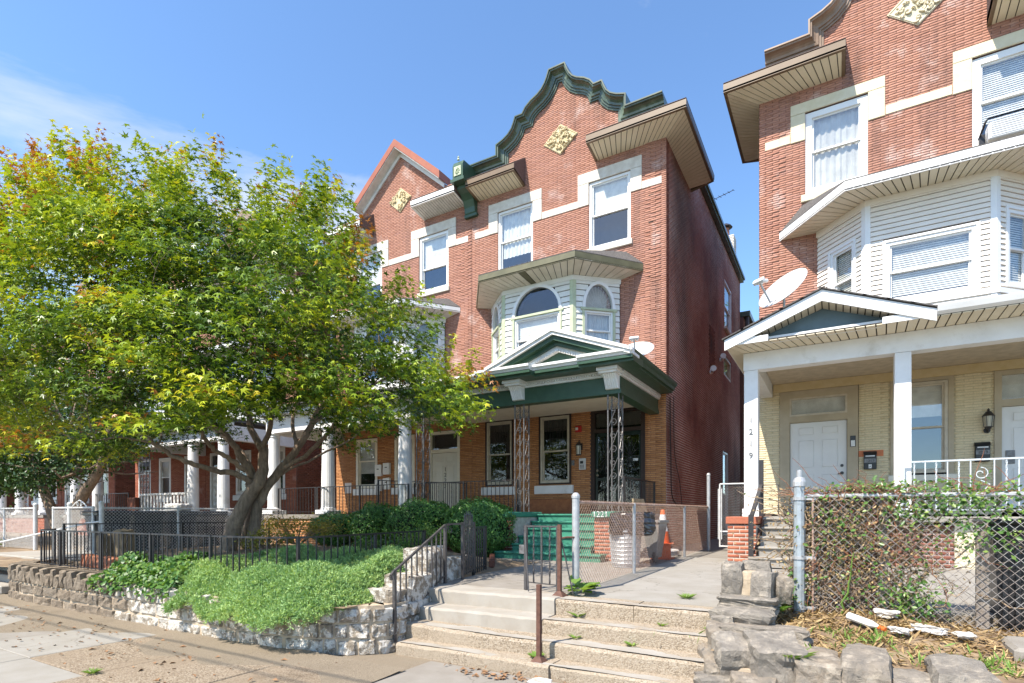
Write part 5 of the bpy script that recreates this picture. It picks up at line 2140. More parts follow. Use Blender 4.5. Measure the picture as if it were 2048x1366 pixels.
# ------------------------------------------------------------------ fences
def chain_mesh(parent, p0, p1, zb0, zt0, zb1, zt1, m, pitch=.075, r=.0022, name='chain_link_mesh', knuckles=True):
    """woven wire between two ground points; heights interpolate"""
    A, B = Vector(p0), Vector(p1)
    L_ = (B - A).length
    d = (B - A) / L_
    nn = Vector((-d.y, d.x))
    mb = MB()
    H_ = max(zt0 - zb0, zt1 - zb1)

    def zb(s):
        return zb0 + (zb1 - zb0) * s / L_

    def zt(s):
        return zt0 + (zt1 - zt0) * s / L_

    def P(s, h, off):
        q = A + d * s + nn * off
        return (q.x, q.y, h)
    n = int((L_ + H_) / pitch) + 1
    for sg in (1, -1):
        for k in range(-int(H_ / pitch) - 1, n):
            s0 = k * pitch
            # line s = s0 + sg*h'  with h' height above bottom
            if sg > 0:
                a, b = s0, s0 + H_
            else:
                a, b = s0 + H_, s0
            # param h in 0..H_
            lo, hi = 0.0, H_
            if sg > 0:
                lo = max(lo, -s0)
                hi = min(hi, L_ - s0)
            else:
                lo = max(lo, s0 + H_ - L_)
                hi = min(hi, s0 + H_)
            if hi - lo < .03:
                continue
            pts = []
            m_ = max(1, int((hi - lo) / .5))
            for i in range(m_ + 1):
                h = lo + (hi - lo) * i / m_
                s = s0 + h if sg > 0 else s0 + H_ - h
                f_ = h / H_
                pts.append(P(s, zb(s) + (zt(s) - zb(s)) * f_, .003 * sg))
            mb.tube(pts, r, 4, caps=False)
            if knuckles and hi >= H_ - 1e-6:
                s = s0 + H_ if sg > 0 else s0
                mb.tube([P(s, zt(s) - .01, 0), P(s - .5 * pitch * .2 * sg, zt(s) + .035, 0)], r * 1.3, 4)
    o = obj(name, mb, m, parent)
    o['kind'] = 'stuff'
    return o


def post(parent, x, y, z0, z1, r, m, cap=True, name='post'):
    mb = MB()
    if cap:
        mb.lathe([(r, 0), (r, z1 - z0 - r * 1.6), (r * 1.15, z1 - z0 - r * 1.55), (r * 1.15, z1 - z0 - r * .9), (r * .95, z1 - z0 - r * .5), (r * .5, z1 - z0 - r * .08), (.002, z1 - z0)], x, y, 14, z0)
    else:
        mb.lathe([(r, 0), (r, z1 - z0)], x, y, 10, z0)
    return obj(name, mb, m, parent)


# A: right fence under the dead vines
FA = thing('chain_link_fence', 'chain link fence with thick blue-grey corner post tangled in vines at the right', 'chain link fence', (-.35, 6.75, .45))
pa = post(FA, -.35, 6.75, .38, 1.98, .058, 'galvanized_blue', False)
cp_ = MB().lathe([(.066, 0), (.066, .05), (.05, .09), (.028, .10), (.028, .17), (.0, .18)], -.35, 6.75, 14, 1.95)
obj('post_cap', cp_, 'galvanized', pa)
for z in (.62, 1.16, 1.80):
    b = MB().lathe([(.068, 0), (.068, .035)], -.35, 6.75, 14, z)
    b.box(-.30, -.19, 6.74, 6.76, z, z + .035)
    obj('clamp', b, 'galvanized', pa)
obj('tension_bar', MB().tube([(-.22, 6.75, .5), (-.22, 6.75, 1.84)], .013, 6), 'rusty_wire', FA)
obj('top_rail', MB().tube([(-.3, 6.75, 1.845), (1.2, 6.75, 1.835), (4.2, 6.75, 1.82)], .024, 8), 'galvanized', FA)
chain_mesh(FA, (-.22, 6.73), (4.2, 6.73), .46, 1.84, .44, 1.82, 'wire_grey', .082, .0034, knuckles=False)
obj('post', MB().tube([(.335, 6.78, .4), (.335, 6.78, 1.82)], .018, 8), 'rust_brown', FA)
obj('wooden_post', MB().bbox(.37, .45, 6.79, 6.86, .35, 1.80, .008), 'wood_grey', FA)
post(FA, 2.6, 6.78, .4, 1.85, .03, 'galvanized')

# B: rusty fence beside the walk
FB = thing('chain_link_fence', 'rusty low chain link fence between the two front walks ahead of the trash cans', 'chain link fence', (-2.9, 6.62, .64))
post(FB, -2.92, 6.60, .6, 1.93, .048, 'galvanized')
for y, z in ((8.9, .67), (12.4, .72)):
    post(FB, -2.89, y, z - .05, 1.83, .028, 'galvanized', False)
post(FB, -2.88, 15.0, .7, 2.72, .045, 'galvanized')
obj('top_rail', MB().tube([(-2.9, 6.65, 1.80), (-2.89, 15.0, 1.83)], .021, 8), 'rusty_wire', FB)
chain_mesh(FB, (-2.925, 6.66), (-2.915, 15.0), .665, 1.80, .76, 1.83, 'rusty_wire', .078, .0023)
lt = MB()
lt.tube([(-2.92, 6.56, 1.35), (-3.0, 6.5, 1.35), (-3.05, 6.45, 1.34)], .012, 6)
obj('latch', lt, 'rust_brown', FB)

# C: alley gate
GC = thing('alley_gate', 'silver chain link gate closing the alley between the two houses', 'gate', (-2.3, 15.0, .7))
fr = MB()
for x in (-2.60, -1.85):
    fr.tube([(x, 15.0, .8), (x, 15.0, 2.42)], .02, 8)
for z in (.82, 1.2, 2.42):
    fr.tube([(-2.60, 15.0, z), (-1.85, 15.0, z)], .02, 8)
obj('gate_frame', fr, 'silver_paint', GC)
chain_mesh(GC, (-2.58, 15.02), (-1.87, 15.02), .82, 2.42, .82, 2.42, 'wire_grey', .075, .003, knuckles=False)
for i, x in enumerate((-2.55, -2.63)):
    p_ = MB().tube([(x, 14.97, 1.0), (x, 14.97, 2.3)], .012, 6)
    obj('gate_bar', p_, 'silver_paint', GC)

# D: silver fences on the left
FD = thing('chain_link_fence', 'silver chain link fence running back from the white gate behind the maple', 'chain link fence', (-15.9, 6.7, .6))
chain_mesh(FD, (-15.86, 6.75), (-15.95, 11.9), .66, 1.80, .70, 1.80, 'wire_white', .085, .0042)
obj('top_rail', MB().tube([(-15.9, 6.72, 1.80), (-15.97, 11.9, 1.80)], .022, 8), 'silver_paint', FD)
for y in (8.6, 10.3):
    post(FD, -15.9, y, .6, 1.86, .03, 'silver_paint')
obj('stretcher_rail', MB().tube([(-15.9, 6.75, 1.28), (-15.95, 11.9, 1.30)], .012, 6), 'iron_black', FD)
FE = thing('chain_link_fence', 'white painted chain link gates and posts at the left end of the front gardens', 'chain link fence', (-18.5, 6.9, .6))
px_ = [-15.95, -16.75, -18.1, -19.1, -20.3, -22.6, -23.4]
for i, x in enumerate(px_):
    post(FE, x, 6.75 if i < 1 else 6.9, .5, 1.98 if i in (0, 2, 4) else 1.86, .055 if i in (0, 2, 4, 6) else .035, 'silver_paint')
for a, b in ((-16.75, -18.1), (-18.1, -19.1), (-20.3, -22.6), (-22.6, -23.4), (-23.4, -30)):
    chain_mesh(FE, (a, 6.9), (b, 6.9), .62, 1.82, .62, 1.82, 'wire_white' if a > -23 else 'wire_grey', .085, .0042)
    obj('top_rail', MB().tube([(a, 6.88, 1.82), (b, 6.88, 1.82)], .022, 8), 'silver_paint' if a > -23 else 'wire_grey', FE)
cr2 = MB()
cr2.tube([(-17.0, 6.86, 1.84), (-17.2, 6.86, 1.95), (-17.42, 6.86, 2.02), (-17.64, 6.86, 1.95), (-17.85, 6.86, 1.84)], .016, 6)
for s in (-1, 1):
    cr2.tube([(-17.42 + s * (.05 + a), 6.86, 1.9 + b) for a, b in scroll(.05, 0, .07, 0, 1.2, 1)], .010, 5)
obj('gate_crest', cr2, 'silver_paint', FE)
hr = MB().tube([(-19.3, 5.2, .75), (-16.3, 6.6, 1.42), (-15.95, 6.7, 1.46)], .022, 8)
obj('hand_rail', hr, 'silver_paint', FE)


# iron picket fences -----------------------------------------------------------
def picket_mesh(h, r=.0075, spear=False):
    mb = MB().box(-r, r, -r, r, 0, h)
    if spear:
        mb.lathe([(.004, 0), (.02, .03), (.012, .06), (.001, .11)], 0, 0, 6, h)
    me = bpy.data.meshes.new('picket')
    me.from_pydata(mb.v, [], mb.f)
    return me


def iron_fence(label, path, zt, zb, sp=.135, m='iron_black', posts=1.6, rails=True, twist=5, rail_r=.018, cat='iron fence', zbf=None, grp=None):
    P = Path(path)
    L_ = P.l[-1]
    a = P.at(0)
    th = thing('iron_fence', label, cat, (a.x, a.y, zb), group=grp)
    pts = [P.at(L_ * i / 40) for i in range(41)]
    obj('top_rail', MB().tube([(p.x, p.y, zt) for p in pts], rail_r, 4), m, th)
    if rails:
        obj('bottom_rail', MB().tube([(p.x, p.y, zb + .08) for p in pts], .011, 4), m, th)
    n = int(L_ / sp)
    me = picket_mesh(zt - zb - (.0 if not zbf else 0) - .01)
    me.materials.append(MATS[m])
    tw = MB()
    hh = zt - zb - .02
    v = []
    steps = 18
    for i in range(steps + 1):
        for k in range(4):
            t = math.pi / 2 * k + i * .55
            v.append((.011 * math.cos(t), .011 * math.sin(t), hh * i / steps))
    tw.add(v, [(i * 4 + k, i * 4 + (k + 1) % 4, i * 4 + 4 + (k + 1) % 4, i * 4 + 4 + k) for i in range(steps) for k in range(4)])
    tme = bpy.data.meshes.new('twisted_picket')
    tme.from_pydata(tw.v, [], tw.f)
    tme.materials.append(MATS[m])
    for i in range(n + 1):
        p = P.at(min(L_, i * sp))
        put('picket' if i % twist else 'twisted_picket', me if i % twist else tme, th, T(p.x, p.y, zb))
    k = max(1, round(L_ / posts))
    for i in range(k + 1):
        p = P.at(L_ * i / k)
        obj('post', MB().box(p.x - .02, p.x + .02, p.y - .02, p.y + .02, zb - .06, zt + .015), m, th)
    return th


iron_fence('black iron picket fence along the top of the stone wall', [tuple(q) for q in smooth_path([(-14.2, 5.15), (-13.9, 4.82), (-13.2, 4.72), (-10.5, 4.70), (-7.2, 4.72), (-6.45, 4.86), (-6.25, 5.3), (-6.45, 6.6), (-6.75, 8.2)], 5)], 1.33, .60, .138, 'iron_black', 1.75)
iron_fence('black iron picket fence set back behind the front one at the left', [(-13.9, 5.2), (-13.5, 6.2), (-13.3, 9.6)], 1.44, .66, .2, 'iron_black', 2.2)
# porch railings
iron_fence('black iron railing along the porch edge behind the boxwood hedge', [(-10.4, 12.2), (-6.98, 12.2)], 2.52, 1.66, .13, 'iron_black', 1.7, cat='railing')
iron_fence('long black iron railing on the porch in front of the 1223 door and cream windows', [(-16.2, 12.05), (-14.3, 12.02), (-10.5, 12.05)], 2.50, 1.64, .14, 'iron_black', 1.9, cat='railing')
iron_fence('black iron railing sloping beside the door numbered 1223', [(-11.9, 12.3), (-10.5, 14.9)], 2.66, 1.68, .13, 'iron_black', 1.4, cat='railing')
iron_fence('black iron railing at the right end of the porch by the dark security door', [(-4.3, 12.5), (-4.3, 15.0)], 2.52, 1.66, .12, 'iron_black', 1.3, cat='railing')
iron_fence('black iron railing on the porch of the house beyond the maple trunk', [(-32, 12.1), (-26.2, 12.1)], 2.55, 1.62, .16, 'iron_black', 2, cat='railing')
iron_fence('short black iron fence between the walk and the right boxwood', [(-5.28, 7.7), (-5.50, 8.4)], 1.42, .64, .12, 'iron_black', 1.3)

# hand rail of the street steps
HR = thing('hand_rail', 'dark iron hand rail with pickets climbing the left side of the street steps', 'hand rail', (-4.64, 5.05, .12))
lo = Vector((-4.62, 5.05))
hi = Vector((-4.90, 6.42))


def rail_pt(t):
    p = lo.lerp(hi, t)
    return p


top = [(-4.60, 4.98, .86), (-4.60, 4.96, .91), (-4.62, 5.03, .955)]
for i in range(9):
    t = i / 8
    p = rail_pt(t)
    top.append((p.x, p.y, .96 + .53 * t))
top += [(-4.92, 6.55, 1.50), (-4.97, 6.95, 1.50)]
tb = MB()
for a, b in zip(top, top[1:]):
    tb.tube([a, b], .019, 4)
obj('top_rail', tb, 'iron_grey', HR)
bt = MB().tube([(rail_pt(t).x, rail_pt(t).y, .26 + .50 * t) for t in (0, .25, .5, .75, .88)] + [(rail_pt(.95).x, rail_pt(.95).y, .745), (hi.x, hi.y, .75)], .012, 4)
obj('bottom_rail', bt, 'iron_grey', HR)
for t, z0 in ((0, .10), (1.0, .63)):
    p = rail_pt(t)
    obj('post', MB().box(p.x - .019, p.x + .019, p.y - .019, p.y + .019, z0, .955 + .53 * t), 'iron_grey', HR)
obj('post', MB().box(-4.985, -4.95, 6.93, 6.965, .62, 1.5), 'iron_grey', HR)
for i in range(1, 10):
    t = i / 10
    p = rail_pt(t)
    obj('picket', MB().box(p.x - .008, p.x + .008, p.y - .008, p.y + .008, .26 + .5 * t, .955 + .53 * t), 'iron_grey', HR)
s = MB()
s.tube([(-4.94, 6.6 + a, 1.42 + b) for a, b in scroll(0, 0, .07, 1.57, 1.1, 1)], .007, 5)
obj('scroll', s, 'iron_grey', HR)

# open leaf of the walk gate
GL = thing('iron_gate', 'ornate dark iron gate leaf standing open at the head of the steps', 'gate', (-5.05, 7.0, .66))
g0, g1 = Vector((-4.99, 6.98)), Vector((-5.22, 7.62))
fr = MB()
for t in (0, 1):
    p = g0.lerp(g1, t)
    fr.box(p.x - .02, p.x + .02, p.y - .02, p.y + .02, .68, 1.52)
for z in (.74, 1.46):
    fr.tube([(g0.x, g0.y, z), (g1.x, g1.y, z)], .014, 4)
obj('gate_frame', fr, 'iron_grey', GL)
for i in range(1, 6):
    p = g0.lerp(g1, i / 6)
    q = MB().box(p.x - .009, p.x + .009, p.y - .009, p.y + .009, .70, 1.54 + .08 * math.sin(math.pi * i / 6))
    q.lathe([(.004, 0), (.018, .03), (.001, .10)], p.x, p.y, 6, 1.53 + .08 * math.sin(math.pi * i / 6))
    obj('picket', q, 'iron_grey', GL)
sw = MB()
for k in range(4):
    for j in range(2):
        p = g0.lerp(g1, .25 + .5 * j)
        d = (g1 - g0).normalized()
        sw.tube([(p.x + d.x * a, p.y + d.y * a, .86 + k * .17 + b) for a, b in scroll(0, 0, .09, 0, 1.3, 1 if (k + j) % 2 else -1)], .007, 4)
obj('scrollwork', sw, 'iron_grey', GL)

# small gate and rusty posts right of it
SG = thing('iron_gate', 'small dark iron gate with plain bars beside the grey fence post', 'gate', (-3.3, 6.4, .64))
fr = MB()
a, b = Vector((-3.56, 6.42)), Vector((-3.03, 6.30))
for t in (0, 1):
    p = a.lerp(b, t)
    fr.box(p.x - .02, p.x + .02, p.y - .02, p.y + .02, .645, 1.50)
fr.tube([(a.x, a.y, 1.49), (b.x, b.y, 1.49)], .014, 4)
fr.tube([(a.x, a.y, .75), (b.x, b.y, .75)], .010, 4)
obj('gate_frame', fr, 'iron_grey', SG)
for i in range(1, 4):
    p = a.lerp(b, i / 4)
    if i == 1 or i == 3:
        q = MB()
        v = []
        for r in range(19):
            for k in range(4):
                t = math.pi / 2 * k + r * .6
                v.append((p.x + .012 * math.cos(t), p.y + .012 * math.sin(t), .75 + .74 * r / 18))
        q.add(v, [(r * 4 + k, r * 4 + (k + 1) % 4, r * 4 + 4 + (k + 1) % 4, r * 4 + 4 + k) for r in range(18) for k in range(4)])
    else:
        q = MB().box(p.x - .01, p.x + .01, p.y - .01, p.y + .01, .75, 1.49)
    obj('picket', q, 'iron_grey', SG)
obj('lock_plate', MB().bbox(a.x - .10, a.x - .02, a.y - .012, a.y + .012, 1.12, 1.24, .004), 'iron_silver', SG)
obj('brace', MB().tube([(a.x + .02, a.y - .05, 1.4), (-3.40, 6.2, .66)], .010, 5), 'iron_grey', SG)
RP = thing('gate_post', 'rust-brown square steel post with base plate beside the small iron gate', 'post', (-2.95, 6.18, .63))
q = MB().box(-2.972, -2.928, 6.155, 6.199, .64, 1.52)
obj('shaft', q, 'rust_brown', RP)
q = MB()
q.add([(-3.03, 6.10, .638), (-2.87, 6.10, .638), (-2.87, 6.26, .638), (-3.03, 6.26, .638), (-2.975, 6.15, .70), (-2.925, 6.15, .70), (-2.925, 6.2, .70), (-2.975, 6.2, .70)], [(0, 1, 5, 4), (1, 2, 6, 5), (2, 3, 7, 6), (3, 0, 4, 7), (4, 5, 6, 7), (0, 3, 2, 1)])
obj('base_plate', q, 'rust_brown', RP)
obj('brace_rod', MB().tube([(-2.93, 6.2, 1.3), (-2.80, 6.25, .66)], .009, 5), 'iron_grey', RP)
R2 = thing('steel_stub_post', 'rust-brown short steel post standing alone on the lowest street steps', 'post', (-2.66, 5.10, .12))
q = MB().box(-2.682, -2.638, 5.055, 5.099, .13, .92)
obj('shaft', q, 'rust_brown', R2)
q = MB()
q.add([(-2.73, 5.01, .126), (-2.59, 5.01, .126), (-2.59, 5.15, .126), (-2.73, 5.15, .126), (-2.685, 5.05, .18), (-2.635, 5.05, .18), (-2.635, 5.1, .18), (-2.685, 5.1, .18)], [(0, 1, 5, 4), (1, 2, 6, 5), (2, 3, 7, 6), (3, 0, 4, 7), (4, 5, 6, 7), (0, 3, 2, 1)])
obj('base_plate', q, 'rust_brown', R2)

# railing and hand rail of the right porch
IR = thing('iron_railing', 'pale blue-grey iron railing with twisted bars on the right porch', 'railing', (.98, 11.98, 1.6))
obj('top_rail', MB().tube([(1.02, 12.02, 2.57), (4.85, 12.02, 2.57)], .02, 4), 'pale_blue_iron', IR)
obj('bottom_rail', MB().tube([(1.02, 12.02, 1.72), (4.85, 12.02, 1.72)], .012, 4), 'pale_blue_iron', IR)
obj('post', MB().box(.99, 1.04, 11.995, 12.045, 1.6, 2.57), 'pale_blue_iron', IR)
tw = MB()
v = []
for r in range(23):
    for k in range(4):
        t = math.pi / 2 * k + r * .6
        v.append((.014 * math.cos(t), .014 * math.sin(t), .85 * r / 22))
tw.add(v, [(r * 4 + k, r * 4 + (k + 1) % 4, r * 4 + 4 + (k + 1) % 4, r * 4 + 4 + k) for r in range(22) for k in range(4)])
tme = bpy.data.meshes.new('twisted_bar')
tme.from_pydata(tw.v, [], tw.f)
tme.materials.append(MATS['pale_blue_iron'])
pm = picket_mesh(.85, .009)
pm.materials.append(MATS['pale_blue_iron'])
for i in range(24):
    x = 1.18 + i * .155
    if i in (6, 15):
        continue
    put('twisted_bar' if i % 2 == 0 else 'picket', tme if i % 2 == 0 else pm, IR, T(x, 12.02, 1.72))
s = MB()
for x in (2.11, 3.5):
    s.tube([(x - .02 + u, 12.02, 2.33 + v_) for u, v_ in scroll(0, 0, .11, 1.57, 1.2, -1)], .009, 5)
    s.tube([(x + .03 + u, 12.02, 1.95 + v_) for u, v_ in scroll(0, 0, .11, -1.57, -1.2, -1)], .009, 5)
    s.tube([(x - .02, 12.02, 2.22), (x + .10, 12.02, 2.15), (x + .03, 12.02, 2.06)], .009, 5)
obj('scrollwork', s, 'pale_blue_iron', IR)
BH = thing('hand_rail', 'black square steel hand rail beside the brick pier of the right porch', 'hand rail', (-1.32, 10.7, .72))
obj('post', MB().box(-1.36, -1.28, 10.62, 10.70, .70, 1.64), 'iron_black', BH)
obj('post', MB().box(-1.33, -1.25, 11.9, 11.98, 1.6, 2.72), 'iron_black', BH)
obj('rail', MB().tube([(-1.32, 10.66, 1.58), (-1.29, 11.94, 2.22)], .045, 4), 'iron_black', BH)
obj('brace', MB().tube([(-1.28, 10.75, .95), (-1.22, 11.9, 1.66)], .016, 6), 'rust_brown', BH)
q = MB().tube([(-1.25, 11.94, 2.22), (-.98, 11.94, 2.22), (-.98, 11.94, 1.62)], .012, 5)
obj('side_bar', q, 'iron_grey', BH)
# ------------------------------------------------------------------ plants
cT, sT = math.cos(R(30.45)), math.sin(R(30.45))


def ray_pt(px, py, d):
    """point at depth d metres along the view"""
    u = (np.asarray(px) - 1024) / 1105.0
    return np.stack([d * (u * cT - sT), d * (u * sT + cT), 1.65 + (1028 - np.asarray(py)) / 1105.0 * d], -1)


def frames(nrm, rs, along=None):
    """tangent frames around unit normals with random spin"""
    n = nrm / np.linalg.norm(nrm, axis=1, keepdims=True)
    a = rs.normal(size=n.shape) if along is None else along
    a = a - n * np.sum(a * n, axis=1, keepdims=True)
    a /= np.linalg.norm(a, axis=1, keepdims=True) + 1e-9
    b = np.cross(n, a)
    return n, a, b


def leaf_quads(name, pts, nrm, size, m, rs, ratio=.5, fold=.15, tone=None, along=None):
    n, a, b = frames(nrm, rs, along)
    s = np.asarray(size)[:, None] if np.ndim(size) else size
    V = np.stack([pts, pts + a * s * .55 + b * s * ratio * .5 + n * s * fold, pts + a * s, pts + a * s * .55 - b * s * ratio * .5 + n * s * fold], 1)
    N = len(pts)
    Fq = np.array([[0, 3, 2, 1]]) + (np.arange(N) * 4)[:, None]
    Ft = np.concatenate([np.array([[0, 2, 1]]) + (np.arange(N) * 4)[:, None], np.array([[0, 3, 2]]) + (np.arange(N) * 4)[:, None]])
    tn = None if tone is None else np.concatenate([tone, tone])
    return mesh_np(name, V.reshape(-1, 3), Ft, m, tn)


def palm_leaves(name, pts, nrm, size, m, rs, tone, along):
    """five-lobed leaves"""
    n, a, b = frames(nrm, rs, along)
    ang = np.radians([-112, -56, 0, 56, 112])
    ln = np.array([.55, .88, 1.0, .88, .55])
    nk = np.radians([-150, -84, -28, 28, 84, 150])
    nl = np.array([.12, .30, .34, .34, .30, .12])
    s = np.asarray(size)[:, None]
    V = [pts]
    for t, l in zip(ang, ln):
        V.append(pts + (a * math.cos(t) + b * math.sin(t)) * s * l * .62 - n * s * .16 * l)
    for t, l in zip(nk, nl):
        V.append(pts + (a * math.cos(t) + b * math.sin(t)) * s * l * .62 + n * s * .02)
    V = np.stack(V, 1)
    N = len(pts)
    tri = []
    for i in range(5):
        tri += [(0, 6 + i, 1 + i), (0, 1 + i, 7 + i)]
    tri = np.array(tri)
    Fq = (tri[None] + (np.arange(N) * 12)[:, None, None]).reshape(-1, 3)
    return mesh_np(name, V.reshape(-1, 3), Fq, m, np.repeat(tone, 10))


def unit(v):
    return v / (np.linalg.norm(v, axis=-1, keepdims=True) + 1e-9)


# ---- the maple -----------------------------------------------------------------
MP = thing('maple_tree', 'big spreading Japanese maple with yellow-green leaves and forked trunk behind the iron fence', 'tree', (-9.9, 6.6, 1.0))
D0 = 10.7


def limb(mb, pts, r0, r1, jig=.02):
    P = [Vector(ray_pt(p[0], p[1], D0 + p[2])) for p in pts]
    S_ = smooth_path(P, 5)
    n = len(S_)
    rs = [.68 * (r0 + (r1 - r0) * (i / (n - 1)) ** .8) for i in range(n)]
    S_ = [p + Vector((rng.uniform(-jig, jig), rng.uniform(-jig, jig), rng.uniform(-jig, jig))) * (0 if i == 0 else 1) for i, p in enumerate(S_)]
    mb.tube(S_, rs, 10)
    return S_, rs


tk = MB()
nodes = []


def L_(pts, r0, r1):
    s, r = limb(tk, pts, r0, r1)
    nodes.extend(zip(s, r))


L_([(452, 1112, -.1), (462, 1072, -.1), (482, 1018, -.12), (514, 968, -.1), (528, 930, 0), (522, 885, .05)], .25, .13)
L_([(506, 1110, .15), (508, 1060, .12), (520, 1000, .1), (548, 955, .15), (590, 905, .2), (622, 850, .25), (650, 800, .3)], .20, .075)
L_([(486, 1108, .3), (494, 1060, .3), (502, 1015, .25), (505, 985, .1), (496, 962, 0)], .13, .11)
L_([(508, 968, -.1), (480, 950, -.25), (430, 942, -.5), (380, 926, -.8), (335, 905, -1.0), (300, 880, -1.2), (270, 850, -1.4)], .095, .04)
L_([(510, 960, 0), (488, 925, -.1), (468, 890, -.2), (452, 868, -.3), (432, 850, -.45), (400, 800, -.8)], .12, .05)
L_([(490, 940, -.2), (455, 915, -.5), (428, 900, -.7), (408, 875, -1), (396, 850, -1.2)], .075, .045)
L_([(505, 950, .2), (482, 905, .5), (440, 865, .9), (400, 840, 1.3), (340, 780, 1.8)], .095, .05)
L_([(524, 900, 0), (500, 850, .1), (497, 800, .1), (505, 730, .0), (500, 640, .1), (490, 540, .1)], .11, .035)
L_([(524, 900, .05), (538, 860, -.2), (550, 800, -.5), (560, 720, -.9), (590, 620, -1.2)], .09, .03)
L_([(560, 940, .15), (610, 912, 0), (645, 880, -.2), (672, 845, -.4), (700, 790, -.7), (760, 720, -1.0)], .075, .03)
L_([(595, 900, .2), (585, 850, .6), (600, 790, 1.0), (640, 700, 1.4)], .07, .03)
L_([(622, 850, .25), (690, 800, .6), (770, 760, .9), (850, 730, 1.1)], .06, .025)
L_([(545, 955, .15), (600, 930, .5), (690, 885, 1.0), (760, 830, 1.3)], .05, .02)
obj('trunk', tk, 'bark', MP, smooth=True)

# outline of the crown in the view (top and bottom pixel rows)
ox = np.array([-260, -180, -60, 0, 40, 120, 200, 250, 330, 400, 450, 480, 540, 580, 635, 670, 700, 745, 785, 830, 875, 910, 945, 960])
ot = np.array([640, 500, 420, 385, 340, 315, 300, 315, 345, 325, 340, 385, 365, 360, 385, 425, 480, 555, 600, 640, 700, 730, 760, 780])
ob = np.array([700, 800, 860, 880, 890, 900, 905, 900, 890, 880, 870, 860, 850, 850, 880, 890, 880, 870, 850, 850, 850, 830, 780, 740])


def crown_pts(N, rs, shell=.0):
    px = rs.uniform(-250, 958, N * 3)
    t = np.interp(px, ox, ot)
    b = np.interp(px, ox, ob)
    py = rs.uniform(250, 905, N * 3)
    k = (py > t) & (py < b)
    px, py, t, b = px[k][:N], py[k][:N], t[k][:N], b[k][:N]
    v = (py - t) / (b - t) * 2 - 1
    u = (px - 400) / 630
    rho = np.clip(np.abs(u) ** 2.2 + np.abs(np.clip(v, -1, .3)) ** 2.6, 0, .97)
    half = 3.7 * np.sqrt(1 - rho)
    sgn = rs.uniform(-1, 1, len(px))
    sgn = np.sign(sgn) * np.abs(sgn) ** .62
    d = D0 - .1 + half * sgn
    return px, py, d, v


rs = np.random.RandomState(5)
px, py, dd_, vv = crown_pts(800, rs)
spr = ray_pt(px, py, dd_)
# keep sun falling on the junipers: nothing hangs low in front
keep = ~((spr[:, 1] < 4.9 - .60 * (spr[:, 2] - 1.2)) & (spr[:, 2] < 5.2))
keep &= spr[:, 1] < 10.9
spr, vv, px, py = spr[keep], vv[keep], px[keep], py[keep]
order = np.argsort(np.linalg.norm(spr - np.array([-9.6, 6.9, 2.2]), axis=1))
bn = MB()
NP = [np.array(p) for p, r in nodes]
NR = [r for p, r in nodes]
for i in order:
    tgt = spr[i]
    A = np.array(NP)
    dist = np.linalg.norm(A - tgt, axis=1)
    up = np.maximum(0, A[:, 2] - tgt[2] + .2) * 1.2
    j = int(np.argmin(dist + up + .25 * (np.array(NR) < .012)))
    st_ = A[j]
    l = dist[j]
    r0 = min(NR[j] * .75, .012 + .014 * l)
    mid = (st_ + tgt) / 2 + np.array([0, 0, .10 * l]) + rs.normal(size=3) * .06 * l
    pts = [tuple(st_), tuple(st_ * .66 + mid * .34 + rs.normal(size=3) * .02), tuple(mid), tuple(tgt * .6 + mid * .4 + rs.normal(size=3) * .03), tuple(tgt)]
    rr = [r0, r0 * .85, r0 * .7, r0 * .5, .005]
    bn.tube(pts, rr, 5, caps=False)
    for p, r in zip(pts[1:], rr[1:]):
        NP.append(np.array(p))
        NR.append(max(r, .006))
obj('branches', bn, 'bark', MP, smooth=True)['kind'] = 'stuff'
# leaf sprays
P_, N_, S_, T_, A_ = [], [], [], [], []
ctr = np.array([-9.9, 6.6, 4.0])
for i in range(len(spr)):
    k = rs.randint(100, 165)
    out = unit((spr[i] - ctr) * np.array([1, 1, .25]))
    ax = unit(out + rs.normal(size=3) * .35)
    ax[2] = -.16 + .10 * rs.normal()
    top = vv[i] < -.72
    if top:
        ax = unit(ax * .6 + np.array([0, 0, 1.0]))
    ax = unit(ax)
    side = unit(np.cross(ax, np.array([0, 0, 1.0]))) if abs(ax[2]) < .95 else np.array([1.0, 0, 0])
    t = rs.uniform(-.55, .62, k)
    w_ = .44 * np.sqrt(np.clip(1 - (t / .72) ** 2, .05, 1))
    q = rs.uniform(-1, 1, k) * w_ * (.55 if top else 1)
    up = rs.normal(size=k) * (.085 if not top else .14)
    p = spr[i] + ax * t[:, None] + side * q[:, None] + np.array([0, 0, 1.0]) * (up - .22 * q ** 2 - .10 * np.maximum(t, 0) ** 2)[:, None]
    nn = np.array([0, 0, 1.0]) + rs.normal(size=(k, 3)) * .48 + out * .25
    al = ax * 1.0 + side * (q / .44)[:, None] * .9 + rs.normal(size=(k, 3)) * .35 + np.array([0, 0, -.35])
    P_.append(p)
    N_.append(nn)
    A_.append(al)
    S_.append(rs.uniform(.065, .165, k))
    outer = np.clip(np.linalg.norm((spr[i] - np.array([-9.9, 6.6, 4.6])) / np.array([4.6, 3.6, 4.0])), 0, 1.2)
    base = .06 + .10 * rs.normal() + .36 * outer ** 2 + .20 * max(0, -vv[i]) + (.3 if rs.rand() < .22 else 0)  # yellower young growth outward; inner crown shade and top sunlight painted into tone
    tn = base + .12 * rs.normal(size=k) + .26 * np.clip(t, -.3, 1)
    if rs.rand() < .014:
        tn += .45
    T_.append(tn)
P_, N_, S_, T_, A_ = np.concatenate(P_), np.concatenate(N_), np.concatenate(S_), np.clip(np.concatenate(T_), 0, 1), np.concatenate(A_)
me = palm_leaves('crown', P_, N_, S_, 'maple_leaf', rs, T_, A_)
put('crown', me, MP)

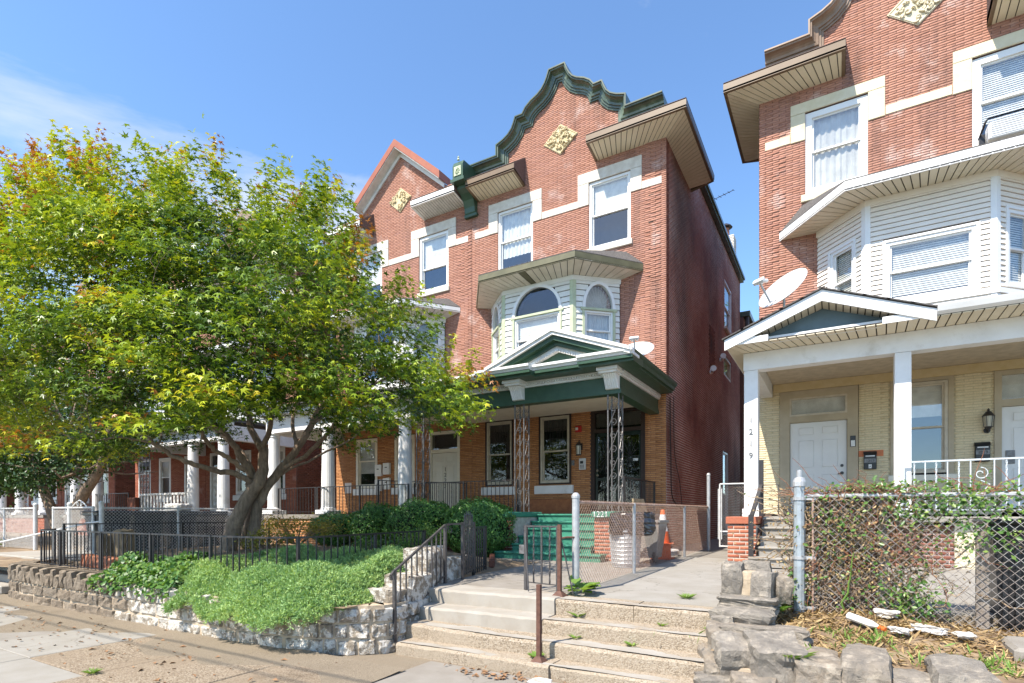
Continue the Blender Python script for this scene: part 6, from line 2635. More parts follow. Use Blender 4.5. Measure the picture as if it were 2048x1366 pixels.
# ---- dark tree at the far left ------------------------------------------------------
DT = thing('tree', 'dark green leaning tree behind the white gates at the far left', 'tree', (-21.5, 8.2, .6))
tb = MB()
tb.tube(smooth_path([(-21.9, 8.1, .5), (-21.5, 8.2, 1.3), (-20.9, 8.3, 2.2), (-20.1, 8.5, 3.2), (-19.8, 8.6, 4.4)], 5), [.24 - .007 * i for i in range(21)], 9)
tb.tube(smooth_path([(-21.8, 8.1, .6), (-22.3, 8.0, 1.8), (-23.1, 7.9, 3.0), (-23.8, 7.9, 4.2)], 5), [.20 - .008 * i for i in range(16)], 9)
for k in range(40):
    a = rng.uniform(0, 6.28)
    r = rng.uniform(1.2, 3.4)
    z = rng.uniform(2.6, 6.2)
    tb.tube([(-21.3 + rng.uniform(-.8, .8), 8.2, 2.2 + .3 * z), (-21.6 + r * .6 * math.cos(a), 8.2 + r * .6 * math.sin(a), z), (-21.8 + r * math.cos(a), 8.2 + r * math.sin(a), z + .2)], [.05, .03, .008], 5)
obj('trunk', tb, 'bark', DT, smooth=True)
N = 40000
m_ = 520
qx = rs.uniform(-190, 275, m_)
qy = 800 + rs.uniform(0, 1, m_) * (np.interp(qx, [-200, 100, 130, 270], [985, 975, 950, 905]) - 800)
c_ = ray_pt(qx, qy, rs.uniform(16.8, 22.5, m_))
k = rs.randint(0, len(c_), N)
p = c_[k] + rs.normal(size=(N, 3)) * np.array([.36, .36, .22])
nn = unit(p - np.array([-21.8, 8.3, 4.2])) + np.array([0, 0, .8]) + rs.normal(size=(N, 3)) * .5
put('crown', leaf_quads('crown', p, nn, rs.uniform(.09, .16, N), 'dark_leaf', rs, .48, .08), DT)

# small sunlit tree far behind in the gap
BT = thing('tree', 'small sunlit tree far behind in the gap between the houses', 'tree', (-2.0, 44, 0))
obj('trunk', MB().tube([(-2.0, 44, -.1), (-2.05, 44, 5), (-1.8, 44, 12)], [.3, .22, .06], 8), 'bark', BT, smooth=True)
N = 5000
c_ = unit(rs.normal(size=(60, 3))) * rs.uniform(.3, 1, (60, 1)) * np.array([3.4, 3, 4.0]) + np.array([-1.4, 44, 12.4])
p = c_[rs.randint(0, 60, N)] + rs.normal(size=(N, 3)) * .5
put('crown', leaf_quads('crown', p, rs.normal(size=(N, 3)) + np.array([0, 0, .8]), rs.uniform(.25, .4, N), 'ivy_leaf', rs), BT)


# ---- clipped boxwoods --------------------------------------------------------------------
def boxwood(label, x, y, z, rx, ry, rz, seed, n=9000):
    r = np.random.RandomState(seed)
    th = thing('boxwood_bush', label, 'shrub', (x, y, z), group='clipped boxwood bushes in front of the porch')
    st = MB()
    for k in range(14):
        a = r.uniform(0, 6.28)
        st.tube([(x, y, z), (x + rx * .4 * math.cos(a), y + ry * .4 * math.sin(a), z + rz * .6), (x + rx * .75 * math.cos(a), y + ry * .75 * math.sin(a), z + rz * r.uniform(.7, 1.5))], [.03, .018, .006], 5)
    obj('stems', st, 'bark', th)
    d = r.normal(size=(n, 3))
    d = np.sign(d) * np.abs(d) ** .8
    d = unit(d)
    lump = 1 + .07 * np.sin(d[:, 0] * 7 + seed) * np.sin(d[:, 1] * 6 + seed) + .06 * np.sin(d[:, 2] * 9 + d[:, 0] * 5)
    rad = lump * (1 - np.abs(r.normal(size=n)) * .07)
    p = np.array([x, y, z + rz]) + d * rad[:, None] * np.array([rx, ry, rz])
    p[:, 2] = np.maximum(p[:, 2], z + .02)
    nn = d + r.normal(size=(n, 3)) * .45
    put('foliage', leaf_quads('foliage', p, nn, r.uniform(.04, .07, n), 'boxwood_leaf', r, .55, .12), th)
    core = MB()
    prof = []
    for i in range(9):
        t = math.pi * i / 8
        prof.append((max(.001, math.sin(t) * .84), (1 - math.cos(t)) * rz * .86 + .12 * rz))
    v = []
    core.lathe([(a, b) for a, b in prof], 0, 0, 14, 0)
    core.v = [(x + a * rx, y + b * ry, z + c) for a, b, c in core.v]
    obj('inner_core', core, 'dark_core', th)  # solid dark filler behind the leaves
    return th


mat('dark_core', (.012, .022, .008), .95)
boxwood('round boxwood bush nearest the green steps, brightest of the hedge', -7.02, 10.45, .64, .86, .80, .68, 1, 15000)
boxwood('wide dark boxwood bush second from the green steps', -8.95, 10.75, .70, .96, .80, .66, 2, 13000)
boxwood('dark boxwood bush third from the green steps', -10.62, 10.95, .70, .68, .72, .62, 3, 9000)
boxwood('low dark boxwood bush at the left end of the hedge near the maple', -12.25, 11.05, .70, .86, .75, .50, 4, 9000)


# ---- ground cover -------------------------------------------------------------------------
def jun_h(x, y):
    t = smooth01((y - 4.02) / .75)
    e = smooth01((x + 9.2) / 1.0) * (1 - smooth01((x + 5.35) / .55))
    lum = .07 * np.sin(x * 2.9 + .5) * np.sin(y * 3.1) + .05 * np.sin(x * 6.3 + y * 4.0)
    return .48 + (.44 * t + lum) * e + .12 * smooth01((y - 5.0) / 1.2) * e


JU = MB()
N = 26000
x = rs.uniform(-9.1, -4.95, N * 2)
y = 3.98 + rs.beta(1.3, 1.5, N * 2) * 2.5
front = 4.02 + .10 * np.sin(x * 2.3) + .06 * np.sin(x * 5.7) + .42 * smooth01((-8.0 - x) / .9) + .9 * smooth01((x + 5.35) / .5) ** 2
k = (y > front) & ~((x < -7.9) & (y < 4.4))
x, y = x[k][:N], y[k][:N]
z = jun_h(x, y)
z = np.where(y < front + .22, z - .12 * (1 - (y - front[k][:N] if False else 0)), z) if False else z
ed = np.clip((y - (4.02 + .10 * np.sin(x * 2.3) + .06 * np.sin(x * 5.7))) / .30, 0, 1)
z = z - .10 * (1 - ed) * rs.uniform(0, 1, len(x))
p0 = np.stack([x, y, z + rs.uniform(-.08, .02, len(x))], 1)
B = 10
P_, N2, A2, S2, T2 = [], [], [], [], []
tb_ = np.clip(.38 + .16 * np.sin(x * 1.9 + 1) * np.sin(y * 2.2) + .12 * rs.normal(size=len(x)) + .25 * (rs.rand(len(x)) < .06), 0, 1)
for b in range(B):
    d = rs.normal(size=(len(x), 3)) * .75 + np.array([0, -.35, .75])
    P_.append(p0 + rs.normal(size=(len(x), 3)) * .012)
    A2.append(d)
    N2.append(rs.normal(size=(len(x), 3)))
    S2.append(rs.uniform(.028, .055, len(x)))
    T2.append(np.clip(tb_ + .08 * rs.normal(size=len(x)), 0, 1))
th = thing('juniper', 'creeping juniper mat spilling pale green over the stone wall left of the steps', 'shrub', (-7, 5, .6))
put('foliage', leaf_quads('foliage', np.concatenate(P_), np.concatenate(N2), np.concatenate(S2), 'juniper_leaf', rs, .30, .08, np.concatenate(T2), np.concatenate(A2)), th)
gx = np.linspace(-9.0, -5.5, 60)
gy = np.linspace(4.3, 6.4, 30)
GX_, GY_ = np.meshgrid(gx, gy)
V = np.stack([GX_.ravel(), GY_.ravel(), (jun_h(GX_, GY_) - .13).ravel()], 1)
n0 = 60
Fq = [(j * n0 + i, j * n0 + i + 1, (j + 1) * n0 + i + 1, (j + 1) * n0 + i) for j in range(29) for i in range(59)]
put('under_mat', mesh_np('under_mat', V, Fq, 'dark_core', smooth=True), th)  # dark sheet filling the gaps under the leaf tufts

N = 9000
x = rs.uniform(-10.45, -8.0, N)
y = rs.uniform(4.2, 6.2, N)
mh = .62 + .40 * smooth01((y - 4.15) / .45) * smooth01((x + 10.5) / .5) * (.75 + .25 * np.sin(x * 4 + 1) * np.sin(y * 5)) * (1 - .6 * smooth01((y - 5.2) / 1))
z = mh - .22 * rs.uniform(0, 1, N) ** 2
th = thing('ivy_mat', 'leafy dark green ground cover between the pickets left of the juniper', 'ground cover', (-9.2, 4.8, .6))
nn = np.stack([rs.normal(size=N) * .5, -.55 + rs.normal(size=N) * .5, .8 + rs.normal(size=N) * .3], 1)
put('foliage', leaf_quads('foliage', np.stack([x, y, z], 1), nn, rs.uniform(.05, .095, N), 'ivy_leaf', rs, .8, .1), th)


def twiggy(label, x, y, z, rx, ry, h, m, n, seed, size=.05, cat='shrub', name='shrub'):
    r = np.random.RandomState(seed)
    th = thing(name, label, cat, (x, y, z))
    st = MB()
    tips = []
    for k in range(34):
        a, q = r.uniform(0, 6.28), r.uniform(.15, 1) ** .6
        t = (x + rx * q * math.cos(a), y + ry * q * math.sin(a), z + h * r.uniform(.45, 1.0) * (1 - .35 * q))
        st.tube([(x + .1 * math.cos(a), y + .1 * math.sin(a), z - .05), ((x + t[0]) / 2, (y + t[1]) / 2, z + (t[2] - z) * .65), t], [.012, .008, .003], 4)
        tips.append(t)
    obj('stems', st, 'bark', th)
    tips = np.array(tips)
    p = tips[r.randint(0, len(tips), n)] + r.normal(size=(n, 3)) * np.array([rx * .16, ry * .16, h * .13])
    put('foliage', leaf_quads('foliage', p, r.normal(size=(n, 3)) * .6 + np.array([0, -.2, .8]), r.uniform(size * .7, size * 1.3, n), m, r, .6, .1), th)
    return th


twiggy('yellowing low shrub with reddish tips right of the maple trunk', -10.9, 8.6, 1.0, 1.5, .8, .62, 'yellow_leaf', 2600, 21)
twiggy('small yellow shrub at the foot of the maple by the fence', -8.9, 6.4, .98, .55, .4, .40, 'yellow_leaf', 900, 22)
twiggy('bright green azalea in front of the dark boxwood bushes', -7.15, 8.6, .78, .50, .45, .72, 'weed_leaf', 1500, 23, .045)
twiggy('low green plant behind the iron fence near the juniper top', -6.9, 7.2, .92, .5, .4, .34, 'ivy_leaf', 800, 24)
twiggy('green weeds behind the white gates at the far left', -22.8, 6.3, .6, 1.0, .4, .45, 'ivy_leaf', 900, 25, .07, 'weeds', 'weed_clump')
# brick edging under the right boxwood, stones by the bed
ED = thing('brick_edging', 'row of small dark bricks edging the bed under the right boxwood', 'edging', (-6.3, 9.6, .68))
for k in range(14):
    t = k / 13
    obj('brick', MB().bbox(-.09, .09, -.05, .05, 0, .13, .01), 'brick_brown', ED, M=T(-5.55 - .95 * t, 8.7 + 1.5 * t, .66) @ RZ(R(122 + rng.uniform(-8, 8))))


# ---- rosettes of weeds in the cracks
def rosette(label, x, y, z, r_, n, m='weed_leaf', seed=1, size=.1, up=.5, ratio=.4, group=None, name='weed'):
    r = np.random.RandomState(seed)
    a = r.uniform(0, 6.28, n)
    d = np.stack([np.cos(a), np.sin(a), r.uniform(.1, up, n)], 1)
    p = np.array([x, y, z]) + d * r.uniform(0, r_ * .25, (n, 1))
    nn = np.stack([-np.cos(a) * .5, -np.sin(a) * .5, np.ones(n)], 1)
    me = leaf_quads(name, p - np.array([x, y, z]), nn, r.uniform(size * .7, size * 1.3, n), m, r, ratio, .08, None, d)
    o = put(name, me, None, T(x, y, z))
    return tag(o, label, 'weed', group)


wg = 'small weeds in the cracks of the steps'
rosette('small green weed in the step crack beside the white cement block', -2.60, 5.94, .45, .1, 22, seed=3, size=.11, group=wg)
rosette('tiny weed at the crack under the top step, right of middle', -1.62, 5.93, .445, .06, 14, seed=4, size=.07, group=wg)
rosette('weed in the top riser corner near the big stones', -1.12, 5.9, .45, .06, 16, seed=5, size=.08, group=wg)
rosette('pale weed on the second tread below the broken cement', -2.47, 5.56, .285, .06, 14, seed=6, size=.08, group=wg)
rosette('weed on the second tread near its middle', -1.82, 5.55, .283, .06, 16, seed=8, size=.08, group=wg)
rosette('weed around the foot of the short rusty post', -2.74, 5.16, .125, .12, 26, seed=9, size=.10, group=wg)
rosette('tuft of grass growing on the pale front walk', -1.55, 6.75, .635, .12, 60, seed=10, size=.10, up=.6, ratio=.12, name='grass_tuft')
rosette('tuft of grass in the sidewalk joint', -6.62, 2.72, .0, .1, 60, seed=11, size=.08, up=.5, ratio=.15, name='grass_tuft')
rosette('spiky grass tuft between the big grey stones', -.33, 5.15, .42, .1, 40, seed=12, size=.18, up=.7, ratio=.1, name='grass_tuft')
# big leafy burdock at the fence post
r = np.random.RandomState(31)
n = 16
a = r.uniform(0, 6.28, n)
d = np.stack([np.cos(a), np.sin(a), r.uniform(.2, .9, n)], 1)
V, Fq = [], []
for i in range(n):
    c = d[i] * r.uniform(.03, .12)
    side = np.array([-d[i][1], d[i][0], 0])
    s = r.uniform(.13, .2)
    b = len(V)
    for t, w_ in ((0, .15), (.3, .55), (.6, .5), (.85, .28), (1, 0)):
        dr = -.25 * t * t
        for q in (-1, 0, 1):
            V.append(c + d[i] * s * t + side * s * w_ * q + np.array([0, 0, s * (dr + .10 * abs(q))]))
    for k in range(4):
        for q in range(2):
            Fq.append((b + k * 3 + q, b + k * 3 + q + 1, b + k * 3 + 4 + q, b + k * 3 + 3 + q))
me = mesh_np('weed', V, Fq, 'weed_leaf', smooth=True)
tag(put('weed', me, None, T(-2.78, 6.42, .66)), 'bright green broad-leaved weed at the foot of the grey fence post', 'weed')

# ---- dead vine tangle on the right fence
VT = thing('vine_tangle', 'tangle of dry vines with fresh leaves smothering the right chain link fence', 'vine', (.0, 6.85, .5))
vb = MB()
r = random.Random(77)


def vine(mb, p0, p1, rad, wob, n=9, r_end=None):
    a, b = Vector(p0), Vector(p1)
    pts = []
    for i in range(n + 1):
        t = i / n
        pts.append(a.lerp(b, t) + Vector((r.gauss(0, wob), r.gauss(0, wob * .5), r.gauss(0, wob))) * math.sin(math.pi * min(1, t + .08)))
    pts = smooth_path(pts, 2)
    m_ = len(pts)
    re_ = rad * .4 if r_end is None else r_end
    mb.tube(pts, [rad + (re_ - rad) * i / (m_ - 1) for i in range(m_)], 5)


for k in range(9):
    x0 = -.2 + r.uniform(0, .75)
    vine(vb, (x0, 6.82 + r.uniform(0, .12), .48), (x0 + r.uniform(-.5, .7), 6.8 + r.uniform(-.02, .15), r.uniform(1.4, 1.9)), r.uniform(.016, .042), .07)
for k in range(780):
    x0 = -.22 + abs(r.gauss(0, .42))
    z0 = r.uniform(.6, 1.85)
    vine(vb, (x0, 6.74 + r.uniform(0, .2), z0), (x0 + r.gauss(0, .35), 6.74 + r.uniform(-.02, .22), min(1.95, max(.5, z0 + r.gauss(0, .35)))), r.uniform(.003, .011), .05, 6)
obj('dry_stems', vb, 'vine_bark', VT)
vr = MB()
for k in range(60):
    x0 = -.2 + abs(r.gauss(0, .5))
    z0 = r.uniform(.9, 1.9)
    vine(vr, (x0, 6.70 + r.uniform(0, .1), z0), (x0 + r.gauss(0, .2), 6.70 + r.uniform(0, .1), z0 + r.gauss(-.1, .3)), r.uniform(.0025, .006), .03, 5)
for k in range(90):
    x0 = -.5 + r.uniform(0, 1.9)
    vine(vr, (x0 + .1, 6.76, 1.84), (x0 + r.gauss(0, .2), 6.72, 1.84 + abs(r.gauss(.07, .11))), .0045, .03, 4)
for k in range(12):
    x0 = .5 + r.uniform(0, 2.0)
    vine(vr, (x0, 6.74, 1.84), (x0 + r.gauss(0, .3), 6.68, 1.84 + r.gauss(0, .2)), .004, .05, 5)
obj('red_stems', vr, 'vine_red', VT)['kind'] = 'stuff'
y_ = MB()
vine(y_, (.02, 6.68, .48), (.15, 6.7, 1.25), .012, .02)
obj('yellow_stem', y_, 'weed_leaf', VT)
# leaves: thick near the post, trailing along the rail
P_, Sx = [], []
q = np.random.RandomState(8)
for (n, mx_, sx, mz, sz) in ((420, .05, .22, 1.5, .25), (260, .15, .3, 1.0, .3), (300, .45, .35, 1.90, .05), (420, .75, .22, 1.72, .10), (520, 1.25, .35, 1.80, .08), (260, 1.2, .25, 1.42, .13), (240, 1.7, .3, 1.7, .12), (420, .62, .14, .78, .15), (160, -.42, .1, .75, .12)):
    P_.append(np.stack([q.normal(mx_, sx, n), q.uniform(6.66, 6.92, n), q.normal(mz, sz, n)], 1))
P_ = np.concatenate(P_)
P_ = P_[(P_[:, 2] > .48) & (P_[:, 2] < 2.05)]
n = len(P_)
nn = q.normal(size=(n, 3)) * .6 + np.array([-.1, -.7, .7])
al = q.normal(size=(n, 3)) + np.array([0, 0, -.4])
put('leaves', leaf_quads('leaves', P_, nn, q.uniform(.03, .062, n), 'vine_leaf', q, .62, .1, None, al), VT)
P_ = np.stack([q.normal(.08, .36, 4200), q.uniform(6.68, 7.0, 4200), q.normal(1.3, .42, 4200)], 1)
P_ = P_[(P_[:, 2] > .5) & (P_[:, 2] < 1.95)]
put('dead_leaves', leaf_quads('dead_leaves', P_, q.normal(size=(len(P_), 3)), q.uniform(.025, .05, len(P_)), 'dry_grass', q, .5, .15), VT)
rosette('leafy weed beside the blue-grey fence post above the stones', -.55, 6.35, .62, .2, 60, 'vine_leaf', 41, .12, 1.1, .6)
# dry grass and litter bed
N = 9000
x = rs.uniform(-.6, 2.6, N)
y = rs.uniform(5.5, 6.95, N)
k = rs.rand(N) < .35 + .65 * np.exp(-((x - .1) ** 2) / .5 - (y - 6.5) ** 2 / .25)
x, y = x[k], y[k]
z = .40 + .12 * smooth01((y - 5.4) / 1.2) + .09 * np.exp(-((x - .25) ** 2 / .5 + (y - 6.75) ** 2 / .12))
n = len(x)
al = rs.normal(size=(n, 3)) * np.array([1, 1, .25]) + np.array([0, 0, .08])
o = put('dry_grass', leaf_quads('dry_grass', np.stack([x, y, z + .012], 1), rs.normal(size=(n, 3)) * .4 + np.array([0, 0, 1]), rs.uniform(.05, .15, n), 'dry_grass', rs, .16, .04, None, al))
tag(o, kind='stuff')
N = 420
x = np.concatenate([rs.normal(.15, .2, 120), rs.normal(1.3, .35, 180), rs.normal(.6, .7, 120)])
y = np.concatenate([rs.normal(6.1, .15, 120), rs.normal(5.72, .12, 180), rs.normal(5.6, .1, 120)])
z = .41 + .12 * smooth01((y - 5.4) / 1.2)
al = rs.normal(size=(N, 3)) * np.array([.5, .5, .1]) + np.array([0, 0, .7])
o = put('grass', leaf_quads('grass', np.stack([x, y, z], 1), rs.normal(size=(N, 3)) + np.array([0, -1, .3]), rs.uniform(.04, .13, N), 'weed_leaf', rs, .14, .04, None, al))
tag(o, kind='stuff')
# fallen leaves on the pavement
N = 260
x = np.concatenate([rs.uniform(-13, -4, 150), rs.normal(-2.9, .35, 80), rs.normal(-9.5, 1.2, 30)])
y = np.concatenate([rs.uniform(2.7, 4.3, 150), rs.normal(4.78, .07, 80), rs.normal(3.6, .2, 30)])
o = put('fallen_leaves', leaf_quads('fallen_leaves', np.stack([x, y, np.full(N, .012)], 1), rs.normal(size=(N, 3)) * .25 + np.array([0, 0, 1]), rs.uniform(.03, .09, N), 'dry_leaf', rs, .6, .18))
tag(o, kind='stuff')
# ------------------------------------------------------------------ small things
# garbage can with bag
TC = thing('trash_can', 'ribbed galvanized steel trash can with a black bag swelling over its rim', 'trash can', (-3.33, 9.75, .69))
prof = [(.235, 0), (.235, .02), (.245, .04)]
z = .06
while z < .60:
    prof += [(.245 + .055 * z, z), (.255 + .055 * z, z + .015), (.245 + .055 * (z + .03), z + .03)]
    z += .075
prof += [(.285, .62), (.31, .64), (.31, .665), (.29, .67), (.28, .62)]
obj('drum', MB().lathe(prof, -3.33, 9.75, 28, .69), 'galvanized', TC, smooth=False)
rb = MB()
for k in range(24):
    a = 2 * math.pi * k / 24
    rb.tube([(-3.33 + .247 * math.cos(a), 9.75 + .247 * math.sin(a), .74), (-3.33 + .282 * math.cos(a), 9.75 + .282 * math.sin(a), 1.30)], .008, 4)
obj('ribs', rb, 'galvanized', TC)


def bag(c, s, seed):
    mb = boulder(c, s, 20, 0, seed, 12, .05)
    rs_ = random.Random(seed)
    v = []
    for p in mb.v:
        d = Vector(p) - Vector(c)
        w_ = .035 * math.sin(d.x * 31 + d.z * 13) * math.sin(d.y * 27 + d.z * 19) + .02 * math.sin(d.x * 57 + d.y * 43)
        v.append(tuple(Vector(c) + d * (1 + w_)))
    mb.v = v
    return mb


tag(obj('trash_bag', bag((-3.22, 9.78, 1.47), (.78, .62, .42), 3), 'bag_plastic', smooth=False), 'shiny black trash bag heaped on the galvanized can', 'trash bag')
GB = thing('wheeled_bin', 'grey wheeled bin with open top behind the steel trash can', 'trash can', (-3.2, 10.75, .70))
mb = MB()
b0, b1 = .20, .29
v = []
for z, q in ((.10, b0), (.76, b1), (.79, b1 + .03), (.83, b1 + .03)):
    v += [(-3.2 - q, 10.75 - q, .7 + z), (-3.2 + q, 10.75 - q, .7 + z), (-3.2 + q, 10.75 + q, .7 + z), (-3.2 - q, 10.75 + q, .7 + z)]
mb.add(v, [(4 * r + i, 4 * r + (i + 1) % 4, 4 * r + 4 + (i + 1) % 4, 4 * r + 4 + i) for r in range(3) for i in range(4)] + [(3, 2, 1, 0)])
obj('tub', mb, 'grey_plastic', GB)
for x in (-3.38, -3.02):
    obj('wheel', MB().tube([(x - .025, 10.58, .81), (x + .025, 10.58, .81)], .11, 14), 'black_plastic', GB)
obj('handle', MB().tube([(-3.4, 11.08, 1.49), (-3.0, 11.08, 1.49)], .018, 6), 'grey_plastic', GB)
# cone
for i, (dz, lab) in enumerate(((0, None),)):
    CN = thing('traffic_cone', 'orange traffic cone with two white bands between the fence and brick side wall', 'traffic cone', (-3.15, 11.6, .71))
    x, y, z0 = -3.15, 11.6, .71
    base = MB()
    base.lathe([(.17, .02), (.165, .3)], x, y, 18, z0)
    obj('lower_cone', base, 'cone_orange', CN)
    obj('base_plate', MB().bbox(x - .2, x + .2, y - .2, y + .2, z0 - .005, z0 + .03, .01), 'cone_orange', CN)
    fl = MB().bbox(x - .19, x + .19, y - .19, y + .19, z0 + .30, z0 + .335, .01)
    fl.lathe([(.145, .335), (.112, .58)], x, y, 18, z0)
    fl.lathe([(.088, .70), (.082, .75)], x, y, 18, z0)
    fl.lathe([(.056, .93), (.04, 1.02), (.03, 1.03), (.001, 1.03)], x, y, 18, z0)
    obj('upper_cone', fl, 'cone_orange', CN)
    bd = MB().lathe([(.112, .58), (.088, .70)], x, y, 18, z0)
    obj('reflective_band', bd, 'reflective_white', CN)
    bd = MB().lathe([(.082, .75), (.056, .93)], x, y, 18, z0)
    obj('reflective_band', bd, 'reflective_white', CN)
LB = MB().quadslab([(-3.9, 11.9, .72), (-3.62, 12.9, .72), (-3.9, 12.6, 2.0), (-3.98, 12.1, 2.0)], (.04, 0, 0))
tag(obj('leaning_board', LB, 'stone_tan'), 'tan board leaning on the brick side wall behind the cone', 'board')
HS = MB()
for k in range(3):
    HS.tube([(-3.35 + .28 * math.cos(t * .42), 12.5 + .5 * math.sin(t * .42), .75 + k * .035) for t in range(16)], .02, 6)
tag(obj('hose_coil', HS, 'silver_paint'), 'pale coiled hose on the ground beside the orange cone', 'hose')

# black bin at the right
WB = thing('wheeled_bin', 'tall black wheeled trash bin behind the right chain link fence', 'trash can', (1.75, 7.15, .5))
mb = MB()
v = []
cx, cy = 1.62, 7.22
for z, q, dy in ((.02, .26, 0), (.95, .33, .02), (1.0, .37, .02), (1.04, .37, .02)):
    v += [(cx - q, cy - q + dy, .5 + z), (cx + q, cy - q + dy, .5 + z), (cx + q, cy + q, .5 + z), (cx - q, cy + q, .5 + z)]
mb.add(v, [(4 * r + i, 4 * r + (i + 1) % 4, 4 * r + 4 + (i + 1) % 4, 4 * r + 4 + i) for r in range(3) for i in range(4)] + [(3, 2, 1, 0)])
obj('tub', mb, 'black_plastic', WB)
rb = MB()
for k in range(6):
    x = cx - .24 + k * .096
    rb.box(x - .018, x + .018, cy - .315, cy - .285, .58, 1.36)
obj('ribs', rb, 'black_plastic', WB)
obj('lid', MB().bbox(cx - .38, cx + .38, cy - .40, cy + .38, 1.545, 1.60, .02), 'black_plastic', WB)
obj('wheel', MB().tube([(cx + .16, cy - .30, .62), (cx + .24, cy - .30, .62)], .10, 14), 'black_plastic', WB)
tag(obj('plank', MB().bbox(1.16, 1.26, 6.86, 6.92, .45, 1.50, .006), 'wood_grey'), 'weathered upright plank left of the black bin', 'plank')

# satellite dishes
def dish(label, bx, by, bz, face, r_, mast_h, arm_up=.25):
    th = thing('satellite_dish', label, 'satellite dish', (bx, by, bz))
    obj('mast', MB().tube([(bx, by, bz), (bx, by, bz + mast_h)], .024, 8), 'dish_grey', th)
    fd = Vector(face).normalized()
    q = fd.to_track_quat('Z', 'Y').to_matrix().to_4x4()
    M = T(bx, by, bz + mast_h + .12) @ q
    v, f = [], []
    n, rr = 28, 6
    for s_ in (0, 1):
        for i in range(rr + 1):
            q_ = i / rr
            for k in range(n):
                a = 2 * math.pi * k / n
                v.append((r_ * q_ * math.cos(a) * 1.0, r_ * 1.08 * q_ * math.sin(a), .14 * r_ * 2 * q_ * q_ * .5 - s_ * .012))
    for s_ in (0, 1):
        b = s_ * (rr + 1) * n
        for i in range(rr):
            for k in range(n):
                l = (k + 1) % n
                qd = (b + i * n + k, b + i * n + l, b + (i + 1) * n + l, b + (i + 1) * n + k)
                f.append(qd if s_ == 0 else qd[::-1])
    e = rr * n
    o2 = (rr + 1) * n
    for k in range(n):
        l = (k + 1) % n
        f.append((e + k, e + l, o2 + e + l, o2 + e + k))
    obj('reflector', MB().add(v, f), 'dish_grey', th, M=M, smooth=True)
    a = MB().tube([(0, -r_ * .2, -.06), (0, -r_ * 1.0, .12), (0, -r_ * .85, r_ * 1.15)], .020, 6)
    obj('feed_arm', a, 'dish_grey', th, M=M)
    a = MB().bbox(-.12, .12, -r_ * .95, -r_ * .75, r_ * 1.12, r_ * 1.28, .015)
    a.tube([(-.06, -r_ * .85, r_ * 1.15), (-.06, -r_ * .62, r_ * .98)], .035, 8)
    a.tube([(.06, -r_ * .85, r_ * 1.15), (.06, -r_ * .62, r_ * .98)], .035, 8)
    obj('feed_horn', a, 'white_paint', th, M=M)
    b = MB().box(-.06, .06, -.06, .06, -.14, -.03)
    obj('bracket', b, 'dish_grey', th, M=M)
    return th


dish('white satellite dish on the green porch roof of the middle house', -4.42, 13.9, 5.22, (.10, -.62, .76), .42, .50)
dish('grey satellite dish on the porch roof of the right house', -.93, 12.55, 5.30, (-.42, -.64, .62), .50, .80)

# wall lamp, alarm bell, intercom on the porch wall
WL = thing('wall_lamp', 'black lantern wall lamp above the intercom on the middle porch', 'wall lamp', (-6.55, F - .1, 3.4))
q = MB()
q.box(-6.60, -6.50, F - .03, F - .006, 3.55, 3.75)
q.tube([(-6.55, F - .03, 3.7), (-6.55, F - .14, 3.82), (-6.55, F - .20, 3.78)], .012, 6)
q.lathe([(.10, 0), (.09, .03), (.03, .10), (.005, .12)], -6.55, F - .19, 8, 3.66)
q.lathe([(.085, 0), (.085, .02)], -6.55, F - .19, 8, 3.38)
for k in range(4):
    a = math.pi / 4 + k * math.pi / 2
    q.tube([(-6.55 + .082 * math.cos(a), F - .19 + .082 * math.sin(a), 3.39), (-6.55 + .082 * math.cos(a), F - .19 + .082 * math.sin(a), 3.67)], .008, 4)
obj('lantern_frame', q, 'iron_black', WL)
obj('lamp_glass', MB().lathe([(.07, 0), (.07, .25)], -6.55, F - .19, 8, 3.41), 'lamp_glass', WL)
BL = thing('alarm_bell', 'red fire alarm horn on the brick above the porch lamp', 'alarm', (-6.62, F, 4.1))
obj('housing', MB().bbox(-6.72, -6.52, F - .07, F - .008, 4.08, 4.27, .015), 'red_plastic', BL)
obj('strobe', MB().bbox(-6.70, -6.62, F - .09, F - .071, 4.14, 4.22, .006), 'number_white', BL)
IC = thing('intercom', 'pale grey intercom keypad on the brick by the security door', 'intercom', (-6.49, F, 3.0))
obj('housing', MB().bbox(-6.60, -6.39, F - .06, F - .008, 2.96, 3.30, .01), 'dish_grey', IC)
obj('screen', MB().box(-6.56, -6.46, F - .064, F - .061, 3.14, 3.22), 'black_plastic', IC)
k_ = MB()
for i in range(3):
    for j in range(3):
        k_.box(-6.56 + i * .045, -6.53 + i * .045, F - .066, F - .061, 3.0 + j * .04, 3.025 + j * .04)
obj('keypad', k_, 'iron_silver', IC)
tag(obj('doorbell', MB().bbox(-6.86, -6.76, F - .04, F - .008, 3.10, 3.26, .008), 'iron_silver'), 'small grey bell button left of the intercom', 'doorbell')

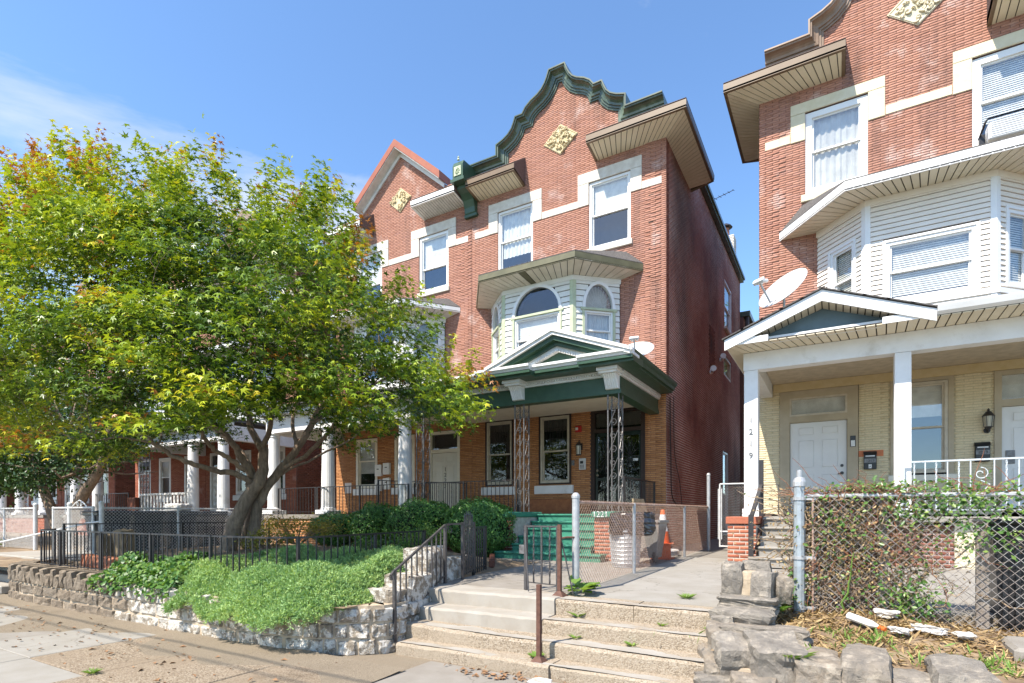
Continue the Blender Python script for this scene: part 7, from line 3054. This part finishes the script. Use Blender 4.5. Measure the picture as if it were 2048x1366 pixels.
L2 = thing('wall_lamp', 'black carriage lantern on the cream brick of the right porch', 'wall lamp', (2.74, F, 3.4))
q = MB()
q.tube([(2.74, F - .006, 3.42), (2.74, F - .03, 3.42)], .06, 10)
q.tube([(2.74, F - .03, 3.42), (2.74, F - .10, 3.36), (2.74, F - .15, 3.42)], .012, 6)
q.lathe([(.03, -.04), (.055, 0), (.08, .02)], 2.74, F - .16, 8, 3.46)
q.lathe([(.115, 0), (.09, .03), (.05, .09), (.02, .11), (.03, .13), (.002, .17)], 2.74, F - .16, 8, 3.70)
for k in range(6):
    a = k * math.pi / 3
    q.tube([(2.74 + .075 * math.cos(a), F - .16 + .075 * math.sin(a), 3.47), (2.74 + .10 * math.cos(a), F - .16 + .10 * math.sin(a), 3.71)], .007, 4)
obj('lantern_frame', q, 'iron_black', L2)
obj('lamp_glass', MB().lathe([(.06, 0), (.085, .23)], 2.74, F - .16, 8, 3.47), 'lamp_glass', L2)


def mailbox(label, x, z, letter):
    th = thing('mailbox', label, 'mailbox', (x, F, z), group='black mailboxes on the cream porch wall')
    b = MB().bbox(x - .125, x + .125, F - .10, F - .008, z, z + .34, .012)
    b.prism([(F - .11, z + .34), (F - .008, z + .34), (F - .008, z + .42), (F - .06, z + .40)], 'x', x - .13, x + .13)
    obj('box', b, 'black_plastic', th)
    obj('lid_strip', MB().box(x - .09, x + .09, F - .106, F - .102, z + .29, z + .315), 'number_white', th)
    pl = obj('number_plate', MB().box(x - .115, x + .115, F - .106, F - .102, z + .15, z + .24), 'iron_silver', th)
    text('box_number', '1219', .085, 'number_black', pl, T(x, F - .107, z + .165) @ FRONT, .001)
    if letter:
        p2 = obj('letter_plate', MB().box(x - .03, x + .03, F - .106, F - .102, z + .02, z + .11), 'number_white', th)
        text('letter', letter, .07, 'number_black', p2, T(x, F - .107, z + .035) @ FRONT, .001)


mailbox('black mailbox on cream brick beside the left white door, over a red sticker', .66, 2.68, 'A')
mailbox('black mailbox on cream brick between the carriage lantern and right door', 2.66, 2.76, None)
tag(obj('sticker', MB().box(.44, .92, F - .0085, F - .0055, 2.98, 3.12), 'orange_sticker'), 'torn red and orange sticker on the cream brick behind the left mailbox', 'sticker')
DB = thing('doorbell', 'black and white doorbell on the door frame of the left white door', 'doorbell', (.32, F, 3.25))
obj('housing', MB().bbox(.27, .38, F - .05, F - .031, 3.22, 3.48, .006), 'black_plastic', DB)
obj('button_plate', MB().bbox(.285, .365, F - .056, F - .051, 3.23, 3.37, .002), 'number_white', DB)
# mailboxes of 1223 and paper sign
mg = 'white mailboxes beside the cream window'
for i, (x, z, lab) in enumerate(((-14.62, 3.05, 'white mailbox nearest the cream window, upper left of four'), (-14.22, 3.10, 'white mailbox upper right of four behind the iron railing'), (-14.62, 2.5, 'white mailbox lower left of four behind the railing'), (-14.22, 2.55, 'white mailbox lower right of four behind the railing'))):
    th = thing('mailbox', lab, 'mailbox', (x, F, z), group=mg)
    obj('box', MB().bbox(x - .16, x + .16, F - .12, F - .008, z, z + .42, .012), 'white_paint', th)
    obj('slot', MB().box(x - .05, x + .05, F - .124, F - .121, z + .24, z + .27), 'number_black', th)
tag(obj('paper_notice', MB().box(-16.45, -16.1, F - .0105, F - .0075, 2.45, 2.85), 'paper_sign'), 'pinkish paper notice on the orange brick by the cream window', 'notice')

# floodlights and camera on the side wall, antenna, chimney, downspout
for z, y, lab in ((7.80, 23.2, 'white floodlight high on the brick side wall beside the glass block window'), (6.86, 21.2, 'lower white floodlight on the brick side wall')):
    th = thing('floodlight', lab, 'floodlight', (-3.98, y, z), group='floodlights on the brick side wall')
    obj('base', MB().tube([(-4.02, y, z), (-3.93, y, z)], .07, 10), 'white_paint', th)
    obj('lamp_head', MB().tube([(-3.95, y, z), (-3.86, y - .25, z + .01), (-3.82, y - .42, z + .03)], [.05, .06, .11], 10), 'white_paint', th)
CH = thing('chimney', 'pale chimney stack with orange pot and cap at the rear roof edge', 'chimney', (-4.6, 27.6, 12.7))
brick_wall(CH, 'stack', T(0, 27.2, 0), -4.9, -4.1, 12.6, 14.6, bm='stone_white', mm='mortar_light', bl=.215, ch=.0735, single=0, th=.7)
s_ = T(-4.1, 27.2, 0) @ RZ(R(90))
brick_wall(CH, 'stack_side', s_, .01, .7, 12.6, 14.6, bm='stone_white', mm='mortar_light', bl=.215, ch=.0735, single=0, th=.1, proud=.004)
obj('chimney_pot', MB().lathe([(.17, 0), (.15, .45)], -4.5, 27.5, 12, 14.61), 'terracotta', CH)
obj('cap', MB().lathe([(.30, 0), (.24, .08), (.06, .2), (.01, .22)], -4.5, 27.5, 12, 15.1), 'iron_black', CH)
AN = thing('antenna', 'thin rooftop antenna on a short mast above the brick side wall', 'antenna', (-4.2, 22.2, 12.9))
obj('mast', MB().tube([(-4.2, 22.2, 12.9), (-4.2, 22.2, 13.8)], .02, 6), 'iron_black', AN)
q = MB().tube([(-4.7, 22.5, 13.75), (-3.3, 21.8, 13.65)], .012, 5)
for k in range(9):
    t = k / 8
    x, y, z = -4.7 + 1.4 * t, 22.5 - .7 * t, 13.75 - .1 * t
    l = .06 + .10 * (1 - t)
    q.tube([(x - l * .4, y - l, z), (x + l * .4, y + l, z)], .008, 4)
obj('boom', q, 'iron_black', AN)
DS = thing('downspout', 'grey downspout pipe on the rear wing beyond the brick side wall', 'downspout', (-3.62, 28.9, .5))
dp = MB().tube([(-3.75, 28.9, .6), (-3.75, 28.9, 11.3)], .09, 10)
obj('pipe', dp, 'iron_grey', DS)
for z in (2.5, 5, 7.5, 10):
    obj('pipe_strap', MB().tube([(-3.75, 28.9, z), (-3.75, 28.9, z + .06)], .10, 10), 'silver_paint', DS)
RWG = thing('rear_wing', 'brick rear wing with green cornice behind the side alley', 'house', (-4.4, 32, .5))
S2_ = T(-3.9, 28.7, 0) @ RZ(R(90))
brick_wall(RWG, 'side_wall', S2_, 0, 9.0, .3, 11.2, [], bm='brick_brown', mm='mortar_dark', bl=.43, ch=.147, single=0, proud=.004)
obj('cornice', MB().box(-4.2, -3.6, 28.72, 38, 11.21, 11.45), 'green_coping', RWG)
obj('end_wall', MB().box(-9.0, -4.19, 28.72, 29.0, .3, 11.2), 'brick_brown', RWG)
# cables on the side wall
cbl = MB()
cbl.tube(smooth_path([(-4.005, 15.5, 4.9), (-4.005, 15.6, 3.2), (-4.005, 15.7, 2.2), (-4.005, 16.4, 1.9), (-4.005, 17.5, 1.7)], 4), .014, 5)
cbl.tube(smooth_path([(-4.005, 15.9, 5.0), (-4.005, 16.0, 3.4), (-4.005, 16.6, 2.6), (-4.005, 16.9, 1.8)], 4), .010, 5)
tag(obj('wall_cable', cbl, 'iron_black'), 'black cables running down the brick side wall from the porch corner', 'cable')

# left garden bits
SL = [(-13.3, 5.75, .34, .30, .62), (-12.85, 5.85, .30, .26, .70)]
for i, (x, y, sx, sy, sz) in enumerate(SL):
    tag(obj('standing_stone', boulder((x, y, .62 + sz / 2), (sx, sy, sz), 8 * i, 4, 60 + i, 4, .07), 'stone_tan'), ('broad tan stone standing upright behind the left pickets', 'narrow taller tan stone standing behind the left pickets')[i], 'stone')
BP = thing('terracotta_edging', 'leaning row of terracotta bricks behind the left iron pickets', 'edging', (-12.6, 5.3, .6))
for k in range(17):
    x = -13.3 + k * .105
    M_ = T(x, 5.35 - .01 * k, .60) @ Matrix.Rotation(R(28 + rng.uniform(-8, 8)), 4, 'Y') @ RZ(R(rng.uniform(-10, 10)))
    obj('brick', MB().bbox(-.04, .04, -.10, .10, 0, .24, .008), 'terracotta', BP, M=M_)
PL_ = thing('terracotta_planter', 'long low terracotta planter lying by the left pickets', 'planter', (-11.4, 5.5, .6))
mb = MB()
v = []
for z, q, l in ((0, .10, .30), (.18, .15, .38), (.20, .17, .40)):
    v += [(-11.3 - l, 5.5 - q, .6 + z), (-11.3 + l, 5.5 - q, .6 + z), (-11.3 + l, 5.5 + q, .6 + z), (-11.3 - l, 5.5 + q, .6 + z)]
mb.add(v, [(4 * r + i, 4 * r + (i + 1) % 4, 4 * r + 4 + (i + 1) % 4, 4 * r + 4 + i) for r in range(2) for i in range(4)] + [(3, 2, 1, 0), (8, 9, 10, 11)])
obj('trough', mb, 'terracotta', PL_)
# row of black bins behind the silver fence
bin_labels = ['black trash bin behind the silver fence nearest the white gate', 'black trash bin behind the silver fence, second from the white gate', 'black trash bin behind the silver fence with a white bag on top', 'black trash bin behind the silver fence nearest the maple trunk']
first = None
for i, (x, y) in enumerate(((-16.9, 7.3), (-17.1, 8.25), (-17.1, 9.2), (-17.2, 10.2))):
    if first is None:
        first = thing('wheeled_bin', bin_labels[0], 'trash can', (x, y, .62), group='black bins behind the silver fence')
        mb = MB()
        v = []
        for z, q in ((.04, .30), (.98, .38), (1.0, .42), (1.05, .42)):
            v += [(x - q, y - q, .62 + z), (x + q, y - q, .62 + z), (x + q, y + q, .62 + z), (x - q, y + q, .62 + z)]
        mb.add(v, [(4 * r + k, 4 * r + (k + 1) % 4, 4 * r + 4 + (k + 1) % 4, 4 * r + 4 + k) for r in range(3) for k in range(4)] + [(3, 2, 1, 0)])
        obj('tub', mb, 'black_plastic', first)
        obj('lid', MB().bbox(x - .44, x + .44, y - .44, y + .44, 1.675, 1.74, .03), 'black_plastic', first)
        for s in (-1, 1):
            obj('wheel', MB().tube([(x + s * .36, y - .3, .72), (x + s * .42, y - .3, .72)], .1, 10), 'black_plastic', first)
    else:
        c = copy_tree(first, T(x, y, .62))
        c['label'] = bin_labels[i]
tag(obj('white_bag', bag((-17.0, 9.2, 1.85), (.55, .5, .22), 9), 'white_litter'), 'crumpled white bag on a black bin behind the silver fence', 'bag')
# litter
tag(obj('plastic_litter', boulder((-14.9, 4.05, .03), (.34, .22, .06), 30, 0, 71, 3, .2), 'blue_litter'), 'crumpled pale blue plastic on the sidewalk at the left wall end', 'litter')
tag(obj('paper_litter', boulder((-2.45, 4.72, .03), (.2, .12, .06), 10, 0, 72, 3, .2), 'white_litter'), 'white scrap of paper below the lowest street step', 'litter')
for i, (x, y, sx, sy, sz, rz, lab) in enumerate(((.74, 6.40, .26, .11, .06, -32, 'longest broken white foam slab on the dry grass under the right fence'), (.50, 6.22, .15, .09, .05, -40, 'white foam piece nearest the grey bottle'), (.42, 6.62, .17, .10, .07, -10, 'white foam lump against the right fence mesh'), (.98, 6.28, .13, .09, .05, 20, 'smallest white foam lump near the concrete kerb'))):
    tag(obj('foam_litter', boulder((x, y, .575 if y < 6.5 else .66), (sx, sy, sz), rz, rng.uniform(-10, 10), 73 + i, 6, .24), 'white_litter'), lab, 'litter')
tag(obj('plastic_bottle', MB().tube([(.10, 6.42, .64), (.28, 6.28, .60), (.34, 6.23, .59)], [.038, .038, .014], 10), 'dish_grey'), 'grey plastic bottle lying on the dry grass', 'litter')
tag(obj('bottle_cap', MB().tube([(.34, 6.23, .585), (.39, 6.19, .575)], [.02, .02], 10), 'cone_orange'), 'orange cap lying by the grey plastic bottle', 'litter')
# overhead wires and their poles (their shadows cross the sidewalk)
for i, (x, lab) in enumerate(((-34, 'wooden utility pole up the street left of the view'), (24, 'wooden utility pole down the street right of the view'))):
    th = thing('utility_pole', lab, 'utility pole', (x, -1.9, 0), group='street utility poles')
    obj('pole', MB().tube([(x, -1.9, -.2), (x, -1.9, 10)], [.16, .11], 10), 'wood_grey', th)
    obj('cross_arm', MB().box(x - .06, x + .06, -2.9, -.9, 8.6, 8.75), 'wood_grey', th)
for i, (y, z, r_, lab) in enumerate(((-2.4, 8.3, .013, 'upper overhead cable strung along the street'), (-1.3, 7.2, .015, 'lower overhead cable strung along the street'))):
    pts = []
    for k in range(25):
        t = k / 24
        pts.append((-34 + 58 * t, y + .12 * math.sin(t * 3), z + .9 * (2 * t - 1) ** 2))
    tag(obj('overhead_cable', MB().tube(pts, r_, 6), 'iron_black'), lab, 'cable', 'overhead cables')
